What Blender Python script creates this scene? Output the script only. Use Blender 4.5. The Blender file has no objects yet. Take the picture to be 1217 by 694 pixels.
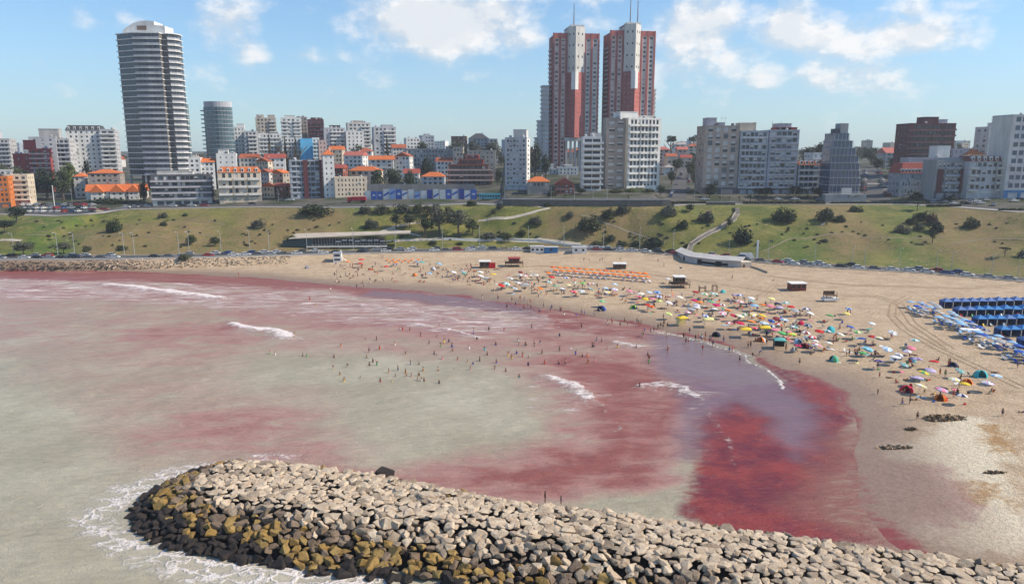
import bpy, bmesh, math, random
import numpy as np
from mathutils import Vector, Matrix
random.seed(7)
rnd = random.Random(11)
R = math.radians
S = bpy.context.scene
C = S.collection
# ------------------------------------------------------------ camera
CAMZ, PITCH, FOC = 48.0, R(10.9), 869.0
cam = bpy.data.cameras.new('camera')
cam.lens = 36.0 * FOC / 1217.0
cam.sensor_width = 36.0
cam.clip_start, cam.clip_end = 0.5, 30000
camo = bpy.data.objects.new('camera', cam)
C.objects.link(camo)
camo.location = (0, 0, CAMZ)
camo.rotation_euler = (math.pi / 2 - PITCH, 0, 0)
S.camera = camo
# ------------------------------------------------------------ sun, sky, exposure
SUN_EL, SUN_AZ = R(40), R(-4)          # azimuth from +X (right) towards +Y (inland)
sd = Vector((math.cos(SUN_EL) * math.cos(SUN_AZ), math.cos(SUN_EL) * math.sin(SUN_AZ), math.sin(SUN_EL)))
sl = bpy.data.lights.new('sun', 'SUN')
sl.energy, sl.angle, sl.color = 4.8, R(0.53), (1.0, 0.89, 0.74)
so = bpy.data.objects.new('sun', sl)
C.objects.link(so)
so.rotation_euler = sd.to_track_quat('Z', 'Y').to_euler()
S.view_settings.view_transform = 'Standard'
S.view_settings.look = 'None'
S.view_settings.exposure = 0.3
S.view_settings.gamma = 1.0
SKY_STRENGTH = 0.14
HAZE = 0.00016

CP, SP = math.cos(PITCH), math.sin(PITCH)
def ray(px, py):
    u, v = (px - 608.5) / FOC, (py - 347.0) / FOC
    return np.array([u, CP - v * SP, -SP - v * CP])
def onz(px, py, z=0.0):                # point of the sight line through a pixel at height z
    d = ray(px, py)
    t = (z - CAMZ) / d[2]
    return np.array([d[0] * t, d[1] * t, z])
def onY(px, py, Y):                    # ... at distance Y
    d = ray(px, py)
    t = Y / d[1]
    return np.array([d[0] * t, Y, CAMZ + d[2] * t])
def topx(x, y, z):                     # world point to photo pixel (for labels only)
    q = y * CP - (z - CAMZ) * SP
    w = y * SP + (z - CAMZ) * CP
    return 608.5 + FOC * x / q, 347.0 - FOC * w / q

# ------------------------------------------------------------ world: sky with clouds
def build_world():
    w = bpy.data.worlds.new('World')
    S.world = w
    w.use_nodes = True
    nt = w.node_tree
    N, L = nt.nodes, nt.links
    N.clear()
    out = N.new('ShaderNodeOutputWorld')
    bg = N.new('ShaderNodeBackground')
    bg.inputs['Strength'].default_value = SKY_STRENGTH
    L.new(bg.outputs[0], out.inputs[0])
    sky = N.new('ShaderNodeTexSky')
    sky.sky_type = 'NISHITA'
    sky.sun_disc = False
    sky.sun_elevation = SUN_EL
    sky.sun_rotation = R(90) - SUN_AZ
    sky.air_density, sky.dust_density, sky.ozone_density = 1.0, .35, 1.6
    sky.altitude = 20
    tc = N.new('ShaderNodeTexCoord')
    def math_(op, a, b=None, c=None, clamp=False):
        m = N.new('ShaderNodeMath'); m.operation = op; m.use_clamp = clamp
        for i, v in enumerate((a, b, c)):
            if v is None: continue
            if isinstance(v, (int, float)): m.inputs[i].default_value = v
            else: L.new(v, m.inputs[i])
        return m.outputs[0]
    sep = N.new('ShaderNodeSeparateXYZ')
    L.new(tc.outputs['Generated'], sep.inputs[0])
    X, Y, Z = sep.outputs
    az = math_('ARCTAN2', X, Y)
    el = math_('ARCSINE', Z)
    cmb = N.new('ShaderNodeCombineXYZ')
    L.new(az, cmb.inputs[0]); L.new(math_('MULTIPLY', el, 1.5), cmb.inputs[1])
    def noise(vec, scale, det, rough):
        n = N.new('ShaderNodeTexNoise')
        n.inputs['Scale'].default_value = scale; n.inputs['Detail'].default_value = det
        n.inputs['Roughness'].default_value = rough
        L.new(vec, n.inputs['Vector'])
        return n.outputs[0]
    off = N.new('ShaderNodeVectorMath'); off.operation = 'ADD'
    L.new(cmb.outputs[0], off.inputs[0]); off.inputs[1].default_value = (0.012, 0.022, 0)
    n1 = noise(cmb.outputs[0], 13.0, 9, 0.6)
    n2 = noise(off.outputs[0], 13.0, 9, 0.6)
    # clouds that stand in view: centre and half size in photo pixels, weight
    blobs = [(530, 28, 95, 34, .5), (470, 12, 60, 24, .3), (600, 46, 50, 15, .33), (262, 34, 40, 46, .24), (295, 62, 26, 14, .25), (238, 8, 20, 18, .2),
             (160, 24, 22, 16, .2), (100, 26, 28, 12, .16), (370, 66, 26, 9, .24), (412, 67, 16, 7, .2), (566, 92, 20, 14, .2),
             (820, 34, 55, 45, .4), (800, 84, 48, 28, .26), (870, 66, 50, 26, .3), (935, 36, 45, 30, .42), (1000, 46, 62, 26, .38),
             (1075, 42, 60, 20, .38), (1085, 12, 24, 22, .3), (970, 90, 44, 22, .3), (1050, 96, 54, 22, .28), (900, 88, 60, 22, .26), (1165, 2, 60, 8, .26), (640, -6, 110, 11, .3),
             (710, 88, 60, 14, .08), (880, 100, 90, 22, .1), (690, 50, 40, 26, .12), (1200, 95, 40, 20, .12), (450, -70, 260, 34, .3), (980, -90, 260, 36, .3)]
    tot = None
    for (px, py, rx, ry, wt) in blobs:
        d = ray(px, py); d = d / np.linalg.norm(d)
        a0, e0 = math.atan2(d[0], d[1]), math.asin(d[2])
        sa, se = rx / FOC * math.cos(a0) ** 2, ry / FOC
        u = math_('MULTIPLY', math_('SUBTRACT', az, a0), 1 / sa)
        v = math_('MULTIPLY', math_('SUBTRACT', el, e0), 1 / se)
        q = math_('ADD', math_('MULTIPLY', u, u), math_('MULTIPLY', v, v))
        g = math_('MULTIPLY', math_('EXPONENT', math_('MULTIPLY', q, -0.8)), wt)
        tot = g if tot is None else math_('MAXIMUM', tot, g)
    # outside the frame the same broken cumulus goes on
    nb = noise(cmb.outputs[0], 2.6, 3, 0.5)
    front = math_('MULTIPLY', math_('GREATER_THAN', Y, 0.72), math_('LESS_THAN', Z, 0.22))
    gen = math_('MULTIPLY', math_('SUBTRACT', nb, 0.5), 1.1, clamp=True)
    gen = math_('MULTIPLY', gen, math_('SUBTRACT', 1.0, front))
    tot = math_('MAXIMUM', tot, gen)
    def dens(n):
        s = math_('ADD', n, tot)
        m = N.new('ShaderNodeMapRange'); m.interpolation_type = 'SMOOTHSTEP'
        m.inputs['From Min'].default_value = 0.56; m.inputs['From Max'].default_value = 0.90
        L.new(s, m.inputs['Value'])
        return m.outputs[0]
    d1, d2 = dens(n1), dens(n2)
    lit = math_('ADD', math_('MULTIPLY', math_('SUBTRACT', d1, d2), 2.4), 0.46, clamp=True)
    ramp = N.new('ShaderNodeMix'); ramp.data_type = 'RGBA'
    L.new(lit, ramp.inputs['Factor'])
    ramp.inputs[6].default_value = (4.3, 4.6, 4.9, 1)
    ramp.inputs[7].default_value = (6.2, 6.05, 5.9, 1)
    mx = N.new('ShaderNodeMix'); mx.data_type = 'RGBA'
    L.new(math_('MULTIPLY', d1, 0.9), mx.inputs['Factor'])
    tint = N.new('ShaderNodeMix'); tint.data_type = 'RGBA'; tint.blend_type = 'MULTIPLY'
    tint.inputs['Factor'].default_value = 1.0
    L.new(sky.outputs[0], tint.inputs[6]); tint.inputs[7].default_value = (0.64, 0.85, 1.0, 1)
    hzm = N.new('ShaderNodeMix'); hzm.data_type = 'RGBA'      # pale air near the horizon, all the way round
    L.new(math_('MULTIPLY', math_('EXPONENT', math_('MULTIPLY', math_('MAXIMUM', Z, 0.0), -9.0)), 0.66), hzm.inputs['Factor'])
    L.new(tint.outputs[2], hzm.inputs[6]); hzm.inputs[7].default_value = (2.6, 3.2, 3.85, 1)
    L.new(hzm.outputs[2], mx.inputs[6]); L.new(ramp.outputs[2], mx.inputs[7])
    L.new(mx.outputs[2], bg.inputs['Color'])
build_world()

# ------------------------------------------------------------ helpers
def vnoise(x, y, s=1.0, seed=0):
    x = np.asarray(x, float) * s; y = np.asarray(y, float) * s
    xi, yi = np.floor(x), np.floor(y)
    fx, fy = x - xi, y - yi
    fx = fx * fx * (3 - 2 * fx); fy = fy * fy * (3 - 2 * fy)
    def h(a, b):
        v = np.sin(a * 127.1 + b * 311.7 + seed * 74.7) * 43758.5453
        return v - np.floor(v)
    return (h(xi, yi) * (1 - fx) + h(xi + 1, yi) * fx) * (1 - fy) + (h(xi, yi + 1) * (1 - fx) + h(xi + 1, yi + 1) * fx) * fy
def fbm(x, y, s, o=4, seed=0):
    v, a, t = 0, .5, 0
    for i in range(o):
        v = v + a * vnoise(x, y, s * 2 ** i, seed + i); t += a; a *= .5
    return v / t
def sstep(a, b, x):
    t = np.clip((np.asarray(x, float) - a) / (b - a), 0, 1)
    return t * t * (3 - 2 * t)

class MB:
    """collects faces and builds ONE mesh object"""
    def __init__(s): s.v, s.f, s.m = [], [], []
    def add(s, vs, fs, m=0):
        o = len(s.v)
        s.v += [tuple(p) for p in vs]
        s.f += [tuple(i + o for i in f) for f in fs]
        s.m += [m] * len(fs)
    def quad(s, a, b, c, d, m=0): s.add([a, b, c, d], [(0, 1, 2, 3)], m)
    def box(s, x0, x1, y0, y1, z0, z1, m=0, rz=0.0, c=(0, 0)):
        vs = [(x, y, z) for z in (z0, z1) for y in (y0, y1) for x in (x0, x1)]
        if rz:
            ca, sa = math.cos(rz), math.sin(rz)
            vs = [(c[0] + (x - c[0]) * ca - (y - c[1]) * sa, c[1] + (x - c[0]) * sa + (y - c[1]) * ca, z) for x, y, z in vs]
        s.add(vs, [(0, 2, 3, 1), (4, 5, 7, 6), (0, 1, 5, 4), (2, 6, 7, 3), (0, 4, 6, 2), (1, 3, 7, 5)], m)
    def tube(s, a, b, r0, r1, n=6, m=0, cap=True):
        a, b = Vector(a), Vector(b)
        d = (b - a).normalized()
        u = d.orthogonal().normalized(); w = d.cross(u)
        vs = []
        for p, r in ((a, r0), (b, r1)):
            for i in range(n):
                t = 2 * math.pi * i / n
                vs.append(tuple(p + (u * math.cos(t) + w * math.sin(t)) * r))
        fs = [(i, (i + 1) % n, n + (i + 1) % n, n + i) for i in range(n)]
        if cap: fs += [tuple(range(n - 1, -1, -1)), tuple(range(n, 2 * n))]
        s.add(vs, fs, m)
    def prism(s, poly, z0, z1, m=0, top=None):
        n = len(poly)
        tp = top or poly
        s.add([(x, y, z0) for x, y in poly] + [(x, y, z1) for x, y in tp],
              [(i, (i + 1) % n, n + (i + 1) % n, n + i) for i in range(n)] + [tuple(range(n - 1, -1, -1)), tuple(range(n, 2 * n))], m)
    def mesh(s, name, mats, smooth=False):
        me = bpy.data.meshes.new(name)
        me.from_pydata(s.v, [], s.f)
        for mm in (mats if isinstance(mats, (list, tuple)) else [mats]): me.materials.append(mm)
        if any(s.m): me.polygons.foreach_set('material_index', s.m)
        if smooth: me.polygons.foreach_set('use_smooth', [True] * len(s.f))
        me.update()
        return me
    def build(s, name, mats, parent=None, loc=None, smooth=False, kind=None):
        return link(name, s.mesh(name, mats, smooth), parent, loc, kind)

def link(name, me, parent=None, loc=None, kind=None, rz=0.0, mat_=None, scale=None):
    o = bpy.data.objects.new(name, me)
    C.objects.link(o)
    if parent: o.parent = parent
    if loc is not None: o.location = loc
    if rz: o.rotation_euler.z = rz
    if scale is not None: o.scale = scale if isinstance(scale, (tuple, list)) else (scale,) * 3
    if kind: o['kind'] = kind
    if mat_ is not None: omat(o, mat_)
    return o
def omat(o, m, i=0):                   # a material of its own on shared mesh data
    o.material_slots[i].link = 'OBJECT'
    o.material_slots[i].material = m
THINGS = []
def tag(o, label, cat, group=None, kind=None):
    o['label'] = label; o['category'] = cat
    if group: o['group'] = group
    if kind: o['kind'] = kind
    THINGS.append(o)
    return o
def thing(name, label, cat, loc=(0, 0, 0), rz=0.0, group=None):
    o = bpy.data.objects.new(name, None)
    C.objects.link(o)
    o.empty_display_size = .5
    o.location = loc; o.rotation_euler.z = rz
    return tag(o, label, cat, group)
KIDS = {}
def copy_tree(o, kids, loc, rz, label, group, scale=None):
    c = o.copy(); C.objects.link(c)
    c.location = loc; c.rotation_euler.z = rz
    if scale is not None: c.scale = scale
    out = []
    for k in kids:
        d = k.copy(); C.objects.link(d); d.parent = c; out.append(d)
    c['label'] = label
    if group: c['group'] = group
    THINGS.append(c)
    return c, out

MATS = {}
def mat(key, col, rough=.75, var=.18, scale=.6, bump=0.0, bscale=20.0, spec=.3, metal=0.0, streak=0.0):
    if key in MATS: return MATS[key]
    m = bpy.data.materials.new(key); m.use_nodes = True
    nt = m.node_tree; N, L = nt.nodes, nt.links
    b = N['Principled BSDF']
    b.inputs['Roughness'].default_value = rough
    b.inputs['Metallic'].default_value = metal
    b.inputs['Specular IOR Level'].default_value = spec
    g = N.new('ShaderNodeNewGeometry')
    n = N.new('ShaderNodeTexNoise'); n.inputs['Scale'].default_value = scale; n.inputs['Detail'].default_value = 5
    n.inputs['Roughness'].default_value = .65
    if streak:
        mp = N.new('ShaderNodeMapping'); mp.inputs['Scale'].default_value = (1, 1, streak)
        L.new(g.outputs['Position'], mp.inputs[0]); L.new(mp.outputs[0], n.inputs['Vector'])
    else: L.new(g.outputs['Position'], n.inputs['Vector'])
    r = N.new('ShaderNodeMapRange')
    r.inputs['From Min'].default_value = .3; r.inputs['From Max'].default_value = .7
    r.inputs['To Min'].default_value = 1 - var; r.inputs['To Max'].default_value = 1 + var * .6
    L.new(n.outputs[0], r.inputs['Value'])
    mx = N.new('ShaderNodeVectorMath'); mx.operation = 'SCALE'
    mx.inputs[0].default_value = col[:3]
    L.new(r.outputs[0], mx.inputs['Scale']); L.new(mx.outputs[0], b.inputs['Base Color'])
    if bump:
        nb = N.new('ShaderNodeTexNoise'); nb.inputs['Scale'].default_value = bscale; nb.inputs['Detail'].default_value = 4
        L.new(g.outputs['Position'], nb.inputs['Vector'])
        bp = N.new('ShaderNodeBump'); bp.inputs['Strength'].default_value = bump; bp.inputs['Distance'].default_value = .1
        L.new(nb.outputs[0], bp.inputs['Height']); L.new(bp.outputs[0], b.inputs['Normal'])
    MATS[key] = m
    return m
def srgb(r, g, b):
    f = lambda c: (c / 255 / 12.92) if c < 10 else ((c / 255 + .055) / 1.055) ** 2.4
    return (f(r), f(g), f(b))
GLASS = mat('window glass', (.02, .028, .036), rough=.12, var=.5, scale=.35, spec=.5)
GLASS2 = mat('bluish window glass', (.05, .08, .11), rough=.15, var=.4, scale=.3, spec=.6)
BLIND = mat('roller blind', (.55, .54, .52), rough=.7, var=.15)
ORD = lambda n: '%d%s' % (n, 'th' if 10 <= n % 100 <= 20 else {1: 'st', 2: 'nd', 3: 'rd'}.get(n % 10, 'th'))
# ------------------------------------------------------------ the lie of the land
def line(pts, z): return np.array([onz(a, b, z)[:2] for a, b in pts])
ROADZ = 4.0
R0 = line([(-250, 312), (0, 309), (150, 308), (330, 304), (450, 301), (560, 299), (640, 298), (760, 300), (870, 309), (960, 317), (1100, 325), (1217, 335), (1450, 356)], ROADZ)
R0 = np.vstack([[-2500, R0[0, 1] + 20], R0, [2500, R0[-1, 1] - 20]])
def r0y(X): return np.interp(X, R0[:, 0], R0[:, 1])
_tp = [(-200, 258), (0, 256), (60, 258), (100, 256), (140, 250), (200, 249), (300, 247), (400, 248), (500, 246), (560, 243), (600, 245), (700, 246), (795, 246), (830, 244), (900, 244), (1000, 244), (1080, 244), (1140, 247), (1217, 253), (1400, 258)]
_tz = np.interp([a for a, _ in _tp], [0, 150, 300, 500, 600, 800], [15, 16.5, 18, 19.5, 20.3, 21])
TT = np.array([onz(a, b, z)[:2] for (a, b), z in zip(_tp, _tz)])
TZX = TT[:, 0].copy()
def zt(X): return np.interp(X, TZX, _tz)
TT = np.vstack([[-2500, TT[0, 1] + 30], TT, [2500, TT[-1, 1] - 10]])
def ty(X): return np.interp(X, TT[:, 0], TT[:, 1])
SHORE = line([(-600, 327), (-200, 325), (0, 323), (100, 323), (200, 326), (300, 331), (380, 338), (450, 344), (520, 349), (560, 355), (620, 363), (700, 376), (760, 387), (820, 400), (870, 413), (920, 434), (965, 450), (997, 470), (1014, 492), (1020, 520), (1022, 560), (1024, 600), (1050, 640), (1120, 690), (1300, 800)], 0)
SHORE = np.vstack([[-3000, SHORE[0, 1] + 10], SHORE, [SHORE[-1, 0] + 60, -400]])
def polydist(x, y, P, closed=False):
    x = np.asarray(x, float); y = np.asarray(y, float)
    best = np.full(x.shape, 1e18); sg = np.zeros(x.shape)
    n = len(P)
    for i in range(n if closed else n - 1):
        a, b = P[i], P[(i + 1) % n]
        d = b - a
        L2 = d @ d
        t = np.clip(((x - a[0]) * d[0] + (y - a[1]) * d[1]) / L2, 0, 1)
        ex, ey = x - (a[0] + t * d[0]), y - (a[1] + t * d[1])
        q = ex * ex + ey * ey
        m = q < best
        best = np.where(m, q, best)
        sg = np.where(m, np.sign(d[0] * (y - a[1]) - d[1] * (x - a[0])), sg)
    return np.sqrt(best) * (1 if closed else sg)
def inside(x, y, P):
    r = np.zeros(np.shape(x), bool)
    n = len(P)
    for i in range(n):
        (x0, y0), (x1, y1) = P[i], P[(i + 1) % n]
        if y0 == y1: continue
        c = ((y0 > y) != (y1 > y)) & (x < (x1 - x0) * (y - y0) / (y1 - y0) + x0)
        r ^= c
    return r
def polymask(x, y, pix, soft, z=0.0):  # soft inside-mask of a patch outlined by sight lines on height z
    P = line(pix, z)
    d = polydist(x, y, P, True)
    d = np.where(inside(x, y, P), d, -d)
    return sstep(-soft, soft, d)
def beachz(X, Y):
    d = polydist(X, Y, SHORE) + (fbm(X, Y, .09, 3, 5) - .5) * 2.2
    z = np.where(d < 0, np.maximum(-4, d * .05), np.where(d < 45, d * .04, 1.8 + np.minimum((d - 45) * .018, 1.9)))
    return z, d
def rise(q):                            # the city hill behind the bluff
    return np.interp(q, [0, 22, 30, 70, 170, 330, 600, 900, 3000], [0, .4, 1.2, 4.0, 10, 17.5, 22, 23, 23])
WX0, WX1 = onz(597, 246, 20.3)[0], onz(795, 246, 21)[0]
def land(X, Y):
    X = np.asarray(X, float); Y = np.asarray(Y, float)
    zb, d = beachz(X, Y)
    r0, t0 = r0y(X), ty(X)
    q = Y - r0
    z = zb + (ROADZ - zb) * sstep(-5, -.6, q)
    f0 = r0 + 17
    s = (Y - f0) / np.maximum(t0 - f0, 5)
    sc = np.clip(s, 0, 1)
    bump = (fbm(X, Y, .035, 3, 9) - .5) * 4.2 + (fbm(X, Y, .011, 2, 3) - .5) * 5 + (fbm(X, Y, .11, 3, 19) - .5) * 1.6
    prof = .35 * sc + .65 * sc * sc * (3 - 2 * sc)
    ZT = zt(X)
    zbl = ROADZ + (ZT - ROADZ) * prof + bump * np.sin(np.pi * sc)
    z = np.where(q > 17, zbl, z)
    k = np.where((X > WX0) & (X < WX1), 2.6, 0.0) * sstep(.6, 2.6, Y - t0)
    und = (fbm(X, Y, .012, 3, 21) - .5) * 6 * sstep(40, 120, Y - t0)
    return np.where(Y > t0, ZT + rise(Y - t0) + k + und, z)
def hz(x, y): return float(land(np.array([x]), np.array([y]))[0])
def ground(px, py):                    # where a sight line meets the ground
    d = ray(px, py)
    t = np.concatenate([np.arange(50, 500, .5), np.arange(500, 1500, 2)])
    x, y, z = d[0] * t, d[1] * t, CAMZ + d[2] * t
    h = land(x, y)
    i = int(np.argmax(z < np.maximum(h, 0)))
    if i == 0: i = len(t) - 1
    return np.array([x[i], y[i], max(h[i], 0.0)])

def axis(parts):
    out = []
    for a, b, s in parts: out += list(np.arange(a, b, s))
    return np.array(out)
def grid_mesh(name, xs, ys, zf):
    X, Y = np.meshgrid(xs, ys)
    Z = zf(X, Y)
    nx, ny = len(xs), len(ys)
    me = bpy.data.meshes.new(name)
    co = np.stack([X, Y, Z], -1).reshape(-1, 3)
    i = np.arange(nx * ny).reshape(ny, nx)
    f = np.stack([i[:-1, :-1], i[:-1, 1:], i[1:, 1:], i[1:, :-1]], -1).reshape(-1, 4)
    me.vertices.add(len(co)); me.vertices.foreach_set('co', co.ravel())
    me.loops.add(f.size); me.loops.foreach_set('vertex_index', f.ravel().astype(np.int32))
    me.polygons.add(len(f)); me.polygons.foreach_set('loop_start', (np.arange(len(f)) * 4).astype(np.int32))
    me.update(calc_edges=True)
    me.polygons.foreach_set('use_smooth', np.ones(len(f), bool))
    return me, X.ravel(), Y.ravel(), Z.ravel()
def fattr(me, name, arr):
    a = me.attributes.new(name, 'FLOAT', 'POINT')
    a.data.foreach_set('value', np.asarray(arr, np.float32).ravel())

class NT:
    """small node-tree writer"""
    def __init__(s, name):
        s.m = bpy.data.materials.new(name); s.m.use_nodes = True
        s.N, s.L = s.m.node_tree.nodes, s.m.node_tree.links
        s.b = s.N['Principled BSDF']
        s.geo = s.N.new('ShaderNodeNewGeometry').outputs['Position']
    def at(s, n):
        a = s.N.new('ShaderNodeAttribute'); a.attribute_name = n
        return a.outputs['Fac']
    def noise(s, scale, det=5, rough=.6, vec=None, dist=0.0):
        n = s.N.new('ShaderNodeTexNoise')
        n.inputs['Scale'].default_value = scale; n.inputs['Detail'].default_value = det
        n.inputs['Roughness'].default_value = rough; n.inputs['Distortion'].default_value = dist
        s.L.new(vec or s.geo, n.inputs['Vector'])
        return n.outputs[0]
    def mapv(s, scale, rot=0.0):
        m = s.N.new('ShaderNodeMapping'); m.inputs['Scale'].default_value = scale; m.inputs['Rotation'].default_value = (0, 0, rot)
        s.L.new(s.geo, m.inputs[0])
        return m.outputs[0]
    def ma(s, op, a, b=None, clamp=False):
        m = s.N.new('ShaderNodeMath'); m.operation = op; m.use_clamp = clamp
        for i, v in enumerate((a, b)):
            if v is None: continue
            if isinstance(v, (int, float)): m.inputs[i].default_value = v
            else: s.L.new(v, m.inputs[i])
        return m.outputs[0]
    def ss(s, v, a, b, lo=0.0, hi=1.0):
        m = s.N.new('ShaderNodeMapRange'); m.interpolation_type = 'SMOOTHSTEP'
        for k, q in (('From Min', a), ('From Max', b), ('To Min', lo), ('To Max', hi)): m.inputs[k].default_value = q
        s.L.new(v, m.inputs['Value'])
        return m.outputs[0]
    def mix(s, f, a, b):
        m = s.N.new('ShaderNodeMix'); m.data_type = 'RGBA'
        for i, v in ((0, f), (6, a), (7, b)):
            if isinstance(v, (int, float)): m.inputs[i].default_value = v
            elif isinstance(v, tuple): m.inputs[i].default_value = (*v, 1)
            else: s.L.new(v, m.inputs[i])
        return m.outputs[2]
    def scale(s, c, f):
        m = s.N.new('ShaderNodeVectorMath'); m.operation = 'SCALE'
        s.L.new(c, m.inputs[0]); s.L.new(f, m.inputs['Scale'])
        return m.outputs[0]
    def bump(s, h, st, dist, prev=None):
        b = s.N.new('ShaderNodeBump'); b.inputs['Strength'].default_value = st; b.inputs['Distance'].default_value = dist
        s.L.new(h, b.inputs['Height'])
        if prev: s.L.new(prev, b.inputs['Normal'])
        return b.outputs[0]

def build_ground():
    xs = axis([(-7000, -1000, 500), (-1000, -300, 22), (-300, 300, 2.1), (300, 1000, 22), (1000, 7001, 500)])
    ys = axis([(-600, 30, 40), (30, 190, 1.2), (190, 460, 2.0), (460, 1000, 9), (1000, 2000, 60), (2000, 14001, 800)])
    me, X, Y, Z = grid_mesh('ground', xs, ys, land)
    wx, wy = X + (fbm(X, Y, .06, 4, 31) - .5) * 14, Y + (fbm(X, Y, .06, 4, 41) - .5) * 14
    _, d = beachz(X, Y)
    q = Y - r0y(X); t = Y - ty(X)
    fattr(me, 'grass', ((q > 12.5) & (t < 3)) * 1.0)
    fattr(me, 'town', sstep(1, 4, t))
    fattr(me, 'wet', 1 - sstep(2, 18, d + (fbm(X, Y, .05, 3, 8) - .5) * 10))
    red = (1 - sstep(-1, 5, d + (fbm(X, Y, .12, 4, 2) - .5) * 6)) * (1 - .4 * sstep(0, 1, polymask(X, Y, [(1005, 520), (1060, 510), (1090, 600), (1040, 632), (1000, 610)], 3)))
    red = np.maximum(red, .7 * polymask(wx, wy, [(1020, 560), (1060, 600), (1075, 650), (1000, 640)], 5))
    fattr(me, 'red', red)
    pink = polymask(wx, wy, [(1030, 480), (1060, 540), (1130, 560), (1180, 610), (1120, 640), (1040, 640), (1020, 580)], 6)
    fattr(me, 'pink', pink)
    pale = polymask(wx, wy, [(1075, 540), (1130, 500), (1185, 500), (1200, 560), (1217, 640), (1170, 655), (1090, 610), (1110, 570)], 6)
    pale = np.maximum(pale, polymask(wx, wy, [(1050, 520), (1110, 525), (1100, 545), (1030, 535)], 3))
    fattr(me, 'pale', pale)
    rust = np.maximum.reduce([polymask(wx, wy, p, 4) for p in ([(1160, 505), (1200, 520), (1210, 560), (1175, 550)], [(1130, 575), (1200, 585), (1215, 610), (1150, 605)], [(1090, 565), (1130, 600), (1110, 625), (1080, 600)])])
    fattr(me, 'rust', rust)
    dry = np.zeros_like(X)
    for pix in ([(640, 255), (790, 250), (790, 262), (720, 290), (650, 285)], [(300, 255), (430, 262), (380, 280), (250, 275)], [(80, 268), (260, 262), (300, 285), (100, 280)],
                [(1120, 262), (1217, 265), (1217, 300), (1150, 290), (1100, 282)], [(940, 262), (1010, 262), (1060, 280), (1000, 285)]):
        dry = np.maximum(dry, polymask(wx, wy, pix, 7, 13))
    fattr(me, 'dry', dry)
    lush = np.zeros_like(X)
    for pix in ([(30, 262), (100, 255), (95, 285), (20, 290)], [(700, 285), (760, 258), (780, 300), (690, 300)], [(40, 290), (140, 288), (330, 292), (330, 300), (40, 302)],
                [(850, 285), (960, 275), (980, 305), (860, 300)], [(1080, 250), (1160, 250), (1100, 285), (1060, 300)], [(410, 248), (440, 250), (430, 275), (415, 262)]):
        lush = np.maximum(lush, polymask(wx, wy, pix, 6, 12))
    fattr(me, 'lush', lush)
    g = NT('ground')
    big, med, fine = g.noise(.035, 5, .6), g.noise(.22, 6, .65), g.noise(2.2, 5, .7)
    # sand
    sand = g.mix(g.ss(med, .3, .7), (.43, .31, .20), (.55, .415, .275))
    sand = g.mix(g.ss(g.noise(.8, 6, .7, g.mapv((.3, 1, 1), .25)), .58, .76, 0, .35), sand, (.25, .18, .115))
    trk = g.noise(1.0, 3, .6, g.mapv((.06, .9, 1), -.18))
    sand = g.mix(g.ss(trk, .58, .68, 0, .3), sand, (.22, .16, .105))
    bl = g.ma('ADD', g.at('pale'), g.ma('MULTIPLY', g.ma('SUBTRACT', med, .5), 1.3))
    sand = g.mix(g.ss(bl, .25, .7, 0, .95), sand, (.66, .57, .42))
    rs = g.ma('ADD', g.at('rust'), g.ma('MULTIPLY', g.ma('SUBTRACT', g.noise(.5, 7, .75), .5), 2.0))
    sand = g.mix(g.ss(rs, .4, .95, 0, .85), sand, (.36, .19, .06))
    pk = g.ma('ADD', g.at('pink'), g.ma('MULTIPLY', g.ma('SUBTRACT', g.noise(.35, 6, .7), .5), 1.6))
    sand = g.mix(g.ss(pk, .3, .85, 0, .75), sand, (.40, .21, .19))
    wet = g.at('wet')
    sand = g.mix(g.ma('MULTIPLY', wet, .85), sand, (.225, .152, .105))
    rd = g.ma('ADD', g.at('red'), g.ma('MULTIPLY', g.ma('SUBTRACT', g.noise(.6, 6, .7, g.mapv((.35, 1, 1), .3)), .5), 1.4))
    sand = g.mix(g.ss(rd, .4, .95, 0, .9), sand, (.22, .035, .035))
    # grass
    gn = g.noise(.09, 6, .7)
    gr = g.mix(g.ss(gn, .35, .65), (.085, .11, .018), (.20, .185, .04))
    gr = g.mix(g.ma('MULTIPLY', g.at('lush'), g.ss(med, .2, .6, .25, .8)), gr, (.062, .12, .014))
    gr = g.mix(g.ma('MULTIPLY', g.at('dry'), g.ss(med, .3, .62, .35, .95)), gr, (.225, .155, .07))
    gr = g.mix(g.ss(g.noise(.45, 6, .75), .54, .68, 0, .62), gr, (.05, .058, .016))
    gr = g.mix(g.ss(g.noise(.16, 7, .75, g.mapv((.6, 1.6, 1), .2)), .52, .66, 0, .7), gr, (.24, .18, .085))
    gr = g.mix(g.ss(big, .54, .68, 0, .6), gr, (.20, .145, .06))
    town = g.mix(g.ss(g.noise(.05, 4, .6), .4, .6), (.04, .052, .02), (.115, .105, .088))
    col = g.mix(g.at('grass'), sand, gr)
    col = g.mix(g.at('town'), col, town)
    foot = g.noise(1.6, 3, .8)
    col = g.scale(col, g.ss(foot, .3, .6, .86, 1.04))
    col = g.scale(col, g.ss(fine, .25, .75, .76, 1.18))
    g.L.new(col, g.b.inputs['Base Color'])
    g.L.new(g.ma('SUBTRACT', .9, g.ma('MULTIPLY', wet, .45)), g.b.inputs['Roughness'])
    g.b.inputs['Specular IOR Level'].default_value = .3
    dryf = g.ma('SUBTRACT', 1.0, g.ma('MULTIPLY', wet, .9))
    h = g.ma('ADD', g.ma('MULTIPLY', g.noise(1.1, 5, .75), 1.0), g.ma('MULTIPLY', g.noise(5, 3, .6), .3))
    g.L.new(g.bump(g.ma('MULTIPLY', h, dryf), .8, .5), g.b.inputs['Normal'])
    me.materials.append(g.m)
    link('ground', me, kind='structure')

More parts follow.
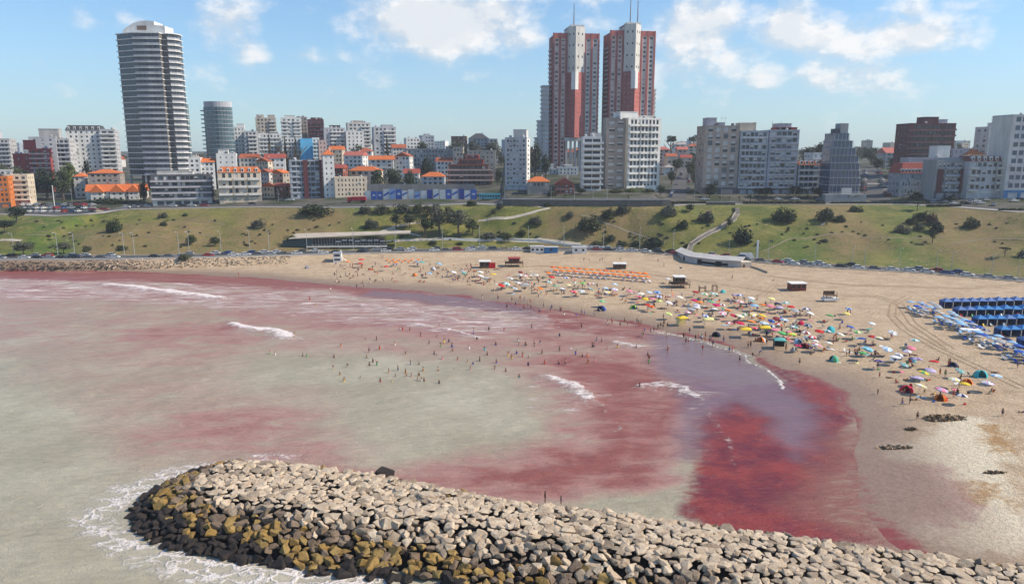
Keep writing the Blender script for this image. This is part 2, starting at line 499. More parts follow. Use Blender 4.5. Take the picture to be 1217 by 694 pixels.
FOAM = [  # breaking lines: pixel polyline, width (m), trail (m, seaward positive = towards the camera), strength
    ([(135, 338), (180, 343), (225, 350), (266, 354)], 4.5, .95), ([(0, 333), (60, 334), (120, 337)], 3.0, .55), ([(0, 344), (45, 345)], 2.5, .75),
    ([(150, 332), (230, 333), (300, 340), (390, 346)], 2.2, .5), ([(270, 338), (330, 345), (400, 352)], 2, .45),
    ([(283, 385), (300, 388), (325, 393), (345, 401)], 3.0, 1.0), ([(345, 399), (366, 406)], 1.0, .6),
    ([(435, 362), (470, 366), (510, 374), (542, 381)], 3.6, .62), ([(505, 366), (560, 373), (605, 381)], 3.0, .55), ([(490, 384), (530, 392), (570, 402)], 1.6, .8), ([(430, 375), (480, 382)], 3, .4),
    ([(652, 447), (668, 450), (686, 457), (703, 470)], 2.8, .84), ([(705, 470), (722, 484), (738, 502), (742, 516)], 1.6, .46),
    ([(762, 457), (782, 455), (805, 460), (826, 469)], 3.4, .72), ([(826, 469), (840, 485), (858, 510), (868, 548)], 1.3, .44),
    ([(738, 407), (755, 411), (765, 413)], 3.0, .75), ([(635, 372), (650, 378), (655, 388)], 4.0, .5), ([(615, 388), (660, 392)], 2, .5),
    ([(660, 385), (700, 390), (742, 394)], .7, .6), ([(655, 408), (670, 410), (690, 416)], .8, .6), ([(718, 424), (736, 429)], .7, .7), ([(640, 400), (700, 414), (760, 432), (790, 446)], .6, .5), ([(560, 376), (640, 386), (720, 400)], .8, .55), ([(400, 352), (480, 360), (560, 372)], 1.0, .5), ([(-40, 338), (60, 340), (160, 346), (240, 356)], 1.6, .5), ([(300, 345), (380, 356), (460, 372)], 1.2, .5), ([(60, 352), (200, 360)], 1.0, .4), ([(620, 405), (632, 411)], 1.4, .5),
    ([(775, 392), (815, 402), (850, 412), (885, 425), (912, 440), (932, 461)], .8, .85), ([(520, 352), (600, 366), (660, 376)], .6, .5), ([(690, 384), (770, 398), (840, 408), (905, 436)], .45, .5)]
SURF = [  # surf round the breakwater tip
    ([(105, 612), (150, 580), (220, 560), (300, 549)], 2.6, .62), ([(100, 605), (130, 640), (180, 655)], 2.2, .5), ([(140, 590), (200, 570)], 3.0, .6), ([(150, 635), (230, 665), (300, 675)], 2.2, .6),
    ([(230, 668), (330, 685), (440, 690)], 2.6, .72), ([(250, 655), (310, 668), (380, 678)], 2.0, .8), ([(300, 690), (420, 700)], 2, .6), ([(170, 655), (240, 690)], 1.2, .45), ([(350, 545), (250, 548), (190, 556)], 1.2, .45)]
def build_water():
    xs = axis([(-9000, -900, 700), (-900, -210, 18), (-210, 70, .72), (70, 200, 10), (200, 9001, 800)])
    ys = axis([(-9000, -300, 800), (-300, 58, 12), (58, 150, .72), (150, 300, 1.0), (300, 340, 8)])
    X0, Y0 = np.meshgrid(xs, ys)
    X, Y = X0.ravel(), Y0.ravel()
    near = (np.abs(X) < 420) & (Y > 40) & (Y < 330)
    xn, yn = X[near], Y[near]
    wx, wy = xn + (fbm(xn, yn, .035, 4, 61) - .5) * 26, yn + (fbm(xn, yn, .035, 4, 71) - .5) * 22
    vx, vy = xn + (fbm(xn, yn, .11, 3, 62) - .5) * 5, yn + (fbm(xn, yn, .11, 3, 72) - .5) * 5
    def full(a, base=0.0):
        o = np.full(X.shape, base); o[near] = a
        return o
    red = np.zeros_like(xn)
    for pix, val, soft in (
        ([(-100, 320), (330, 322), (500, 345), (640, 365), (720, 380), (640, 380), (500, 364), (330, 342), (150, 334), (-100, 333)], .95, 8),
        ([(-100, 333), (150, 334), (330, 342), (500, 362), (640, 378), (800, 395), (810, 430), (640, 420), (560, 412), (400, 396), (300, 385), (250, 362), (-100, 352)], .5, 12),
        ([(130, 384), (330, 380), (360, 402), (300, 412), (180, 408)], .5, 14),
        ([(640, 372), (720, 378), (800, 392), (790, 412), (700, 404), (640, 390)], .75, 4),
        ([(160, 505), (300, 478), (370, 500), (420, 530), (300, 545), (200, 530)], .5, 12),
        ([(300, 520), (400, 545), (560, 545), (680, 520), (700, 490), (650, 450), (600, 432), (690, 420), (770, 430), (820, 470), (820, 530), (800, 566), (700, 583), (600, 582), (480, 568), (380, 556)], .82, 10),
        ([(520, 560), (620, 535), (720, 510), (730, 470), (790, 480), (815, 520), (790, 560), (700, 578), (600, 578)], .95, 9),
        ([(660, 420), (780, 425), (800, 440), (720, 445)], .55, 6),
        ([(560, 425), (640, 420), (660, 440), (600, 445)], .45, 7),
        ([(380, 410), (640, 405), (760, 420), (640, 442), (480, 432)], .26, 8),
        ([(-150, 345), (300, 350), (640, 390), (660, 430), (420, 440), (200, 440), (-150, 410)], .24, 18),
        ([(60, 430), (300, 430), (420, 480), (420, 560), (200, 560), (100, 500)], .2, 16),
        ([(770, 430), (840, 462), (850, 520), (830, 560), (812, 575), (740, 578), (760, 500)], .85, 6)):
        red = np.maximum(red, val * polymask(wx, wy, pix, soft))
    for pix, val, soft in (([(390, 425), (560, 425), (640, 440), (690, 470), (670, 505), (560, 525), (430, 535), (400, 500)], .8, 8), ([(300, 420), (420, 415), (440, 450), (330, 460)], .7, 8), ([(650, 598), (740, 588), (808, 572), (806, 612), (740, 610)], 1.0, 3)):
        red = red * (1 - val * polymask(wx if soft > 4 else vx, wy if soft > 4 else vy, pix, soft))
    deep = polymask(vx, vy, [(840, 470), (900, 455), (965, 448), (1000, 468), (1012, 500), (1010, 545), (990, 590), (1000, 620), (1075, 655), (900, 650), (800, 616), (812, 570), (820, 530)], 3.2)
    deep = np.maximum(deep, .8 * polymask(vx, vy, [(880, 410), (930, 430), (1000, 460), (1020, 500), (980, 500), (930, 458)], 2.0))
    film = polymask(vx, vy, [(775, 396), (830, 405), (890, 428), (935, 455), (968, 482), (980, 520), (950, 545), (925, 525), (910, 500), (870, 480), (850, 492), (835, 515), (812, 545), (806, 480), (775, 430)], 6)
    film = np.maximum(film, .8 * polymask(vx, vy, [(440, 345), (560, 352), (640, 365), (640, 378), (520, 362), (420, 352)], 4))
    shal = polymask(vx, vy, [(985, 520), (1030, 490), (1070, 560), (1080, 668), (1040, 655), (960, 618), (930, 600), (960, 575)], 4)
    foam = np.zeros_like(xn); hgt = np.zeros_like(xn)
    for pix, w, st in FOAM:
        w *= .95
        P = line(pix, 0)
        d = polydist(vx, vy, P)            # negative on the side towards the camera
        a = np.abs(d)
        n = fbm(xn, yn, .5, 3, 17)
        f = np.where(d < 0, np.exp(-(d / (w * 1.9)) ** 2), np.exp(-(d / (w * .3)) ** 2)) * st * (.75 + .25 * (d > -w * .6))
        f = np.where(a < .28 * w, np.maximum(f, st), f)
        foam = np.maximum(foam, f)
        if w > .9: hgt = np.maximum(hgt, min(.55, .16 * w) * st * np.exp(-((d + .4 * w) / (w * .9)) ** 2))
    surf = np.zeros_like(xn)
    for pix, w, st in SURF:
        surf = np.maximum(surf, st * np.exp(-(np.abs(polydist(vx, vy, line(pix, 0))) / (w * 1.5)) ** 2))
    swell = (np.sin(yn * .55 + xn * .12 + 5 * fbm(xn, yn, .02, 2, 3)) * .07 + np.sin(yn * 1.1 - xn * .5 + 6 * fbm(xn, yn, .05, 2, 5)) * .035 + (fbm(xn, yn, .3, 3, 14) - .5) * .3) * sstep(3, 25, -polydist(xn, yn, SHORE))
    Z = full(hgt + swell)
    me, _, _, _ = grid_mesh('sea', xs, ys, lambda a, b: Z.reshape(a.shape))
    fattr(me, 'red', full(red)); fattr(me, 'deep', full(deep)); fattr(me, 'film', full(film)); fattr(me, 'foam', full(foam)); fattr(me, 'surf', full(surf)); fattr(me, 'shal', full(shal))
    sz = np.zeros_like(xn)
    for pix, val in (([(-60, 330), (280, 334), (420, 352), (660, 372), (660, 392), (560, 402), (430, 385), (300, 366), (-60, 350)], 1.0), ([(600, 365), (690, 380), (800, 398), (820, 425), (700, 412), (610, 395)], .55), ([(760, 440), (830, 462), (870, 540), (840, 500), (770, 475)], .6), ([(280, 380), (420, 400), (430, 425), (300, 412)], .35), ([(640, 440), (720, 455), (760, 520), (700, 500), (640, 470)], .5)):
        sz = np.maximum(sz, val * polymask(wx, wy, pix, 7))
    fattr(me, 'surfzone', full(sz))
    g = NT('sea water')
    st = g.noise(.16, 7, .7, g.mapv((.45, 1, 1), -.3), .6)
    med = g.noise(.05, 5, .6)
    col = g.mix(g.ss(med, .35, .68), (.345, .305, .215), (.435, .395, .29))
    r = g.ma('ADD', g.at('red'), g.ma('MULTIPLY', g.ma('MULTIPLY', g.ma('SUBTRACT', st, .5), 1.8), g.ss(g.at('red'), .02, .4)))
    col = g.mix(g.ss(g.ma('MULTIPLY', g.noise(.03, 4, .6), g.ss(r, .0, .1)), .2, .8, 0, .5), col, (.36, .225, .175))
    col = g.mix(g.ss(r, .0, .52), col, (.375, .205, .17))
    col = g.mix(g.ss(r, .42, .95), col, (.265, .085, .07))
    dp = g.ma('ADD', g.at('deep'), g.ma('MULTIPLY', g.ma('SUBTRACT', g.noise(.7, 6, .7, g.mapv((.8, 1.1, 1), .6)), .5), 1.0))
    col = g.mix(g.ss(dp, .3, .95), col, g.mix(g.ss(g.noise(.12, 6, .7), .38, .62), (.15, .022, .034), (.265, .042, .035)))
    sh = g.ma('MULTIPLY', g.at('shal'), g.ss(g.noise(.5, 6, .7, g.mapv((.4, 1.2, 1), -.25)), .3, .55, .55, 1))
    col = g.mix(g.ma('MULTIPLY', sh, .95), col, (.25, .095, .07))
    fl = g.at('film')
    col = g.mix(g.ss(g.ma('ADD', fl, g.ma('MULTIPLY', g.ma('SUBTRACT', st, .5), 1.2)), .1, .95, 0, .88), col, (.175, .108, .13))  # the sky's purple reflection is painted into the film's colour
    # foam: torn into strings by two scales of noise
    lace = g.ma('ADD', g.ma('MULTIPLY', g.noise(1.3, 6, .75, g.mapv((.55, 1, 1), -.3), .8), .6), g.ma('MULTIPLY', g.noise(.5, 4, .7), .4))
    ff = g.ss(g.ma('ADD', g.at('foam'), g.ma('MULTIPLY', g.ma('SUBTRACT', lace, .5), 2.6)), .42, .95)
    vo = g.N.new('ShaderNodeTexVoronoi'); vo.feature = 'DISTANCE_TO_EDGE'; vo.inputs['Scale'].default_value = .42
    dv = g.N.new('ShaderNodeVectorMath'); dv.operation = 'ADD'
    nn = g.N.new('ShaderNodeTexNoise'); nn.inputs['Scale'].default_value = .5; nn.inputs['Detail'].default_value = 5
    g.L.new(g.geo, nn.inputs['Vector'])
    sc = g.N.new('ShaderNodeVectorMath'); sc.operation = 'SCALE'; sc.inputs['Scale'].default_value = 4.0
    g.L.new(nn.outputs['Color'], sc.inputs[0])
    g.L.new(g.mapv((.55, 1.2, 0), .25), dv.inputs[0]); g.L.new(sc.outputs[0], dv.inputs[1]); g.L.new(dv.outputs[0], vo.inputs['Vector'])
    cell = g.ss(vo.outputs['Distance'], .0, .17, 1, 0)
    sf = g.ma('MULTIPLY', g.ss(g.ma('ADD', g.at('surf'), g.ma('MULTIPLY', g.ma('SUBTRACT', lace, .5), 1.8)), .16, .6), g.ma('ADD', g.ma('MULTIPLY', cell, .8), .12))
    sz = g.at('surfzone')                 # spent foam drawn out in lines along the shore
    thin = g.noise(.55, 7, .72, g.mapv((.16, 1.0, 1), -.17), 1.2)
    zf = g.ma('MULTIPLY', g.ss(g.ma('ADD', thin, g.ma('MULTIPLY', sz, .16)), .60, .80), g.ss(sz, .05, .5, 0, .75))
    fo = g.ma('MAXIMUM', g.ma('MAXIMUM', ff, zf), sf, True)
    col = g.mix(g.ma('MULTIPLY', fo, .9), col, (.80, .73, .70))
    col = g.scale(col, g.ss(g.noise(1.0, 6, .7, g.mapv((.35, 1.2, 1), -.3)), .25, .75, .9, 1.09))
    g.L.new(col, g.b.inputs['Base Color'])
    g.L.new(g.ma('MAXIMUM', g.ma('MULTIPLY', fo, .8), g.ss(fl, 0, 1, .3, .07)), g.b.inputs['Roughness'])
    g.b.inputs['IOR'].default_value = 1.33
    rip = g.ma('ADD', g.ma('MULTIPLY', g.noise(.9, 6, .65, g.mapv((.4, 1, 1), -.22), .4), .75), g.ma('MULTIPLY', g.noise(4.5, 3, .6), .25))
    rip = g.ma('ADD', g.ma('MULTIPLY', rip, g.ss(fl, 0, 1, 1, .25)), g.ma('MULTIPLY', fo, .35))
    g.L.new(g.bump(rip, .9, .6), g.b.inputs['Normal'])
    me.materials.append(g.m)
    link('sea', me, kind='structure')
build_ground()
build_water()

# ------------------------------------------------------------ roads, paths, kerbs
ASPH = mat('asphalt', (.085, .083, .08), .9, .25, .4, .3, 30)
PAVE = mat('pavement', (.33, .31, .28), .85, .15, .5)
PATHM = mat('path', (.42, .37, .29), .9, .15, .5)
MARK = mat('road paint', (.7, .7, .68), .7, .1)
KERB = mat('kerb stone', (.36, .35, .33), .85, .15)
def ribbon(name, pts, z, w, m, kind='structure', t=.15, cols=1):
    """a sheet of width w along a line of (x, y), lying on z (number or function)"""
    pts = [Vector((p[0], p[1])) for p in pts]
    vs = []
    for i, p in enumerate(pts):
        d = (pts[min(i + 1, len(pts) - 1)] - pts[max(i - 1, 0)]).normalized()
        n = Vector((-d.y, d.x))
        for k in range(cols + 1):
            a = p + n * w * (k / cols - .5)
            vs.append((a.x, a.y, (z(a.x, a.y) + t) if callable(z) else z))
    c = cols + 1
    fs = [(i * c + k, (i + 1) * c + k, (i + 1) * c + k + 1, i * c + k + 1) for i in range(len(pts) - 1) for k in range(cols)]
    b = MB(); b.add(vs, fs)
    return b.build(name, m, kind=kind)
def dense(P, step=3.0):
    out = []
    for i in range(len(P) - 1):
        n = max(1, int(math.hypot(P[i + 1][0] - P[i][0], P[i + 1][1] - P[i][1]) / step))
        for k in range(n): out.append((P[i][0] + (P[i + 1][0] - P[i][0]) * k / n, P[i][1] + (P[i + 1][1] - P[i][1]) * k / n))
    out.append(tuple(P[-1]))
    return out
xr = np.arange(-420, 420, 4.0)
ribbon('beach_road', [(x, r0y(x) + 6.2) for x in xr], ROADZ + .06, 9.0, ASPH)
ribbon('beach_pavement', [(x, r0y(x) + .5) for x in xr], ROADZ + .16, 2.0, PAVE)
kb = MB()
for i in range(len(xr) - 1):
    for dy, h in ((1.62, .17), (10.8, .15)):
        a, b = (xr[i], r0y(xr[i]) + dy), (xr[i + 1], r0y(xr[i + 1]) + dy)
        kb.add([(a[0], a[1], ROADZ - .1), (b[0], b[1], ROADZ - .1), (b[0], b[1] + .3, ROADZ - .1), (a[0], a[1] + .3, ROADZ - .1), (a[0], a[1], ROADZ + h), (b[0], b[1], ROADZ + h), (b[0], b[1] + .3, ROADZ + h), (a[0], a[1] + .3, ROADZ + h)],
               [(0, 1, 5, 4), (2, 3, 7, 6), (4, 5, 6, 7)])
kb.build('kerb', KERB, kind='structure')
dm = MB()
for x in np.arange(-400, 400, 6.0):
    a, b = (x, r0y(x) + 6.6), (x + 2.5, r0y(x + 2.5) + 6.6)
    dm.quad((a[0], a[1], ROADZ + .066), (b[0], b[1], ROADZ + .066), (b[0], b[1] + .15, ROADZ + .066), (a[0], a[1] + .15, ROADZ + .066))
dm.build('lane_marking', MARK, kind='structure')
ribbon('promenade', [(x, ty(x) + 4.4) for x in xr], lambda x, y: max(hz(x, y), hz(x, y + 1)), 4.6, PAVE, t=.14, cols=2)
ribbon('upper_road', [(x, ty(x) + 12.5) for x in xr], hz, 10.5, ASPH, t=.14, cols=3)
def gpath(name, pix, w, m=None): return ribbon(name, dense([ground(a, b)[:2] for a, b in pix], 2.0), hz, w, m or PATHM, t=.12, cols=2)
gpath('slope_path', [(568, 263), (600, 260), (630, 254), (654, 248)], 1.8)
gpath('slope_path', [(598, 242), (625, 244), (652, 248)], 1.6)
gpath('slope_path', [(225, 262), (268, 267), (224, 275), (262, 283)], .55, mat('worn path', (.25, .20, .13), .95))
gpath('slope_path', [(440, 281), (470, 270), (500, 265)], 1.6)
gpath('slope_path', [(0, 286), (25, 287)], 2.5)
gpath('slope_path', [(976, 268), (992, 257)], 1.4)
gpath('footpath', [(470, 287), (540, 285), (600, 285), (640, 287), (690, 292)], 3.0)
gpath('side_street', [(806, 236), (807, 222), (811, 206), (819, 192)], 9.0, ASPH)
gpath('side_street', [(1040, 238), (1039, 224), (1034, 210), (1028, 200)], 15.0, ASPH)
gpath('side_street', [(590, 234), (640, 231), (700, 231)], 6.0, ASPH)
for pyc in (225, 219, 213):
    g0, g1 = ground(1022 + (225 - pyc) * .2, pyc), ground(1056 - (225 - pyc) * .6, pyc)
    ribbon('crossing_pavement', dense([g0[:2], g1[:2]], 3), hz, 3.0, PAVE, t=.17, cols=2)

TRK = mat('tyre track', (.355, .25, .155), .95, .3, .8)
def tracks(pix):
    P = dense([ground(a, b)[:2] for a, b in pix], 1.5)
    for off in (-.9, .9):
        Q = []
        for i, p in enumerate(P):
            a, b = P[max(i - 1, 0)], P[min(i + 1, len(P) - 1)]
            L = math.hypot(b[0] - a[0], b[1] - a[1]) or 1
            Q.append((p[0] - (b[1] - a[1]) / L * off, p[1] + (b[0] - a[0]) / L * off))
        ribbon('tyre_track', Q, hz, .42, TRK, t=.05)
tracks([(1217, 337), (1150, 343), (1080, 341), (1010, 339), (960, 334), (900, 327)])
tracks([(1080, 352), (1062, 362), (1060, 376), (1075, 392), (1110, 412), (1160, 436), (1217, 462)])
tracks([(905, 352), (920, 340), (960, 337)])
tracks([(1000, 352), (1040, 352), (1070, 362), (1085, 385), (1130, 415)])
tracks([(560, 322), (640, 316), (740, 322), (830, 334), (920, 348)])
# ------------------------------------------------------------ buildings
ACS = []
def wallmat(key, col, var=.24): return mat('wall ' + key, col, .85, var, .25, 0, spec=.2, streak=.25)
WALLS = dict(white=(.62, .61, .58), offwhite=(.52, .50, .46), cream=(.56, .47, .36), beige=(.42, .36, .29), grey=(.27, .27, .27), pale=(.42, .42, .43), dark=(.10, .10, .11),
             bluegrey=(.30, .33, .37), maroon=(.105, .035, .04), red=(.30, .06, .055), brick=(.24, .085, .06), brown=(.16, .09, .065), orange=(.52, .16, .04), cyan=(.12, .42, .68),
             taupe=(.29, .25, .22), pink=(.50, .36, .32), stone=(.34, .30, .25), concrete=(.36, .35, .34), blue=(.04, .15, .33), lilac=(.36, .34, .37))
def W(k): return wallmat(k, tuple(min(.78, c * 1.16) for c in WALLS[k]))
def tilemat(key, col):
    if 'roof ' + key in MATS: return MATS['roof ' + key]
    g = NT('roof ' + key)
    n = g.noise(.9, 5, .7)
    c = g.mix(g.ss(n, .35, .7), tuple(x * .86 for x in col), col)
    g.L.new(c, g.b.inputs['Base Color']); g.b.inputs['Roughness'].default_value = .85
    w = g.N.new('ShaderNodeTexWave'); w.inputs['Scale'].default_value = 1.6; w.bands_direction = 'X'
    g.L.new(g.geo, w.inputs['Vector'])
    g.L.new(g.bump(w.outputs[1], .5, .12), g.b.inputs['Normal'])
    MATS['roof ' + key] = g.m
    return g.m
ROOFS = dict(orange=(.62, .155, .035), rust=(.40, .10, .04), red=(.36, .07, .045), darkred=(.19, .035, .03), slate=(.055, .06, .07), pale=(.40, .36, .32), coral=(.5, .14, .10))
def RF(k): return tilemat(k, ROOFS[k])
RAIL = mat('metal railing', (.25, .25, .26), .5, .1)
ROOFTOP = mat('roof membrane', (.30, .27, .25), .9, .25, .3)
PIPE = mat('galvanised metal', (.38, .39, .4), .45, .15, spec=.5)

def facade(wm, gl, O, u, n, Wd, z0, H, fl, nc, wf=.55, hf=.5, rec=.22, m=0, rng=rnd, blinds=.3, sill=.3, edge=.06, win=True):
    """wall with recessed openings; glass quads are appended to gl as (corners, kind)"""
    u, n = Vector(u), Vector(n); O = Vector(O); k = Vector((0, 0, 1))
    P = lambda a, z, d=0.0: tuple(O + u * a + k * z - n * d)
    if not win or fl < 1 or nc < 1:
        wm.quad(P(0, z0), P(Wd, z0), P(Wd, z0 + H), P(0, z0 + H), m); return
    fh = H / fl; ed = Wd * edge; cw = (Wd - 2 * ed) / nc; ww = cw * wf; wh = fh * hf
    for j in range(fl):
        b = z0 + j * fh; s = b + fh * sill; t = s + wh
        wm.quad(P(0, b), P(Wd, b), P(Wd, s), P(0, s), m)
        wm.quad(P(0, t), P(Wd, t), P(Wd, b + fh), P(0, b + fh), m)
        x = 0.0
        for i in range(nc):
            a = ed + i * cw + (cw - ww) / 2; c = a + ww
            wm.quad(P(x, s), P(a, s), P(a, t), P(x, t), m); x = c
            wm.quad(P(a, s), P(c, s), P(c, s, rec), P(a, s, rec), m)
            wm.quad(P(a, t, rec), P(c, t, rec), P(c, t), P(a, t), m)
            wm.quad(P(a, s), P(a, s, rec), P(a, t, rec), P(a, t), m)
            wm.quad(P(c, s, rec), P(c, s), P(c, t), P(c, t, rec), m)
            r = rng.random()
            kd = 2 if r < blinds else (1 if r < blinds + .25 else 0)
            gl.append(((P(a, s, rec), P(c, s, rec), P(c, t, rec), P(a, t, rec)), kd))
            if rng.random() < .09: ACS.append((P(a + ww * .2, s - fh * .12, -.001), u.copy(), n.copy()))
            if kd == 2 and rng.random() < .6:   # blind half way down: glass shows below it
                f = rng.uniform(.35, .75)
                gl.append(((P(a, s, rec - .02), P(c, s, rec - .02), P(c, s + wh * (1 - f), rec - .02), P(a, s + wh * (1 - f), rec - .02)), 0))
        wm.quad(P(x, s), P(Wd, s), P(Wd, t), P(x, t), m)
GM = [GLASS, GLASS2, BLIND]
def panes(t, gl, Y, gm=None):
    """glazing: a pane object each where a pane shows some pixels wide, else one joined part"""
    gm = gm or GM
    if not gl: return
    q = gl[0][0]; w = (Vector(q[1]) - Vector(q[0])).length
    if w * FOC / Y >= 5.0 and len(gl) <= 260:
        for q, kd in gl:
            c = (Vector(q[0]) + Vector(q[2])) / 2
            b = MB(); b.quad(*[tuple(Vector(p) - c) for p in q])
            b.build('window', gm[kd], t, c)
    else:
        b = MB()
        for q, kd in gl: b.quad(*q, m=kd)
        b.build('windows', gm, t, kind='stuff')
def hiproof(b, x0, x1, y0, y1, z, h, m=0, gable=False, ov=.5):
    x0, x1, y0, y1 = x0 - ov, x1 + ov, y0 - ov, y1 + ov
    w, d = x1 - x0, y1 - y0
    if gable == 'y':                        # ridge runs back, gable to the front
        xm = (x0 + x1) / 2
        vs = [(x0, y0, z), (x1, y0, z), (x1, y1, z), (x0, y1, z), (xm, y0, z + h), (xm, y1, z + h)]
        fs = [(0, 3, 5, 4), (1, 4, 5, 2), (0, 4, 1), (2, 5, 3), (0, 1, 2, 3)]
    elif gable == 'x':
        ym = (y0 + y1) / 2
        vs = [(x0, y0, z), (x1, y0, z), (x1, y1, z), (x0, y1, z), (x0, ym, z + h), (x1, ym, z + h)]
        fs = [(0, 1, 5, 4), (2, 3, 4, 5), (0, 4, 3), (1, 2, 5), (3, 2, 1, 0)]
    else:
        i = min(w, d) / 2 * .95
        vs = [(x0, y0, z), (x1, y0, z), (x1, y1, z), (x0, y1, z)]
        if w >= d: vs += [(x0 + i, (y0 + y1) / 2, z + h), (x1 - i, (y0 + y1) / 2, z + h)]; fs = [(0, 1, 5, 4), (1, 2, 5), (2, 3, 4, 5), (3, 0, 4), (3, 2, 1, 0)]
        else: vs += [((x0 + x1) / 2, y0 + i, z + h), ((x0 + x1) / 2, y1 - i, z + h)]; fs = [(0, 1, 4), (1, 2, 5, 4), (2, 3, 5), (3, 0, 4, 5), (3, 2, 1, 0)]
    b.add(vs, fs, m)

def place(x0, x1, ytop, ybase, D):
    xc = (x0 + x1) / 2
    if D is None: p = ground(xc, ybase)
    else:
        D += 65 if D < 480 else (35 if D < 560 else 0)
        q = onY(xc, 300, D); p = np.array([q[0], D, 0]); p[2] = hz(p[0], D)
    dep = p[1] * CP + 8
    Wd = (x1 - x0) / FOC * (p[1] * CP - (p[2] - CAMZ) * SP)
    H = onY(xc, ytop, p[1])[2] - p[2]
    return p, Wd, max(H, 3.0)
def B(label, cat, x0, x1, ytop, ybase=None, D=None, wall='white', fl=None, nc=6, ns=3, dep=14, rz=0.0, wf=.55, hf=.5, blinds=.3, bal=(), balc='white', roof='flat', rc='orange', rh=None,
      boxes=(), group=None, name=None, side=None, front_win=True, gm=None, base=None, rail=None, seed=1, ant=0, cornice=None, rec=.22):
    rng = random.Random(seed + int(x0 * 7))
    p, Wd, H = place(x0, x1, ytop, ybase, D)
    t = thing(name or 'apartment_building', label, cat, p, rz, group)
    fl = fl or max(1, round(H / 3.0))
    if rz == 0.0 and x1 < 520: t.rotation_euler.z = .30
    wm, gl = MB(), []
    hw = Wd / 2
    bz = 0.0
    ACS.clear()
    if base:                                # ground floor in another material
        bz = H / fl
    facade(wm, gl, (-hw, 0, 0), (1, 0, 0), (0, -1, 0), Wd, bz, H - bz, fl - (1 if base else 0), nc, wf, hf, rng=rng, blinds=blinds, win=front_win, rec=rec)
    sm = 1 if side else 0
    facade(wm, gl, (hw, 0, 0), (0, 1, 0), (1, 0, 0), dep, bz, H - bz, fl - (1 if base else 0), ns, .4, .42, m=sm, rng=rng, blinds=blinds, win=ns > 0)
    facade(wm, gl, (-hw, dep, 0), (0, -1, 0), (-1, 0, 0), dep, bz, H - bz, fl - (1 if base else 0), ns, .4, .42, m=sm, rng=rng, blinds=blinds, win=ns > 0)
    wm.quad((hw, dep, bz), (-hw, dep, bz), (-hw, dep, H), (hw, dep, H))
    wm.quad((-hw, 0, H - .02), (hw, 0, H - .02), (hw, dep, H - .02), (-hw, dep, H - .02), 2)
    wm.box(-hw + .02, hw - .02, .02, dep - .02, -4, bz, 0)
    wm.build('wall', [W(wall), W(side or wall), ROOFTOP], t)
    if base:
        bm_, bg = MB(), []
        facade(bm_, bg, (-hw - .05, -.08, 0), (1, 0, 0), (0, -1, 0), Wd + .1, 0, bz, 1, max(2, nc // 2), .75, .66, rng=rng, sill=.05, blinds=.05)
        bm_.quad((-hw - .05, -.08, bz), (hw + .05, -.08, bz), (hw + .05, .3, bz), (-hw - .05, .3, bz))
        f = bm_.build('ground_floor', W(base), t)
        b = MB()
        for q, kd in bg: b.quad(*q, m=kd)
        b.build('shop_window', GM, f)
    panes(t, gl, p[1], gm)
    if ACS:
        b = MB()
        for (q, u, n) in ACS:
            q = Vector(q); w = u * .85; d = n * .4; h = Vector((0, 0, .6))
            vs = [q - h, q - h + w, q - h + w + d, q - h + d, q, q + w, q + w + d, q + d]
            b.add([tuple(v) for v in vs], [(0, 1, 5, 4), (1, 2, 6, 5), (2, 3, 7, 6), (3, 0, 4, 7), (4, 5, 6, 7), (3, 2, 1, 0)])
        b.build('air_conditioners', W('pale'), t, kind='stuff')
    fh = H / fl
    for (u0, u1, f0, f1) in bal:
        a, c = -hw + Wd * u0, -hw + Wd * u1
        b = MB()
        b.box(a, c, -1.35, -.004, -.1, .1, 0)
        b.box(a, c, -1.35, -1.27, .1, .95, 1); b.box(a, a + .08, -1.27, -.004, .1, .95, 1); b.box(c - .08, c, -1.27, -.004, .1, .95, 1)
        me = b.mesh('balcony', [W(balc), rail or W(balc)])
        for j in range(int(f0 if f0 >= 1 else round(fl * f0)), int(f1 if f1 > 1 else round(fl * f1))):
            link('balcony', me, t, (0, 0, j * fh))
    if cornice:
        b = MB(); me = None
        b.box(-hw - .25, hw + .25, -.3, -.003, -.12, .12); me = b.mesh('floor_band', W(cornice))
        for j in range(1, fl): link('floor_band', me, t, (0, 0, j * fh))
    if roof == 'flat':
        b = MB(); z0, z1 = H - .02, H + .75
        b.box(-hw - .06, hw + .06, -.06, .22, z0, z1); b.box(-hw - .06, hw + .06, dep - .22, dep + .06, z0, z1)
        b.box(-hw - .06, -hw + .22, .22, dep - .22, z0, z1); b.box(hw - .22, hw + .06, .22, dep - .22, z0, z1)
        b.build('parapet', W(wall), t)
    elif roof == 'mansard':
        b = MB(); h = rh or 3.2; i = 1.5
        b.prism([(-hw - .3, -.3), (hw + .3, -.3), (hw + .3, dep + .3), (-hw - .3, dep + .3)], H, H + h, top=[(-hw + i, i), (hw - i, i), (hw - i, dep - i), (-hw + i, dep - i)])
        b.build('roof', RF(rc), t)
        nd = max(2, nc)
        d = MB(); d.box(-.75, .75, 0, 1.6, 0, 1.7, 0); d.prism([(-.9, -.1), (.9, -.1), (.9, 1.7), (-.9, 1.7)], 1.7, 2.3, 0, top=[(-.3, -.1), (.3, -.1), (.3, 1.7), (-.3, 1.7)]); d.quad((-.45, -.01, .3), (.45, -.01, .3), (.45, -.01, 1.5), (-.45, -.01, 1.5), 1)
        me = d.mesh('dormer', [W('white'), GLASS])
        for i in range(nd): link('dormer', me, t, (-hw + Wd * (i + .5) / nd, -.1, H + .25))
    else:
        b = MB(); h = rh or min(Wd, dep) * .28
        hiproof(b, -hw, hw, 0, dep, H, h, gable={'hip': False, 'gablex': 'x', 'gabley': 'y'}[roof])
        r = b.build('roof', RF(rc), t)
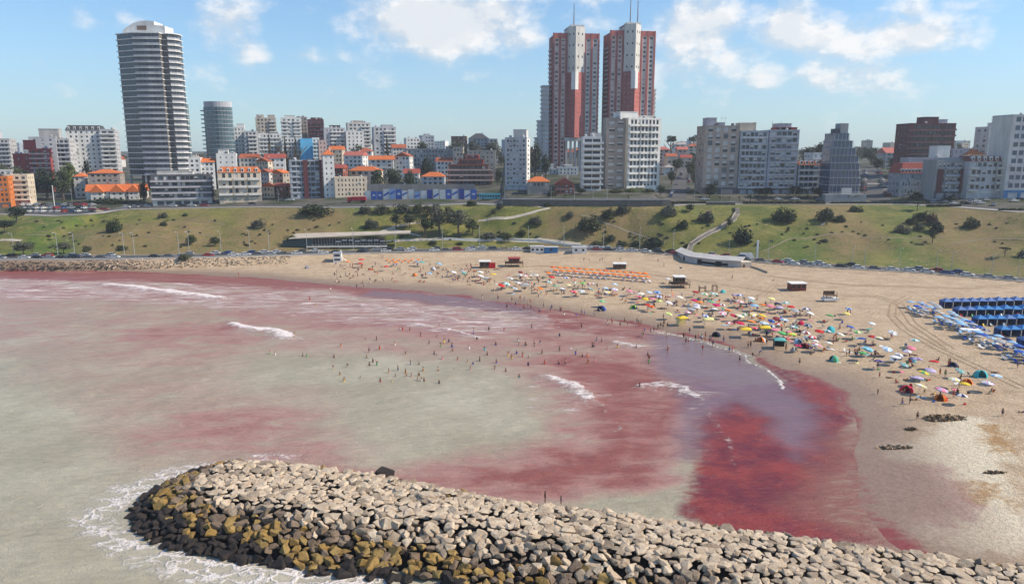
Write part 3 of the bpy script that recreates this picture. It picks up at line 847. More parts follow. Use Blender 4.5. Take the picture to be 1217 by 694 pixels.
        c = MB(); c.box(hw * .3, hw * .3 + .7, dep * .55, dep * .55 + .7, H, H + h + .9); c.box(hw * .3 - .1, hw * .3 + .8, dep * .55 - .1, dep * .55 + .8, H + h + .9, H + h + 1.1); c.build('chimney', W('offwhite'), r)
        if roof == 'gabley':
            g = MB(); g.add([(-hw, -.01, H), (hw, -.01, H), (0, -.01, H + h * .93)], [(0, 1, 2)]); g.build('gable', W(wall), t)
    for bx in boxes:
        u0, u1, h, col = bx[:4]
        b = MB(); b.box(-hw + Wd * u0, -hw + Wd * u1, dep * .22, dep * .75, H, H + h)
        b.box(-hw + Wd * u0 - .2, -hw + Wd * u1 + .2, dep * .22 - .2, dep * .75 + .2, H + h, H + h + .25)
        b.build('roof_house', W(col), t)
    if roof == 'flat' and Wd > 9:
        for i in range(rng.randint(1, 3)):
            b = MB(); r = rng.uniform(.6, 1.0); x, y = rng.uniform(-hw * .8, hw * .8), rng.uniform(1.5, dep * .2 + 2)
            b.tube((0, 0, .3), (0, 0, .3 + r * 1.7), r, r, 10); b.tube((0, 0, .3 + r * 1.7), (0, 0, .3 + r * 2.1), r, r * .3, 10); b.box(-r, r, -r, r, 0, .3)
            b.build('water_tank', W(rng.choice(['pale', 'concrete', 'dark'])), t, (x, y, H))
    for i in range(ant):
        b = MB(); b.tube((0, 0, 0), (0, 0, 6), .08, .05, 5); b.box(-.8, .8, -.04, .04, 4.6, 4.7); b.box(-.6, .6, -.04, .04, 5.3, 5.4)
        b.build('antenna', PIPE, t, (rng.uniform(-hw * .6, hw * .6), dep * .5, H + .2))
    return t, p, Wd, H
AP, HS = 'apartment block', 'house'
# ---- left end of the seafront
B('grey stepped block at far left edge of the skyline', AP, -4, 26, 166, D=470, wall='concrete', nc=7, blinds=.2, boxes=[(.1, .6, 6, 'pale')], bal=[(.5, 1, .1, 1)], balc='pale')
B('red painted stepped block with cream balcony bands behind the dark trees', AP, 50, 71, 178, D=430, wall='red', nc=3, ns=0, bal=[(0, 1, .1, 1)], balc='pink', boxes=[(-.25, .3, 6, 'red')], dep=6)
B('plain dark red windowless wall block beside the cream balcony bands', AP, 31, 50, 184, D=432, wall='red', nc=2, ns=0, wf=.2, hf=.3, dep=6)
B('tall grey white block with set back rooftop room left of the slate roofed block', AP, 52, 80, 164, D=480, wall='pale', nc=3, wf=.3, hf=.4, boxes=[(.35, 1.1, 6, 'concrete')])
B('grey balcony wing with stacked loggias beside the slate roofed white block', AP, 80, 96, 166, D=485, wall='pale', nc=3, bal=[(0, 1, .1, 1)], balc='pale', wf=.75)
B('white block of small windows under a dark slate mansard roof', AP, 96, 134, 155, D=500, wall='white', nc=6, wf=.38, hf=.45, blinds=.35, roof='mansard', rc='slate', rh=3.5)
B('pale balcony wing between the slate roofed block and the tallest glass tower', AP, 134, 150, 155, D=502, wall='pale', nc=2, bal=[(0, 1, .05, 1)], balc='white', wf=.7)
B('orange fronted corner building at the left edge above the car park', AP, -8, 12, 211, ybase=247, wall='orange', nc=4, base='dark', ns=3, dep=10)
B('cream balcony block with red shop canopy at the left edge', AP, 13, 35, 209, ybase=244, wall='cream', nc=3, bal=[(0, 1.02, 1, 1)], balc='cream', base='red', dep=12)
B('cream and white block rising behind the orange fronted corner building', AP, -6, 24, 203, D=395, wall='offwhite', nc=5)
# orange roofed chalet: three gables in a row
def chalet():
    p = ground(139, 238); k = (p[1] * CP + 5) / FOC
    t = thing('chalet', 'long white chalet with orange tiled roofs and three front gables', HS, p, .3)
    wm, gl = MB(), []
    Wd = 64 * k; hw = Wd / 2; H = 5.2
    facade(wm, gl, (-hw, 0, 0), (1, 0, 0), (0, -1, 0), Wd, 0, H, 2, 12, .4, .5, blinds=.2)
    for sx in (1, -1): wm.quad((sx * hw, 0, 0), (sx * hw, 9, 0), (sx * hw, 9, H), (sx * hw, 0, H))
    wm.quad((-hw, 9, 0), (hw, 9, 0), (hw, 9, H), (-hw, 9, H)); wm.box(-hw + .1, hw - .1, .3, 8.9, -3, .1)
    wm.build('wall', W('offwhite'), t)
    b = MB(); hiproof(b, -hw, hw, 0, 9, H, 4.0, gable='x'); r = b.build('roof', RF('orange'), t)
    for u, w in ((-.62, 7), (.05, 8), (.6, 6)):
        b = MB(); hiproof(b, hw * u - w / 2, hw * u + w / 2, -2, 4.5, H - .4, 4.4, gable='y'); b.build('gable_roof', RF('orange'), t)
        g, gg = MB(), []
        facade(g, gg, (hw * u - w / 2 + .2, -1.9, 0), (1, 0, 0), (0, -1, 0), w - .4, 0, H - .4, 2, 2, .4, .5)
        for s_ in (-1, 1): g.quad((hw * u + s_ * (w / 2 - .2), -1.9, 0), (hw * u + s_ * (w / 2 - .2), 0, 0), (hw * u + s_ * (w / 2 - .2), 0, H - .4), (hw * u + s_ * (w / 2 - .2), -1.9, H - .4))
        g.add([(hw * u - w / 2 + .2, -1.9, H - .4), (hw * u + w / 2 - .2, -1.9, H - .4), (hw * u, -1.9, H + 3.5)], [(0, 1, 2)])
        g.build('gable', W('offwhite'), t)
        panes(t, gg, p[1])
    panes(t, gl, p[1])
    for u in (-.3, .35):
        c = MB(); c.box(-.4, .4, -.4, .4, 0, 2.2); c.build('chimney', W('brick'), r, (hw * u, 5, H + 3))
chalet()
B('low house with a flat orange tiled roof behind the long white chalet', HS, 116, 150, 206, D=385, wall='taupe', roof='hip', rc='orange', rh=2.2, nc=5, name='house')
B('small house with orange hip roof among the dark trees left of the chalet', HS, 98, 110, 210, D=390, wall='offwhite', roof='hip', rc='orange', rh=2, nc=2, name='house')
B('five storey dark fronted block with long white balcony bands at the top of the slope', AP, 185, 250, 209, ybase=244, wall='dark', fl=5, nc=12, wf=.75, hf=.62, bal=[(-.01, 1.01, 1, 1)], balc='offwhite', roof='flat', base='offwhite', dep=12, ns=2, boxes=[(.1, .7, 2.2, 'offwhite')], rail=W('lilac'))
B('cream seafront hotel with five rows of white balconies under an orange mansard roof with dormers', AP, 263, 310, 205, ybase=241, wall='cream', fl=4, nc=6, wf=.5, hf=.55, bal=[(0, .3, 1, 1), (.36, .64, 1, 1), (.7, 1, 1, 1)], balc='white', roof='mansard', rc='orange', rh=3.0, base='stone', dep=13)
B('low white terrace house above the dark fronted balcony block', HS, 222, 246, 189, D=420, wall='white', nc=4, name='house')
B('white cubic house with orange tiled lean to roof right of the low terrace', HS, 246, 262, 193, D=425, wall='white', nc=3, roof='gablex', rc='orange', rh=2.5, name='house')
B('white flat roofed cubic house with two bright blank walls behind the cream hotel', HS, 266, 288, 184, D=430, wall='white', nc=3, wf=.25, hf=.3, name='house', boxes=[(.1, .6, 3, 'white')])
# ---- the hill of white towers
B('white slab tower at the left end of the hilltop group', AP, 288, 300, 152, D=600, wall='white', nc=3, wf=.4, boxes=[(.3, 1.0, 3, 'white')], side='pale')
B('grey white tower beside the hilltop white slab with open balconies', AP, 300, 314, 157, D=590, wall='pale', nc=3, bal=[(.3, 1, .1, 1)], balc='white')
B('beige grey tower with twin rooftop blocks standing highest of the left hilltop group', AP, 314, 337, 141, D=660, wall='beige', nc=5, boxes=[(.05, .4, 3, 'beige'), (.6, .95, 3, 'beige')], bal=[(.65, 1, .2, 1)], balc='offwhite')
B('broad white block with balcony rows below the beige grey tower', AP, 316, 342, 160, D=560, wall='white', nc=6, bal=[(0, 1, .1, 1)], balc='white')
B('white tower with stacked corner balconies left of the maroon tower', AP, 343, 366, 141, D=640, wall='white', nc=4, bal=[(0, .4, .1, 1), (.6, 1, .1, 1)], balc='white', boxes=[(.2, .7, 2.5, 'white')])
B('slim brownish tower between the white tower and the maroon tower', AP, 361, 373, 140, D=665, wall='taupe', nc=3)
B('maroon tower with pale floor bands on the hilltop', AP, 374, 392, 143, D=650, wall='maroon', nc=4, bal=[(0, 1, .1, 1)], balc='maroon', boxes=[(.2, .8, 2, 'maroon')], cornice='pink')
B('low white block with a sky blue painted end wall', AP, 345, 365, 165, D=520, wall='white', nc=5, bal=[(0, 1, .3, 1)], balc='white')
B('sky blue painted blank gable wall of a block on the hill', AP, 364, 378, 166, D=512, wall='cyan', front_win=False, ns=0)
B('white block with balcony slabs right of the sky blue wall', AP, 378, 386, 165, D=522, wall='white', nc=2, bal=[(0, 1, .2, 1)], balc='white')
B('slim pink and white block standing alone below the maroon tower', AP, 385, 394, 168, D=500, wall='pink', nc=2, wf=.3)
B('grey white tower with stepped white balconies right of the maroon tower', AP, 392, 416, 153, D=600, wall='pale', nc=5, bal=[(.3, 1, .1, 1)], balc='white', boxes=[(.3, .8, 2.5, 'dark')])
B('tall beige white tower with a flat overhanging top in the middle of the hilltop', AP, 419, 446, 147, D=640, wall='offwhite', nc=5, boxes=[(.2, .7, 2.2, 'beige')], bal=[(.6, 1, .2, 1)], balc='white')
B('white lower wing in front of the tall beige white hilltop tower', AP, 417, 438, 157, D=600, wall='white', nc=4, wf=.35)
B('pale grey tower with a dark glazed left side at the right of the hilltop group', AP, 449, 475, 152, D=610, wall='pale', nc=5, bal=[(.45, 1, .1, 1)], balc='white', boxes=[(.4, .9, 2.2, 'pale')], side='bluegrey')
B('small white hilltop block with water tanks right of the tower group', AP, 486, 503, 165, D=700, wall='white', nc=4)
B('small grey hilltop block with a domed tree before it', AP, 504, 519, 162, D=720, wall='bluegrey', nc=4, boxes=[(.3, .7, 2, 'pale')])
B('dark brown flat block on the skyline left of the pointed roof', AP, 538, 556, 163, D=700, wall='brown', nc=5)
B('grey block with a pointed greenish roof on the skyline', AP, 558, 582, 165, D=700, wall='bluegrey', nc=5, roof='hip', rc='slate', rh=5)
B('small pale skyline block just left of the white tower by the slope', AP, 582, 592, 166, D=690, wall='pale', nc=2)
B('long low dark grey school block with one row of windows on the hill', AP, 484, 540, 178, D=520, wall='grey', nc=14, wf=.5)
B('pale stone block with stepped parapet above the stepped brown terraces', AP, 540, 552, 176, D=500, wall='stone', nc=3)
B('ochre grey low block behind the stepped brown terraces', AP, 556, 590, 180, D=500, wall='stone', nc=6, wf=.3)
# ---- houses in the dip
for (x0, x1, yt, yb, D, wall, roof, rc, lab) in (
    (292, 312, 188, None, 440, 'offwhite', 'gablex', 'rust', 'rust roofed house left of the hillside conifers'),
    (310, 326, 192, None, 425, 'cream', 'gabley', 'rust', 'cream gabled house with rust roof below the conifers'),
    (322, 345, 188, None, 430, 'white', 'gablex', 'red', 'white house with broad red roof under the three conifers'),
    (312, 326, 205, None, 392, 'offwhite', 'gabley', 'rust', 'narrow gabled villa right of the cream hotel'),
    (326, 342, 206, None, 396, 'stone', 'gabley', 'orange', 'stone villa with orange gable beside the grey framed glass block'),
    (314, 330, 222, None, 378, 'cream', 'gabley', 'rust', 'small timbered cottage with rust gable between hotel and glass block'),
    (330, 344, 222, None, 380, 'brown', 'gablex', 'red', 'dark cottage with red roof against the grey framed glass block'),
    (397, 412, 200, None, 405, 'brick', 'gablex', 'red', 'red brick house tight behind the white pier of the glass block'),
    (412, 436, 185, None, 470, 'white', 'gablex', 'coral', 'rambling white house with coral roofs in the dip'),
    (417, 453, 203, None, 415, 'cream', 'hip', 'orange', 'wide cream house with bright orange hip roof in the dip'),
    (442, 471, 190, None, 460, 'offwhite', 'gablex', 'orange', 'long house with steep orange roof behind the wide orange hip roof'),
    (472, 490, 186, None, 465, 'white', 'gabley', 'rust', 'white gabled house with rust roof by the hillside wood'),
    (482, 500, 206, None, 420, 'offwhite', 'gablex', 'red', 'low house with red roof above the grey boundary wall'),
    (502, 530, 210, None, 418, 'pale', 'hip', 'orange', 'low pale house with orange hip roof above the grey boundary wall'),
    (520, 540, 192, None, 470, 'white', 'gablex', 'rust', 'white house with rust roof left of the stepped brown terraces'),
    (470, 486, 176, None, 560, 'offwhite', 'gablex', 'rust', 'small rust roofed house on the ridge of the dip'),
    (396, 412, 178, None, 540, 'cream', 'gablex', 'orange', 'small orange roofed house under the grey white stepped tower'),
    (430, 446, 180, None, 545, 'white', 'hip', 'rust', 'small white house with rust hip roof under the tall beige white tower')):
    B(lab, HS, x0, x1, yt, ybase=yb, D=D, wall=wall, nc=4, roof=roof, rc=rc, name='house', dep=10, ns=2, rh=None, rz=rnd.uniform(-.25, .25))
t, p, Wd, H = B('grey framed block with two tall glazed bays and a dark red pier', AP, 347, 383, 192, ybase=236, wall='bluegrey', fl=7, nc=6, wf=.84, hf=.74, blinds=.12, ns=2, dep=13, cornice='pale')
for a, c in ((.42, .57), (.93, 1.02)):
    b = MB(); b.box(-Wd / 2 + Wd * a, -Wd / 2 + Wd * c, -.9, -.31, 0, H + .8); b.build('pier', W('maroon'), t)
B('slim white stair tower with orange tiled cap at the right of the glass block', AP, 386, 399, 184, ybase=235, wall='white', nc=2, wf=.3, hf=.35, roof='hip', rc='orange', rh=3, dep=9, ns=1)
B('cream unfinished low block with open terraces and stained walls', AP, 399, 437, 212, ybase=234, wall='cream', nc=8, wf=.35, hf=.5, roof='flat', dep=10, blinds=0)
# stepped brown terraces
def stepped():
    p = ground(559, 221); k = (p[1] * CP + 4) / FOC
    t = thing('terraced_building', 'dark brown terraced block with pale balcony bands stepping back to a red top', AP, p)
    spans = [(-27, 26), (-27, 26), (-27, 25), (-26, 21), (-14, 15), (-6, 10)]
    fh = 36 * k / 6
    for j, (a, c) in enumerate(spans):
        b, gl = MB(), []
        y = j * .9
        facade(b, gl, (a * k, y, j * fh), (1, 0, 0), (0, -1, 0), (c - a) * k, 0, fh, 1, 9, .8, .6, blinds=.1)
        facade(b, gl, (c * k, y, j * fh), (0, 1, 0), (1, 0, 0), 12, 0, fh, 1, 4, .6, .5)
        b.quad((a * k, 12 + y, j * fh), (a * k, y, j * fh), (a * k, y, j * fh + fh), (a * k, 12 + y, j * fh + fh))
        b.quad((a * k, y, j * fh + fh - .01), (c * k, y, j * fh + fh - .01), (c * k, y + 12, j * fh + fh - .01), (a * k, y + 12, j * fh + fh - .01))
        if j == 0: b.box(a * k + .1, c * k - .1, .3, 12, -4, 0)
        b.build('storey', W('brown' if j < 4 else 'red'), t)
        panes(t, gl, 900)
        if j < 5:
            s_ = MB(); s_.box(a * k - .6, c * k + .8, y - 1.2, y - .003, j * fh + fh - .15, j * fh + fh + .75); s_.build('balcony', W('pink' if j < 3 else 'brick'), t)
stepped()
B('white eleven storey tower with a bright narrow side standing alone by the slope', AP, 600, 626, 165, ybase=226, wall='pale', fl=11, nc=6, wf=.62, hf=.45, blinds=.4, dep=11, ns=1, side='white', cornice='pale', boxes=[(.35, .95, 5, 'offwhite')], rz=-.2, base='bluegrey')  # greyer front and whiter side: shade and sun painted into the walls
B('low house with orange hip roof right of the white eleven storey tower', HS, 627, 653, 216, ybase=231, wall='taupe', nc=5, roof='hip', rc='orange', rh=2.6, name='house', dep=9, base='taupe')
B('maroon timbered house with steep roof left of the striped white block', HS, 660, 682, 219, ybase=231, wall='brick', nc=4, roof='gabley', rc='darkred', rh=3.5, name='house', dep=8, cornice='pink')
B('white stepped house with a little rooftop turret behind the orange hip roof', HS, 646, 661, 202, D=455, wall='white', nc=3, wf=.3, boxes=[(.2, .75, 3.5, 'white')], name='house')
B('white terraced villa behind the maroon timbered house', HS, 662, 686, 200, D=450, wall='white', nc=5, wf=.35, name='house', boxes=[(.3, .7, 2, 'white')])
B('white seven storey block with dark blue glass stripes under a pointed roof', AP, 692, 714, 164, ybase=227, wall='white', fl=9, nc=2, wf=.93, hf=.5, blinds=.05, gm=[mat('dark blue glass', (.012, .02, .045), .1, .3, .3, spec=.6), GLASS, GLASS2], dep=13, ns=2, bal=[(-.03, 1.1, 1, 1)], balc='white', boxes=[(.45, .98, 2.5, 'offwhite')])
t, p, Wd, H = B('taupe wing with paired white window bands left half of the big white block', AP, 719, 742, 142, ybase=224, wall='taupe', fl=10, nc=2, wf=.66, hf=.42, blinds=.85, dep=18, ns=0)
t, p, Wd, H = B('big white ten storey block with open white balconies and roof tank', AP, 742, 786, 142, ybase=223, wall='white', fl=10, nc=8, wf=.6, hf=.62, blinds=.2, dep=16, ns=2, side='cream', bal=[(.02, .3, 1, 1), (.36, .6, 1, 1), (.66, .93, 1, 1)], balc='white', boxes=[(-.15, .38, 4, 'white'), (.45, .9, 2, 'white')], rz=.36)
# ---- the right-hand seafront
B('grey block with pale window panels at the left of the long seafront row', AP, 834, 875, 151, ybase=231, wall='taupe', fl=10, nc=4, wf=.6, hf=.68, blinds=.8, dep=18, ns=3, side='taupe', boxes=[(.1, .38, 5, 'lilac'), (.38, .62, 2.4, 'lilac')], ant=2, base='dark')
B('grey glazed block with a tan roof room amid the long seafront row', AP, 876, 909, 157, ybase=231, wall='bluegrey', fl=10, nc=6, wf=.78, hf=.6, blinds=.35, dep=18, ns=0, boxes=[(.05, .62, 5, 'cream')], ant=1, cornice='pale', base='dark', bal=[(.02, .5, .3, .7)], balc='bluegrey')
B('grey block with a pink red roof band at the right of the seafront row', AP, 910, 945, 156, ybase=231, wall='bluegrey', fl=10, nc=5, wf=.8, hf=.6, blinds=.55, dep=18, ns=2, boxes=[(.3, 1.0, 2.0, 'red'), (.35, .8, 4.2, 'lilac')], ant=2, cornice='lilac', base='dark')
B('low four storey white framed block with an orange roof strip', AP, 947, 972, 196, ybase=231, wall='bluegrey', fl=5, nc=4, wf=.84, hf=.66, blinds=.2, dep=14, roof='mansard', rc='orange', rh=1.8, cornice='white', base='dark')
B('dark brown low wing right of the orange roof strip', AP, 972, 983, 192, ybase=231, wall='brown', nc=2, fl=5, dep=14)
B('white cube house standing above the orange roof strip', HS, 957, 971, 183, D=415, wall='white', nc=2, wf=.2, name='house')
def glass_steps():
    p = ground(1003, 238); k = (p[1] * CP + 4) / FOC
    t = thing('glass_building', 'blue glass block stepping in at the right towards a dark roof tower', AP, p)
    DG = mat('steel blue glass', (.03, .07, .14), .12, .45, .3, spec=.7)
    fl = 9; fh = 78 * k / 9
    for j in range(fl):
        a = -18 + (j > 6) * 1.0 + (j > 7) * 1
        c = [19, 19, 19, 18, 17, 15, 11, 7, 2][j]
        g = MB(); g.prism([(a * k, 1), (c * k - 1, 1), (c * k, 2.5), (c * k, 14), (a * k, 14)], j * fh + .35, j * fh + fh); g.build('glazing', DG, t)
        s_ = MB(); s_.prism([(a * k - .4, 0), (c * k - .6, 0), (c * k + .5, 1.8), (c * k + .5, 14.4), (a * k - .4, 14.4)], j * fh, j * fh + .35); s_.build('floor_slab', W('bluegrey'), t)
        m_ = MB()
        n = max(2, int((c - a) / 4.5))
        for i in range(n + 1):
            x = a * k + (c - a) * k * i / n * .97
            m_.box(x - .07, x + .07, .86, .998, j * fh + .35, j * fh + fh)
        m_.build('mullions', W('pale'), t, kind='stuff')
    b = MB(); b.box(-8 * k, 1 * k, 3, 10, fl * fh, fl * fh + 5.2); b.build('roof_tower', W('grey'), t)
    b = MB(); b.box(-14 * k, -7.8 * k, 4, 9, fl * fh, fl * fh + 2.4); b.build('roof_house', W('dark'), t)
    b = MB(); b.box(-27 * k, 21 * k, -5, -.2, -1, 3.4); b.build('podium', W('grey'), t)
    b = MB(); b.box(-9 * k, 3 * k, -5.2, -5.004, 3.6, 6.8); b.build('sign_panel', W('offwhite'), t)
glass_steps()
B('maroon seven storey block with pink floor bands and a dark roof room', AP, 1067, 1120, 148, D=405, wall='maroon', fl=9, nc=10, wf=.85, hf=.55, blinds=.03, dep=18, ns=4, bal=[(-.03, .68, .25, 1), (.7, 1.0, .25, 1)], balc='pink', rail=W('maroon'), boxes=[(.37, .68, 4.5, 'maroon'), (.68, .88, 3, 'lilac')])
B('blank white party wall under the maroon seven storey block', AP, 1069, 1110, 189, D=372, wall='lilac', front_win=False, ns=0, dep=10)
B('small blank white cube against the maroon seven storey block', HS, 1101, 1116, 175, D=382, wall='white', front_win=False, ns=0, dep=9, name='house')
B('low white wall house right of the maroon block', HS, 1119, 1138, 178, D=400, wall='lilac', nc=3, wf=.2, name='house')
B('house with bright orange roof between the maroon block and the cream tower', HS, 1137, 1158, 184, D=395, wall='cream', nc=3, roof='hip', rc='orange', rh=3.4, name='house')
t, p, Wd, H = B('grey manor with rows of small white windows under a hipped red roof', HS, 1068, 1108, 206, ybase=232, wall='bluegrey', fl=3, nc=10, wf=.42, hf=.5, blinds=.75, dep=13, ns=3, roof='mansard', rc='red', rh=5.5, name='manor')
B('grey and maroon five storey block with glazed loggias', AP, 1109, 1146, 192, ybase=236, wall='grey', fl=5, nc=7, wf=.62, hf=.5, blinds=.6, dep=13, bal=[(.28, .74, 1, 1)], balc='bluegrey', boxes=[(.25, .95, 1.6, 'bluegrey')], base='dark', ns=0)
for u in (0, .8):
    b = MB(); t, p = THINGS[-1], None
    Wm = 37 / FOC * 345
    b.box(-Wm / 2 + Wm * u, -Wm / 2 + Wm * (u + .2), -.5, -.09, 3, 15); b.build('pier', W('maroon'), t)
B('pale four storey block with dark red roof and red brick piers', AP, 1148, 1190, 192, ybase=236, wall='pale', fl=5, nc=6, wf=.66, hf=.52, blinds=.4, dep=13, bal=[(0, .24, 1, 1), (.76, 1, 1, 1)], balc='offwhite', roof='mansard', rc='darkred', rh=2.6, base='offwhite', ns=0)
B('cream white eight storey tower block behind the dark red roofed block', AP, 1158, 1186, 152, D=395, wall='offwhite', fl=10, nc=3, wf=.4, hf=.45, dep=14, ns=2, bal=[(.28, .62, .2, 1)], balc='taupe', boxes=[(.35, 1, 3, 'offwhite')], ant=2)
HG = mat('hotel blue glass', (.025, .07, .14), .12, .5, .4, spec=.7)
B('white hotel with a grid of blue windows and a blue ground floor at right edge', 'hotel', 1192, 1244, 138, ybase=236, wall='pale', fl=10, nc=6, wf=.74, hf=.56, blinds=.0, gm=[HG, GLASS2, HG], dep=16, ns=0, side='offwhite', base='blue', name='hotel')
B('house with coral roof beside the uphill street left of the maroon block', HS, 1042, 1060, 182, D=520, wall='concrete', nc=3, roof='gablex', rc='coral', rh=4, name='house')
for i, (x0, x1, yt, D) in enumerate(((788, 800, 186, 560), (776, 792, 178, 640), (796, 810, 172, 720), (812, 826, 174, 720), (800, 812, 178, 640), (786, 797, 199, 470))):
    B('terracotta roofed house stepping up the hill by the left uphill street', HS, x0, x1, yt, D=D, wall=['cream', 'pink', 'white'][i % 3], nc=2, roof=['gablex', 'hip'][i % 2], rc=['rust', 'coral', 'pale'][i % 3], name='house', group='houses on the hill by the left street', dep=9)
# small houses farther up, only roofs and top floors in view
far = random.Random(5)
for i in range(90):
    x = far.choice([far.uniform(215, 300), far.uniform(395, 600), far.uniform(1040, 1066), far.uniform(-10, 150), far.uniform(395, 600), far.uniform(785, 830), far.uniform(600, 690)])
    D = far.uniform(560, 900)
    g0 = hz(onY(x, 300, D)[0], D)
    yt = topx(onY(x, 300, D)[0], D, g0 + far.uniform(3.5, 8))[1]
    B('small distant house among the trees up on the hill', HS, x, x + far.uniform(9, 15), yt, D=D, wall=far.choice(['white', 'cream', 'offwhite', 'pink', 'stone']), nc=3, ns=0, roof=far.choice(['hip', 'gablex', 'flat', 'gablex']), rc=far.choice(['rust', 'orange', 'coral', 'pale', 'red']), name='house', group='distant houses on the hill', dep=9, rz=far.uniform(-.5, .5))

for i in range(44):
    x = far.choice([far.uniform(225, 300), far.uniform(480, 600), far.uniform(-5, 60), far.uniform(330, 480), far.uniform(600, 650), far.uniform(395, 600), far.uniform(1010, 1160), far.uniform(785, 830)]); D = far.uniform(760, 1050)
    gx = onY(x, 300, D)[0]; yt = topx(gx, D, hz(gx, D) + far.uniform(8, 22))[1]
    B('pale distant block of flats on the far hill', AP, x, x + far.uniform(8, 16), yt, D=D, wall=far.choice(['white', 'pale', 'offwhite', 'beige', 'bluegrey']), nc=4, ns=0, group='distant blocks on the hill', rz=far.uniform(-.3, .4))
# ---- the tall glass tower under construction
def glass_tower():
    D = 480.0
    pc = onY(186, 205, D); k = (D * CP + 3) / FOC; g = hz(pc[0], D)
    t = thing('glass_tower', 'tallest rounded glass tower with white floor slabs and white crown at left', 'tower block', (pc[0], D, g))
    ztop = onY(176, 40, D)[2] - g
    outl = [(-37, 9), (-12, -6), (3, -6.5), (19, -5), (20, 2.5), (25, 3.2), (26.5, -1), (33, 5), (36, 13), (35, 26), (-34, 26), (-38, 16)]
    P = [(x * k, y * k * .8) for x, y in outl]
    def sc(P, f, d=0): return [(x * f, (y - 8) * f + 8 + d) for x, y in P]
    fl = 25; z0 = 9.0; fh = (ztop - z0) / fl
    DG = mat('tower glass', (.05, .062, .078), .16, .5, .12, spec=.6)
    FR = mat('tower mullion', (.17, .175, .19), .5, .1)
    IN = wallmat('raw concrete', (.16, .145, .135))
    gl = MB(); n = len(P)
    inn = sc(P, .955)
    for i in range(n):
        a, b = inn[i], inn[(i + 1) % n]
        m = 0 if i in (0, 9, 10, 11) else (1 if i in (3, 4, 5) else 2)
        gl.quad((a[0], a[1], .32), (b[0], b[1], .32), (b[0], b[1], fh), (a[0], a[1], fh), m)
        L = math.hypot(b[0] - a[0], b[1] - a[1]); q = max(2, int(L / 2.6))
    gme = gl.mesh('glazing', [DG, IN, mat('tower front glass', (.07, .078, .092), .25, .7, .16, spec=.5)])
    mm = MB()
    for i in (0, 1, 2, 6, 7, 11):
        a, b = Vector(sc(P, .958)[i]), Vector(sc(P, .958)[(i + 1) % n])
        q = max(2, int((b - a).length / 2.4)); d = (b - a).normalized(); nr = Vector((d.y, -d.x))
        for j in range(q):
            c = a + (b - a) * (j + .5) / q + nr * .06
            mm.box(c.x - .1, c.x + .1, c.y - .1, c.y + .1, .34, fh - .02)
    mme = mm.mesh('mullion', FR)
    sb = MB(); sb.prism(sc(P, 1.0), -.2, .32)
    rl = MB()
    for i in ():
        a, b = Vector(sc(P, .992)[i]), Vector(sc(P, .992)[i + 1])
        rl.add([(a.x, a.y, .32), (b.x, b.y, .32), (b.x, b.y, 1.25), (a.x, a.y, 1.25), (a.x, a.y + .08, .32), (b.x, b.y + .08, .32), (b.x, b.y + .08, 1.25), (a.x, a.y + .08, 1.25)], [(0, 1, 2, 3), (7, 6, 5, 4), (3, 2, 6, 7)])
    sme = sb.mesh('floor_slab', W('white'))
    rms = {}
    for i in (1, 2, 6, 7):
        a, b = Vector(sc(P, .992)[i]), Vector(sc(P, .992)[i + 1]); rl = MB()
        rl.add([(a.x, a.y, .32), (b.x, b.y, .32), (b.x, b.y, 1.25), (a.x, a.y, 1.25), (a.x, a.y + .08, .32), (b.x, b.y + .08, .32), (b.x, b.y + .08, 1.25), (a.x, a.y + .08, 1.25)], [(0, 1, 2, 3), (7, 6, 5, 4), (3, 2, 6, 7)])
        rms[i] = rl.mesh('railing', [wallmat('tower railing', (.40, .40, .42))])
    cm = MB()                                # concrete core seen in the open slot at right
    for j in range(fl):
        z = z0 + j * fh
        link('floor_slab', sme, t, (0, 0, z)); link('glazing', gme, t, (0, 0, z)); link('mullions', mme, t, (0, 0, z), 'stuff')
        for i in (1, 2, 6, 7): link('railing', rms[i], t, (0, 0, z))
    link('floor_slab', sme, t, (0, 0, ztop))
    b = MB(); Q = sc(P, .62)
    b.prism(Q, -4, z0); b.build('core', IN, t)
    for i, (x, y) in enumerate(sc(P, .93)):
        if i < 8: c = MB(); c.tube((x, y, -3), (x, y, z0), .7, .7, 8); c.build('column', W('concrete'), t)
    b = MB()                                  # white sail-like crown
    prof = [(-27, 0.5), (-27, 2.2), (-22, 4.2), (-14, 6.6), (-6, 7.9), (3, 8.1), (10, 7.6), (10.1, 5.6), (22, 4.9), (22, .4)]
    for y, s_ in ((4, 1), (15, -1)):
        pass
    vs = [(x * k, 3.0 + .0 * z, ztop + z) for x, z in prof] + [(x * k, 15.0, ztop + z) for x, z in prof]
    m_ = len(prof)
    b.add(vs, [(i, (i + 1) % m_, m_ + (i + 1) % m_, m_ + i) for i in range(m_)] + [tuple(range(m_ - 1, -1, -1)), tuple(range(m_, 2 * m_))])
    b.build('crown', W('white'), t)
    b = MB(); b.box(-10 * k, 1 * k, 2.7, 2.99, ztop + 2.4, ztop + 5.0); b.build('window', wallmat('raw opening', (.22, .15, .12)), t)
    # lower rounded wing behind at the right
    t2 = thing('glass_tower', 'slim pale green glass tower wing behind the right side of the tallest tower', 'tower block', (onY(216, 205, 520)[0], 520, hz(onY(216, 205, 520)[0], 520)))
    h2 = onY(216, 124, 520)[2] - t2.location.z; k2 = 520 / FOC
    nf = 18
    gm2 = mat('pale green glass', (.16, .24, .25), .15, .3, .3, spec=.6)
    P2 = [(9 * k2 * math.cos(a), 9 * k2 * math.sin(a) + 6) for a in np.linspace(0, 2 * math.pi, 18, endpoint=False)]
    a1 = MB(); a1.prism(P2, .3, h2 / nf); gme = a1.mesh('glazing', gm2)
    a2 = MB(); a2.prism([(x * 1.05, (y - 6) * 1.05 + 6) for x, y in P2], 0, .3); sme = a2.mesh('floor_slab', W('pale'))
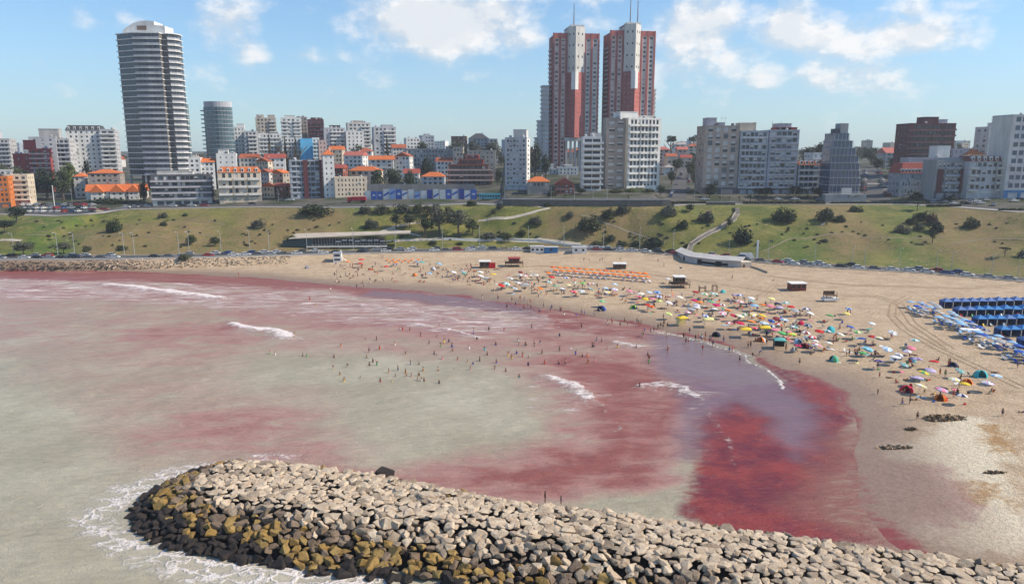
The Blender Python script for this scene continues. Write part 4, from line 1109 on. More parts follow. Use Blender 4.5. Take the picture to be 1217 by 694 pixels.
    for j in range(nf): link('glazing', gme, t2, (0, 0, j * h2 / nf)); link('floor_slab', sme, t2, (0, 0, j * h2 / nf))
    link('floor_slab', sme, t2, (0, 0, h2))
    # round tower
    D3 = 560.0; p3 = onY(258, 190, D3); g3 = hz(p3[0], D3)
    t3 = thing('glass_tower', 'round glass tower with pale floor rings standing right of the tallest tower', 'tower block', (p3[0], D3, g3))
    k3 = D3 / FOC; h3 = onY(258, 127, D3)[2] - g3; nf = 17
    P3 = [(16.2 * k3 * math.cos(a), 12 * k3 * math.sin(a) + 9) for a in np.linspace(0, 2 * math.pi, 28, endpoint=False)]
    gm3 = mat('round tower glass', (.10, .165, .19), .14, .4, .15, spec=.7)
    a1 = MB(); a1.prism(P3, .35, h3 / nf); gme = a1.mesh('glazing', gm3)
    a2 = MB(); a2.prism([(x * 1.04, (y - 9) * 1.04 + 9) for x, y in P3], 0, .35); sme = a2.mesh('floor_slab', W('pale'))
    bl = MB(); bl.box(-18.5 * k3, -14.5 * k3, 5, 11, 0, .9); bme = bl.mesh('balcony', W('pale'))
    mu = MB()
    for (x, y) in P3[14:]: mu.box(x * 1.01 - .08, x * 1.01 + .08, (y - 9) * 1.01 + 8.92, (y - 9) * 1.01 + 9.08, .36, h3 / nf)
    mume = mu.mesh('mullion', FR)
    for j in range(nf):
        z = j * h3 / nf
        link('glazing', gme, t3, (0, 0, z)); link('floor_slab', sme, t3, (0, 0, z)); link('balcony', bme, t3, (0, 0, z)); link('mullions', mume, t3, (0, 0, z), 'stuff')
    a3 = MB(); a3.prism([(x * .98, (y - 9) * .98 + 9) for x, y in P3], h3, h3 + 4); a3.build('crown', W('pale'), t3)
glass_tower()

# ---- the twin towers
def twin(xc, ytop, lab, rot, masts, seed, rz=.15):
    D = 540.0
    pc = onY(xc, 200, D); g = hz(pc[0], D); k = (D * CP + 3) / FOC
    t = thing('residential_tower', lab, 'tower block', (pc[0], D, g), rz)
    H = onY(xc, ytop, D)[2] - g
    Hw = H - 5.0                              # wings stop below the core
    rng = random.Random(seed)
    RED, RED_SHADE = wallmat('tower red', (.46, .15, .13)), wallmat('tower red shaded', (.31, .11, .105))  # one red in two tones: the darker paints shade on left faces
    def strip(name, O, u, n, Wd, z0, z1, nc, wallm, wf=.7, hf=.5, blinds=.5, fl=None):
        b, gl = MB(), []
        facade(b, gl, O, u, n, Wd, z0, z1 - z0, fl or int((z1 - z0) / 3.05), nc, wf, hf, rng=rng, blinds=blinds, rec=.25)
        o = b.build(name, wallm, t)
        if gl:
            q = MB()
            for c, kd in gl: q.quad(*c, m=kd)
            q.build('windows', GM, o, kind='stuff')
    # wings: columns of windows between red-brown strips; solid body behind
    zb = 24.0
    for sx, wid in ((-1, 17.0 * k), (1, 18.0 * k)):
        c0 = 10.0 * k
        a, c = (c0, c0 + wid) if sx > 0 else (-c0 - wid, -c0)
        body = MB(); body.box(a + .3, c - .3, 6.3, 24, -3, Hw); body.build('wing', [wallmat('tower sunlit side', (.40, .19, .09)) if sx > 0 else RED_SHADE], t)  # right wing's orange has the sunlight painted into its colour
        lay = [('red', .12), ('win', .31), ('red', .13), ('win', .34), ('red', .10)]
        if sx < 0: lay = lay[::-1]
        x = a
        for kind, f in lay:
            w = (c - a) * f
            if kind == 'red':
                q = MB(); q.box(x, x + w, 5.4, 6.29, 6, Hw + 1.5); q.build('wall_strip', RED if sx > 0 else RED_SHADE, t)
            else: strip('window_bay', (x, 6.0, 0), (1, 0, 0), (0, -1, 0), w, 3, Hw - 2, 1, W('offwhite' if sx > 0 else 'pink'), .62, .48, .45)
            x += w
        q = MB(); q.box(a, c, 5.6, 6.28, Hw - 2, Hw + 1.4); q.build('roof_band', RED, t)
        # outer side face with balcony stacks
        xo = c if sx > 0 else a
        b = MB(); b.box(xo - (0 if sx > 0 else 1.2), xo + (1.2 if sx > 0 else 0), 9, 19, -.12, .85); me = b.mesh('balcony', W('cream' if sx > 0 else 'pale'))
        for j in range(2, int(Hw / 3.05) - (0 if sx > 0 else 2)): link('balcony', me, t, (0, 0, j * 3.05))
    # centre: a prism turned so that one corner looks at the sea
    s_ = 11.5 * k
    ca, sa = math.cos(rot), math.sin(rot)
    cor = [(-s_, 0), (0, -s_ * .9), (s_, 0)]
    def R2(p): return (p[0] * ca - p[1] * sa, p[0] * sa + p[1] * ca + 5.5)
    A, M, Z = R2(cor[0]), R2(cor[1]), R2(cor[2])
    zr = Hw * .73                             # red below, white above, a white tongue between
    core = MB(); core.prism([(A[0] * .86, 6.0), (Z[0] * .86, 6.0), (Z[0] * .86, 20), (A[0] * .86, 20)], zb, H - .5); core.build('core', [W('pale')], t)
    for a, b_, red in ((A, M, RED_SHADE), (M, Z, RED)):
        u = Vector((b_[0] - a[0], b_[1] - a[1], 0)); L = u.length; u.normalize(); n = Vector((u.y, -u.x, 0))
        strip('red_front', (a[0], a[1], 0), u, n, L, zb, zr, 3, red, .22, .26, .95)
        a2, b2 = (a[0] * .9, 5.5 + (a[1] - 5.5) * .9), (b_[0] * .9, 5.5 + (b_[1] - 5.5) * .9)
        strip('white_front', (a2[0], a2[1], 0), u, n, L * .9, zr, H, 2, W('offwhite'), .3, .2, .0, fl=int((H - zr) / 7))
    tg = MB(); tg.prism([(M[0] - 2.6, M[1] + 1.4), (M[0], M[1] - .35), (M[0] + 2.6, M[1] + 1.4)], zr - 12, zr + .3); tg.build('white_tongue', W('white'), t)
    q = MB(); q.box(A[0], Z[0], 6.3, 20, zr - 1, Hw + 1.2); q.build('red_backing', RED, t)
    w7 = lambda p: (p[0] * .9, 5.5 + (p[1] - 5.5) * .9)
    cap = MB(); cap.prism([w7(A), w7(M), w7(Z), (Z[0] * .9, 20), (A[0] * .9, 20)], H, H + .5); cap.build('roof', W('pale'), t)
    q = MB(); q.box(-s_ * .5, s_ * .9, 8, 16, H + .5, H + 2.5); q.build('roof_house', W('offwhite'), t)
    # open colonnade under the red centre
    for i in range(5):
        c = MB(); x = -s_ * .9 + i * s_ * .45
        c.box(x - .7, x + .7, 3, 4.6, -3, zb); c.build('column', W('concrete'), t)
    q = MB(); q.box(-s_ - 1, s_ + 1, 1.5, 6, zb - 2.5, zb - .01); q.build('lintel', W('concrete'), t)
    for i, (mx, mh) in enumerate(masts):
        b = MB(); b.tube((0, 0, 0), (0, 0, mh), .45, .16, 5)
        for j in range(8): b.box(-.55, .55, -.05, .05, mh * j / 8, mh * j / 8 + .15)
        b.build('mast', mat('mast paint', (.20, .17, .18), .6), t, (mx, 9, H + 2.4))
    return t, k, Hw
t, k, Hw = twin(684, 32, 'left of the twin red and white towers, with a white top and one mast', -.22, [(-1, 15)], 3, .12)
for j in range(30):
    for i, (x0, hmax) in enumerate(((-37.5, .62), (-42, .36), (-45, .24))):
        if j * 3.05 < Hw * hmax:
            b = MB(); b.box(x0 * k, (x0 + 7) * k, 8 + i, 18, j * 3.05, j * 3.05 + 2.1); b.box(x0 * k - .7, (x0 + 7) * k, 7 + i, 18, j * 3.05 + 2.1, j * 3.05 + 3.0); b.build('stepped_terrace', W('pale'), t)
t, k, Hw = twin(750, 29, 'right of the twin red and white towers, with side coloured sunlit orange and two masts', .1, [(-1, 20), (4.4, 18)], 4)
for j in range(20):
    b = MB(); b.box(28 * k, 32 * k, 9, 16, j * 3.05, j * 3.05 + 2.0); b.box(28 * k, 32.8 * k, 8.5, 16.5, j * 3.05 + 2.0, j * 3.05 + 3.0); b.build('stepped_terrace', W('offwhite'), t)
# ------------------------------------------------------------ breakwater of armour rocks
def rockmat(key, a, b, c):
    g = NT('rock ' + key)
    n1, n2 = g.noise(.55, 4, .6), g.noise(2.6, 6, .7)
    ob = g.N.new('ShaderNodeObjectInfo').outputs['Random']
    col = g.mix(g.ss(n1, .35, .65), a, b)
    col = g.mix(g.ss(n2, .46, .7, 0, .8), col, c)
    col = g.scale(col, g.ma('ADD', .82, g.ma('MULTIPLY', ob, .34)))
    g.L.new(col, g.b.inputs['Base Color'])
    g.b.inputs['Roughness'].default_value = .75 if key == 'black' else .88
    g.b.inputs['Specular IOR Level'].default_value = .35 if key == 'black' else .2
    g.L.new(g.bump(g.ma('ADD', g.noise(1.6, 6, .75), g.ma('MULTIPLY', g.noise(7, 4, .7), .4)), .9, .22), g.b.inputs['Normal'])
    return g.m
RK = [rockmat('black', (.014, .012, .011), (.03, .022, .018), (.05, .03, .022)), rockmat('lichen', (.26, .155, .045), (.34, .23, .085), (.10, .075, .04)),
      rockmat('grey', (.165, .115, .075), (.22, .165, .12), (.075, .052, .036)), rockmat('dun', (.27, .205, .145), (.34, .275, .205), (.15, .105, .07)), rockmat('pale', (.46, .355, .25), (.59, .485, .36), (.33, .22, .135))]
def rockmesh(name, seed, sx=1, sy=1, sz=.75):
    r = random.Random(seed)
    bm = bmesh.new()
    for i in range(15):
        v = Vector((r.uniform(-1, 1), r.uniform(-1, 1), r.uniform(-1, 1)))
        m = max(abs(v.x), abs(v.y), abs(v.z)); L = v.length
        v = v / (m * .6 + L * .4)
        bm.verts.new((v.x * sx, v.y * sy, v.z * sz))
    bmesh.ops.convex_hull(bm, input=bm.verts)
    bmesh.ops.delete(bm, geom=[v for v in bm.verts if not v.link_faces], context='VERTS')
    bmesh.ops.dissolve_limit(bm, angle_limit=R(14), verts=bm.verts, edges=bm.edges)
    bmesh.ops.bevel(bm, geom=list(bm.edges), offset=.055, segments=1, affect='EDGES', clamp_overlap=True)
    bmesh.ops.recalc_face_normals(bm, faces=bm.faces)
    me = bpy.data.meshes.new(name); bm.to_mesh(me); bm.free()
    me.materials.append(RK[2])
    return me
ROCKS = [rockmesh('rock', 100 + i, 1, r_, z_) for i, (r_, z_) in enumerate([(.8, .55), (.95, .6), (.7, .6), (.85, .75), (1, .5), (.75, .5), (.9, .85), (.8, .7), (.7, .45), (1, .7), (.85, .5), (.92, .62)])]
CF = line([(322, 549), (370, 553), (450, 565), (530, 580), (600, 594), (700, 606), (800, 618), (900, 632), (1000, 646), (1100, 658), (1217, 672), (1420, 697)], 3.6)
FARTOE = CF + np.array([1.2, 4.8])
NEARTOE = line([(152, 617), (172, 640), (205, 655), (300, 671), (400, 684), (520, 694), (700, 732), (1000, 800), (1300, 890)], 0)
TIP = line([(168, 592), (205, 570), (255, 553)], 0)
BWP = np.vstack([FARTOE, NEARTOE[::-1], TIP])
def bwz(x, y):
    dn = np.abs(polydist(x, y, np.vstack([TIP[::-1], NEARTOE])))
    df = np.abs(polydist(x, y, np.vstack([TIP[-1:], FARTOE])))
    ins = inside(x, y, BWP)
    return np.where(ins, np.minimum(3.5, np.minimum(.37 * dn + .25, .72 * df)), -.5 - .5 * np.minimum(dn, df)), ins, np.minimum(dn, df)
def build_breakwater():
    t = thing('breakwater', 'curved rubble breakwater of pale, ochre and black boulders in the foreground', 'breakwater', (0, 84, 0))
    xs, ys = np.arange(-62, 92, 1.4), np.arange(52, 112, 1.4)
    me, X, Y, Z = grid_mesh('core', xs, ys - 84, lambda a, b: np.maximum(bwz(a.ravel(), b.ravel() + 84)[0].reshape(a.shape) - .95, -2.2))
    me.materials.append(RK[0])
    link('core', me, t)
    r = random.Random(42)
    pts = []
    pitch = 1.14
    iy = 0
    y = 54.0
    while y < 110:
        x = -62.0 + (iy % 2) * pitch * .5
        while x < 90:
            pts.append((x + r.uniform(-.33, .33), y + r.uniform(-.3, .3))); x += pitch
        y += pitch * .80; iy += 1
    P = np.array(pts)
    h, ins, d = bwz(P[:, 0], P[:, 1])
    keep = (ins | (d < .7))
    big = vnoise(P[:, 0], P[:, 1], .16, 3)
    items = []
    for i in np.nonzero(keep)[0]:
        x, y = P[i]; hh = h[i]
        px, py = topx(x, y, max(hh, 0))
        if not (-60 < px < 1290 and 500 < py < 780): continue
        lev = hh + (big[i] - .5) * 1.3 + r.uniform(-.45, .45)
        tipx = np.clip((px - 160) / 240, 0, 1)
        lev -= (1 - tipx) * .9
        k = 0 if lev < .5 else (1 if lev < 1.8 else (2 if lev < 2.25 else (3 if lev < 2.75 else 4)))
        if k == 1 and r.random() < .30: k = 2 if r.random() < .7 else 0
        elif k == 2 and r.random() < .28: k = 1 if r.random() < .7 else 3
        if k == 4 and r.random() < .12: k = 3
        elif k == 3 and r.random() < .3: k = 4
        s_ = r.uniform(.58, 1.0) * (1.0 if k < 3 else .98)
        if r.random() < .12: s_ *= 1.3
        elif r.random() < .2: s_ *= .7
        flat = hh > 3.2
        z = hh - .30 * s_ + r.uniform(-.12, .16) + (.12 if flat else 0)
        rot = (r.uniform(-.13, .13), r.uniform(-.13, .13), r.uniform(0, 6.28)) if flat else (r.uniform(-.6, .6), r.uniform(-.6, .6), r.uniform(0, 6.28))
        sc = (s_ * r.uniform(.85, 1.15), s_ * r.uniform(.8, 1.1), s_ * r.uniform(.7, 1.1) * (.55 if flat else 1))
        q = y * CP - (z - CAMZ) * SP
        vis = s_ / q * FOC if (-10 < px < 1227 and py < 700) else 0
        items.append((vis, x, y, z, rot, sc, k, r.randrange(12)))
    items.sort(reverse=True)
    for (vis, x, y, z, rot, sc, k, m) in items[:300]:
        o = link('rock', ROCKS[m], t, (x, y - 84, z), mat_=RK[k], scale=sc); o.rotation_euler = rot
    join_rocks('rocks', items[300:], t, (0, 84, 0))
    return items
def join_rocks(name, items, t, off):
    cache = []
    for me in ROCKS:
        co = np.empty(len(me.vertices) * 3); me.vertices.foreach_get('co', co)
        cache.append((co.reshape(-1, 3), [tuple(p.vertices) for p in me.polygons]))
    V, F, M, n = [], [], [], 0
    from mathutils import Euler
    for (vis, x, y, z, rot, sc, k, m) in items:
        co, fs = cache[m]
        rm = np.array(Euler(rot).to_matrix())
        V.append((co * np.array(sc)) @ rm.T + np.array([x - off[0], y - off[1], z - off[2]]))
        F += [tuple(i + n for i in f) for f in fs]; M += [k] * len(fs); n += len(co)
    me = bpy.data.meshes.new(name)
    me.from_pydata(np.vstack(V).tolist(), [], F)
    for m in RK: me.materials.append(m)
    me.polygons.foreach_set('material_index', M); me.update()
    return link(name, me, t, kind='stuff')
build_breakwater()
for (px, py, s_) in ((254, 660, .55), (281, 662, .95), (368, 683, .5), (325, 670, .7), (1012, 640, .5)):
    if px > 1000: continue
    p = onz(px, py, 0)
    o = link('boulder', ROCKS[int(px) % 12], None, (p[0], p[1], .12), mat_=RK[0], scale=(s_ * 1.3, s_, s_ * .8))
    o.rotation_euler = (.2, .1, px)
    tag(o, 'black wet boulder awash in the foam in front of the breakwater tip', 'boulder', 'boulders awash by the breakwater')
p = onz(457, 563, 3.3)
o = link('boulder', ROCKS[3], None, (p[0], p[1] + .3, 3.2), mat_=RK[0], scale=(1.5, 1.2, 1.3)); tag(o, 'large dark boulder sticking up behind the pale breakwater crest', 'boulder')
# rock revetment along the road at the left end of the bay
def build_revetment():
    r = random.Random(8)
    items = []
    for i in range(1000):
        px = r.uniform(-30, 345)
        p = onz(px, 310, 2)
        x = p[0]; f = r.random()
        y = r0y(x) - 1.2 - f * 4.2
        h = 3.7 - 3.2 * f if px < 150 else max(3.5 - 2.4 * f, hz(x, y) + .1)
        k = (0 if f > .7 else 2) if px < 140 + r.uniform(-25, 25) else (4 if r.random() < .5 else 3)
        s_ = r.uniform(.22, .5)
        items.append((0, x, y, h, (r.uniform(-.6, .6), r.uniform(-.6, .6), r.uniform(0, 6)), (s_, s_, s_ * .8), k, r.randrange(12)))
    t = thing('rock_revetment', 'low bank of dumped rocks under the road along the far left shore', 'rock bank', (-170, 296, 0))
    join_rocks('rocks', items, t, (-170, 296, 0))
    b = MB()
    xs = np.arange(-330, -60, 4.0)
    for a, c in zip(xs[:-1], xs[1:]):
        b.quad((a, r0y(a) - .6, -1), (c, r0y(c) - .6, -1), (c, r0y(c) - .55, ROADZ + .15), (a, r0y(a) - .55, ROADZ + .15))
    b.build('sea_wall', W('concrete'), t, (170, -296, 0))
build_revetment()
# ------------------------------------------------------------ trees, bushes, palms
def leafmat(key, a, b):
    g = NT('leaves ' + key)
    ob = g.N.new('ShaderNodeObjectInfo').outputs['Random']
    n = g.noise(.9, 4, .7)
    c = g.mix(g.ss(n, .32, .68), a, b)
    c = g.scale(c, g.ma('ADD', .8, g.ma('MULTIPLY', ob, .4)))
    g.L.new(c, g.b.inputs['Base Color']); g.b.inputs['Roughness'].default_value = .7
    g.b.inputs['Specular IOR Level'].default_value = .25
    return g.m
LEAF = dict(dark=leafmat('dark', (.022, .034, .013), (.05, .066, .022)), olive=leafmat('olive', (.045, .055, .024), (.085, .09, .038)), fresh=leafmat('fresh', (.06, .085, .018), (.12, .15, .035)),
            grey=leafmat('grey', (.055, .06, .04), (.10, .105, .075)), black=leafmat('black', (.012, .022, .012), (.03, .045, .02)), red=leafmat('red', (.07, .035, .03), (.12, .065, .05)))
BARK = mat('bark', (.11, .08, .06), .9, .3, 2)
def crownmesh(seed, shape, n, leaf):
    r = np.random.RandomState(seed)
    lobes = []
    while shape != 'cone' and len(lobes) < 16:
        v = r.uniform(-1, 1, 3)
        if shape == 'dome': v = np.array([v[0], v[1], abs(v[2]) * .9]); ok = v[0] ** 2 + v[1] ** 2 + v[2] ** 2 < .62; rad = r.uniform(.3, .5)
        elif shape == 'round': ok = (v ** 2).sum() < .55; rad = r.uniform(.28, .48)
        elif shape == 'flat': v[2] = v[2] * .22 + .1; ok = v[0] ** 2 + v[1] ** 2 < .7; rad = r.uniform(.2, .34)
        elif shape == 'tall': v = np.array([v[0] * .55, v[1] * .55, v[2] * .9]); ok = v[0] ** 2 + v[1] ** 2 < .25; rad = r.uniform(.22, .36)
        if ok: lobes.append((v, rad))
    V, F = [], []
    def leafq(c, nrm, s):
        t = np.cross(nrm, r.normal(size=3)); t /= np.linalg.norm(t) + 1e-9
        b = np.cross(nrm, t)
        i = len(V)
        V.extend([c - t * s, c + b * s * .6, c + t * s, c - b * s * .6]); F.append((i, i + 1, i + 2, i + 3))
    if shape == 'cone':
        for j in range(n):
            z = r.uniform(-1, 1); rad = (1 - z) * .34 + .03; lay = abs(math.sin(z * 16)) * .4 + .6
            a = r.uniform(0, 6.283); q = rad * lay * math.sqrt(r.uniform(.3, 1))
            leafq(np.array([q * math.cos(a), q * math.sin(a), z - q * .25]), np.array([math.cos(a) * .4, math.sin(a) * .4, 1]) + r.normal(size=3) * .3, leaf * r.uniform(.7, 1.3))
    else:
        for j in range(n):
            c, rad = lobes[r.randint(len(lobes))]
            d = r.normal(size=3); d /= np.linalg.norm(d)
            p = c + d * rad * r.uniform(.75, 1.08) * (np.array([1, 1, .6]) if shape == 'flat' else 1)
            if shape == 'dome' and p[2] < -.08: p[2] = r.uniform(-.08, .3)
            nr = d + r.normal(size=3) * .55; nr /= np.linalg.norm(nr)
            leafq(p, nr, leaf * r.uniform(.6, 1.4))
    me = bpy.data.meshes.new('crown'); me.from_pydata([tuple(v) for v in V], [], F); me.materials.append(LEAF['dark']); me.update()
    return me
CROWN = {k: [crownmesh(s + i, k, n, lf) for i in range(3)] for k, s, n, lf in (('dome', 10, 1500, .085), ('round', 20, 1300, .085), ('flat', 30, 1000, .085), ('tall', 40, 1200, .085), ('cone', 50, 1100, .075))}
def trunkmesh(seed):
    b = MB(); r = random.Random(seed)
    b.tube((0, 0, -.15), (.01, 0, .5), .05, .035, 7); b.tube((.01, 0, .5), (0, .02, 1.0), .035, .02, 6)
    for i in range(5):
        a = i * 1.3 + r.uniform(-.3, .3)
        b.tube((0, 0, .45 + i * .07), (.32 * math.cos(a), .32 * math.sin(a), .85 + i * .05), .022, .008, 5)
    return b.mesh('trunk', BARK)
TRUNK = [trunkmesh(i) for i in range(3)]
gi = random.Random(77)
def plant(name, label, cat, x, y, z, w, h, shape, leaf, group=None, bare=.25):
    """w, h in metres; bare = share of the height that is open trunk"""
    t = thing(name, label, cat, (x, y, z), gi.uniform(0, 6.28), group)
    i = gi.randrange(3)
    lo = 0 if shape == 'dome' else h * bare
    if shape == 'dome': c = link('crown', CROWN[shape][i], t, (0, 0, h * .05), scale=(w / 2, w / 2, h * .8))
    elif shape == 'flat': c = link('crown', CROWN[shape][i], t, (0, 0, h * .84), scale=(w / 2, w / 2, h * .32))
    else: c = link('crown', CROWN[shape][i], t, (0, 0, (h + lo) / 2), scale=(w / 2, w / 2, (h - lo) / 2 * 1.05))
    omat(c, LEAF[leaf])
    k = link('trunk', TRUNK[i], t, scale=(h * .8, h * .8, h * (.5 if shape == 'dome' else .82)))
    return t
def plantpx(label, cat, cx, by, wpx, hpx, shape='dome', leaf='dark', D=None, group=None, bare=.25, name=None):
    if D is None: p = ground(cx, by)
    else: p = onY(cx, 300, D); p[2] = hz(p[0], D)
    k = (p[1] * CP - (p[2] - CAMZ) * SP) / FOC
    h = (hpx * k) if D is None else max(2.5, onY(cx, by - hpx, D)[2] - p[2])
    plant(name or {'bush': 'bush', 'tree': 'tree', 'conifer': 'conifer', 'pine': 'pine_tree'}[cat], label, cat, p[0], p[1], p[2] - .2, wpx * k, h, shape, leaf, group, bare)
for row in [  # on the slope: centre x, base y, width, height
    (137, 275, 18, 18, 'dome', 'dark', 'single round dark tree on the grassy slope below the white chalet', 'tree'),
    (28, 304, 30, 17, 'round', 'grey', 'spreading grey green tree by the road near the left edge', 'tree'), (76, 302, 22, 15, 'round', 'grey', 'bushy grey tree behind a lamp post left of the small dark tree', 'tree'), (104, 304, 13, 14, 'round', 'olive', 'small dark tree on the lawn by the left beach road', 'tree'),
    (20, 265, 26, 20, 'round', 'black', 'dark tree mass below the car park at the left edge', 'tree'), (6, 278, 20, 18, 'round', 'black', 'dark tree at the very left edge under the car park', 'tree'),
    (145, 297, 14, 7, 'dome', 'dark', 'low bush on the lower slope left of the sandy zigzag path', 'bush'), (194, 259, 11, 8, 'dome', 'grey', 'grey bush on the slope below the five storey block', 'bush'), (195, 268, 9, 7, 'dome', 'olive', 'small bush halfway down the slope below the five storey block', 'bush'),
    (220, 257, 7, 4, 'dome', 'dark', 'tiny bush at the top of the slope under the five storey block', 'bush'), (226, 292, 18, 13, 'round', 'dark', 'dark round tree at the foot of the zigzag path', 'tree'), (256, 292, 16, 11, 'round', 'dark', 'dark ragged tree right of the zigzag path foot', 'tree'),
    (308, 271, 20, 13, 'dome', 'grey', 'grey purple shrub standing alone on the brown slope', 'bush'), (346, 292, 18, 14, 'round', 'dark', 'dark tree at the left end of the glass beach hall', 'tree'), (220, 308, 16, 8, 'dome', 'olive', 'olive bush between the road and the rock bank', 'bush'),
    (375, 254, 42, 13, 'dome', 'dark', 'long clipped dark bush at the top of the slope', 'bush'), (434, 254, 18, 11, 'dome', 'grey', 'leftmost bush of the row beneath the painted hoarding', 'bush'), (455, 253, 22, 12, 'dome', 'olive', 'broad olive bush in the row beneath the hoarding', 'bush'),
    (478, 252, 24, 13, 'dome', 'grey', 'broad grey bush in the row beneath the hoarding', 'bush'), (498, 253, 18, 14, 'dome', 'olive', 'bush at the right end of the row beneath the hoarding', 'bush'),
    (441, 271, 20, 13, 'dome', 'grey', 'grey bush alone on the slope behind the glass beach hall', 'bush'), (471, 272, 15, 18, 'round', 'black', 'black green tree right behind the glass beach hall roof', 'tree'), (487, 271, 22, 17, 'round', 'dark', 'dark spreading tree beside the ramp of the beach hall', 'tree'),
    (505, 282, 22, 26, 'round', 'dark', 'dark tree at the left of the thick grove in the slope', 'tree'), (522, 280, 26, 38, 'round', 'grey', 'tall grey tree with a bare trunk in the middle of the grove', 'tree'), (545, 282, 30, 36, 'round', 'grey', 'biggest dense tree at the right of the grove', 'tree'), (535, 264, 20, 18, 'round', 'olive', 'olive tree at the top of the grove', 'tree'), (508, 258, 20, 14, 'round', 'olive', 'pale olive tree at the upper left of the grove', 'tree'), (562, 280, 20, 20, 'round', 'dark', 'low dark tree at the right foot of the grove', 'tree'),
    (560, 245, 15, 9, 'dome', 'dark', 'dark bush under the turquoise bus', 'bush'), (594, 248, 11, 9, 'dome', 'grey', 'grey bush on the grass knoll right of the grove', 'bush'), (587, 254, 8, 6, 'dome', 'olive', 'little bush on the grass knoll', 'bush'), (637, 266, 16, 11, 'dome', 'grey', 'grey bush beside the slanting white path', 'bush'), (641, 268, 8, 7, 'dome', 'olive', 'low olive bush below the slanting white path', 'bush'),
    (650, 246, 9, 7, 'dome', 'dark', 'dark bush where the white path meets the retaining wall', 'bush'), (677, 259, 11, 9, 'dome', 'grey', 'grey bush on the bare slope under the left end of the wall', 'bush'), (702, 273, 29, 21, 'dome', 'olive', 'largest dome bush on the bare brown slope', 'bush'), (724, 260, 19, 15, 'dome', 'olive', 'dome bush just above the largest one', 'bush'), (741, 254, 20, 14, 'dome', 'grey', 'dome bush touching the retaining wall', 'bush'),
    (776, 293, 30, 14, 'dome', 'black', 'dark thicket at the foot of the green gully', 'bush'), (755, 291, 14, 7, 'dome', 'dark', 'low dark bush left of the dark thicket', 'bush'), (725, 286, 14, 9, 'dome', 'dark', 'dark bush at the slope foot behind the kiosks', 'bush'), (712, 291, 20, 6, 'dome', 'olive', 'long low bush at the slope foot behind the kiosks', 'bush'), (740, 292, 14, 6, 'dome', 'dark', 'low bush between the gully thicket and the kiosks', 'bush'),
    (794, 256, 22, 15, 'dome', 'grey', 'grey dome bush below the right end of the wall', 'bush'), (820, 252, 13, 10, 'round', 'dark', 'small tree casting a long shadow left of the stairs', 'tree'), (839, 264, 20, 16, 'dome', 'grey', 'grey dome bush left of the stone stairs', 'bush'), (811, 272, 14, 13, 'dome', 'dark', 'pointed dark bush lower on the slope left of the stairs', 'bush'),
    (866, 271, 10, 13, 'round', 'dark', 'slim dark tree beside the stone stairs', 'tree'), (881, 289, 24, 22, 'dome', 'black', 'round black green tree with a long shadow right of the stairs', 'tree'), (930, 262, 30, 18, 'dome', 'dark', 'broad dark dome bush at the top of the right slope', 'bush'), (981, 263, 26, 18, 'dome', 'dark', 'broad dome bush with a concrete pipe at its foot', 'bush'), (997, 264, 16, 10, 'dome', 'dark', 'smaller dome bush joined to the one with the pipe', 'bush'), (1017, 252, 16, 9, 'dome', 'dark', 'low dome bush below the stepped glass block', 'bush'),
    (979, 288, 10, 5, 'dome', 'grey', 'grey scrub by a concrete block low on the right slope', 'bush'),
    (1072, 277, 18, 12, 'dome', 'grey', 'grey bush at the lower left of the reddish hollow', 'bush'), (1092, 274, 14, 10, 'dome', 'grey', 'grey bush in the middle of the reddish hollow', 'bush'), (1084, 266, 14, 10, 'dome', 'dark', 'dark bush upper left in the reddish hollow', 'bush'), (1096, 262, 24, 13, 'dome', 'dark', 'dark bush at the top of the reddish hollow', 'bush'), (1107, 267, 16, 17, 'dome', 'red', 'reddish brown bush at the hollow in the right slope', 'bush'), (1112, 275, 20, 15, 'dome', 'black', 'black bush at the right of the reddish hollow', 'bush'),
    (1108, 289, 9, 17, 'round', 'dark', 'slim little tree standing below the reddish hollow', 'tree'), (1090, 251, 20, 12, 'flat', 'olive', 'flat olive tree at the rim above the reddish hollow', 'tree'), (1155, 270, 20, 14, 'dome', 'dark', 'dark dome bush alone on the far right slope', 'bush'), (1194, 306, 15, 13, 'flat', 'dark', 'small umbrella shaped tree with a dark shadow at far right', 'tree'), (1216, 306, 14, 12, 'dome', 'grey', 'grey bush cut by the right edge above the road', 'bush'),
    (515, 291, 12, 8, 'dome', 'olive', 'olive bush by the beach car park under the grove', 'bush'), (546, 291, 9, 5, 'dome', 'dark', 'little dark bush by the curved white path', 'bush'), (600, 284, 26, 8, 'dome', 'dark', 'dark scrub along the curved white path', 'bush'), (580, 283, 26, 9, 'dome', 'grey', 'grey scrub along the path under the grove', 'bush'), (620, 280, 12, 9, 'dome', 'dark', 'dark scrub at the right end of the path scrub', 'bush')]:
    cx, by, w, h, sh, lf, lab, cat = row
    plantpx(lab, cat, cx, by, w, h, sh, lf, bare=.35 if h > 14 else .2)
for i in range(170):                       # knee-high scrub dotted over the slope
    cx = gi.uniform(20, 1200); by = gi.uniform(262, 296)
    p = ground(cx, by)
    if p[2] < 5 or r0y(p[0]) + 20 > p[1]: continue
    plantpx('tuft of low scrub dotted on the grass slope', 'bush', cx, by, gi.uniform(3, 6), gi.uniform(2, 3.5), 'dome', gi.choice(['olive', 'dark', 'grey']), group='scrub tufts on the slope')
gpath('worn_trail', [(690, 256), (720, 266), (752, 278), (790, 290)], .8, mat('worn path', (.25, .20, .13), .95))
gpath('worn_trail', [(905, 300), (940, 284), (1000, 278), (1060, 284), (1120, 281)], .8, mat('worn path', (.25, .20, .13), .95))
gpath('worn_trail', [(1130, 290), (1170, 284), (1217, 286)], .9, mat('worn path', (.25, .20, .13), .95))
gpath('worn_trail', [(30, 280), (80, 284), (140, 280), (200, 284)], .7, mat('worn path', (.25, .20, .13), .95))
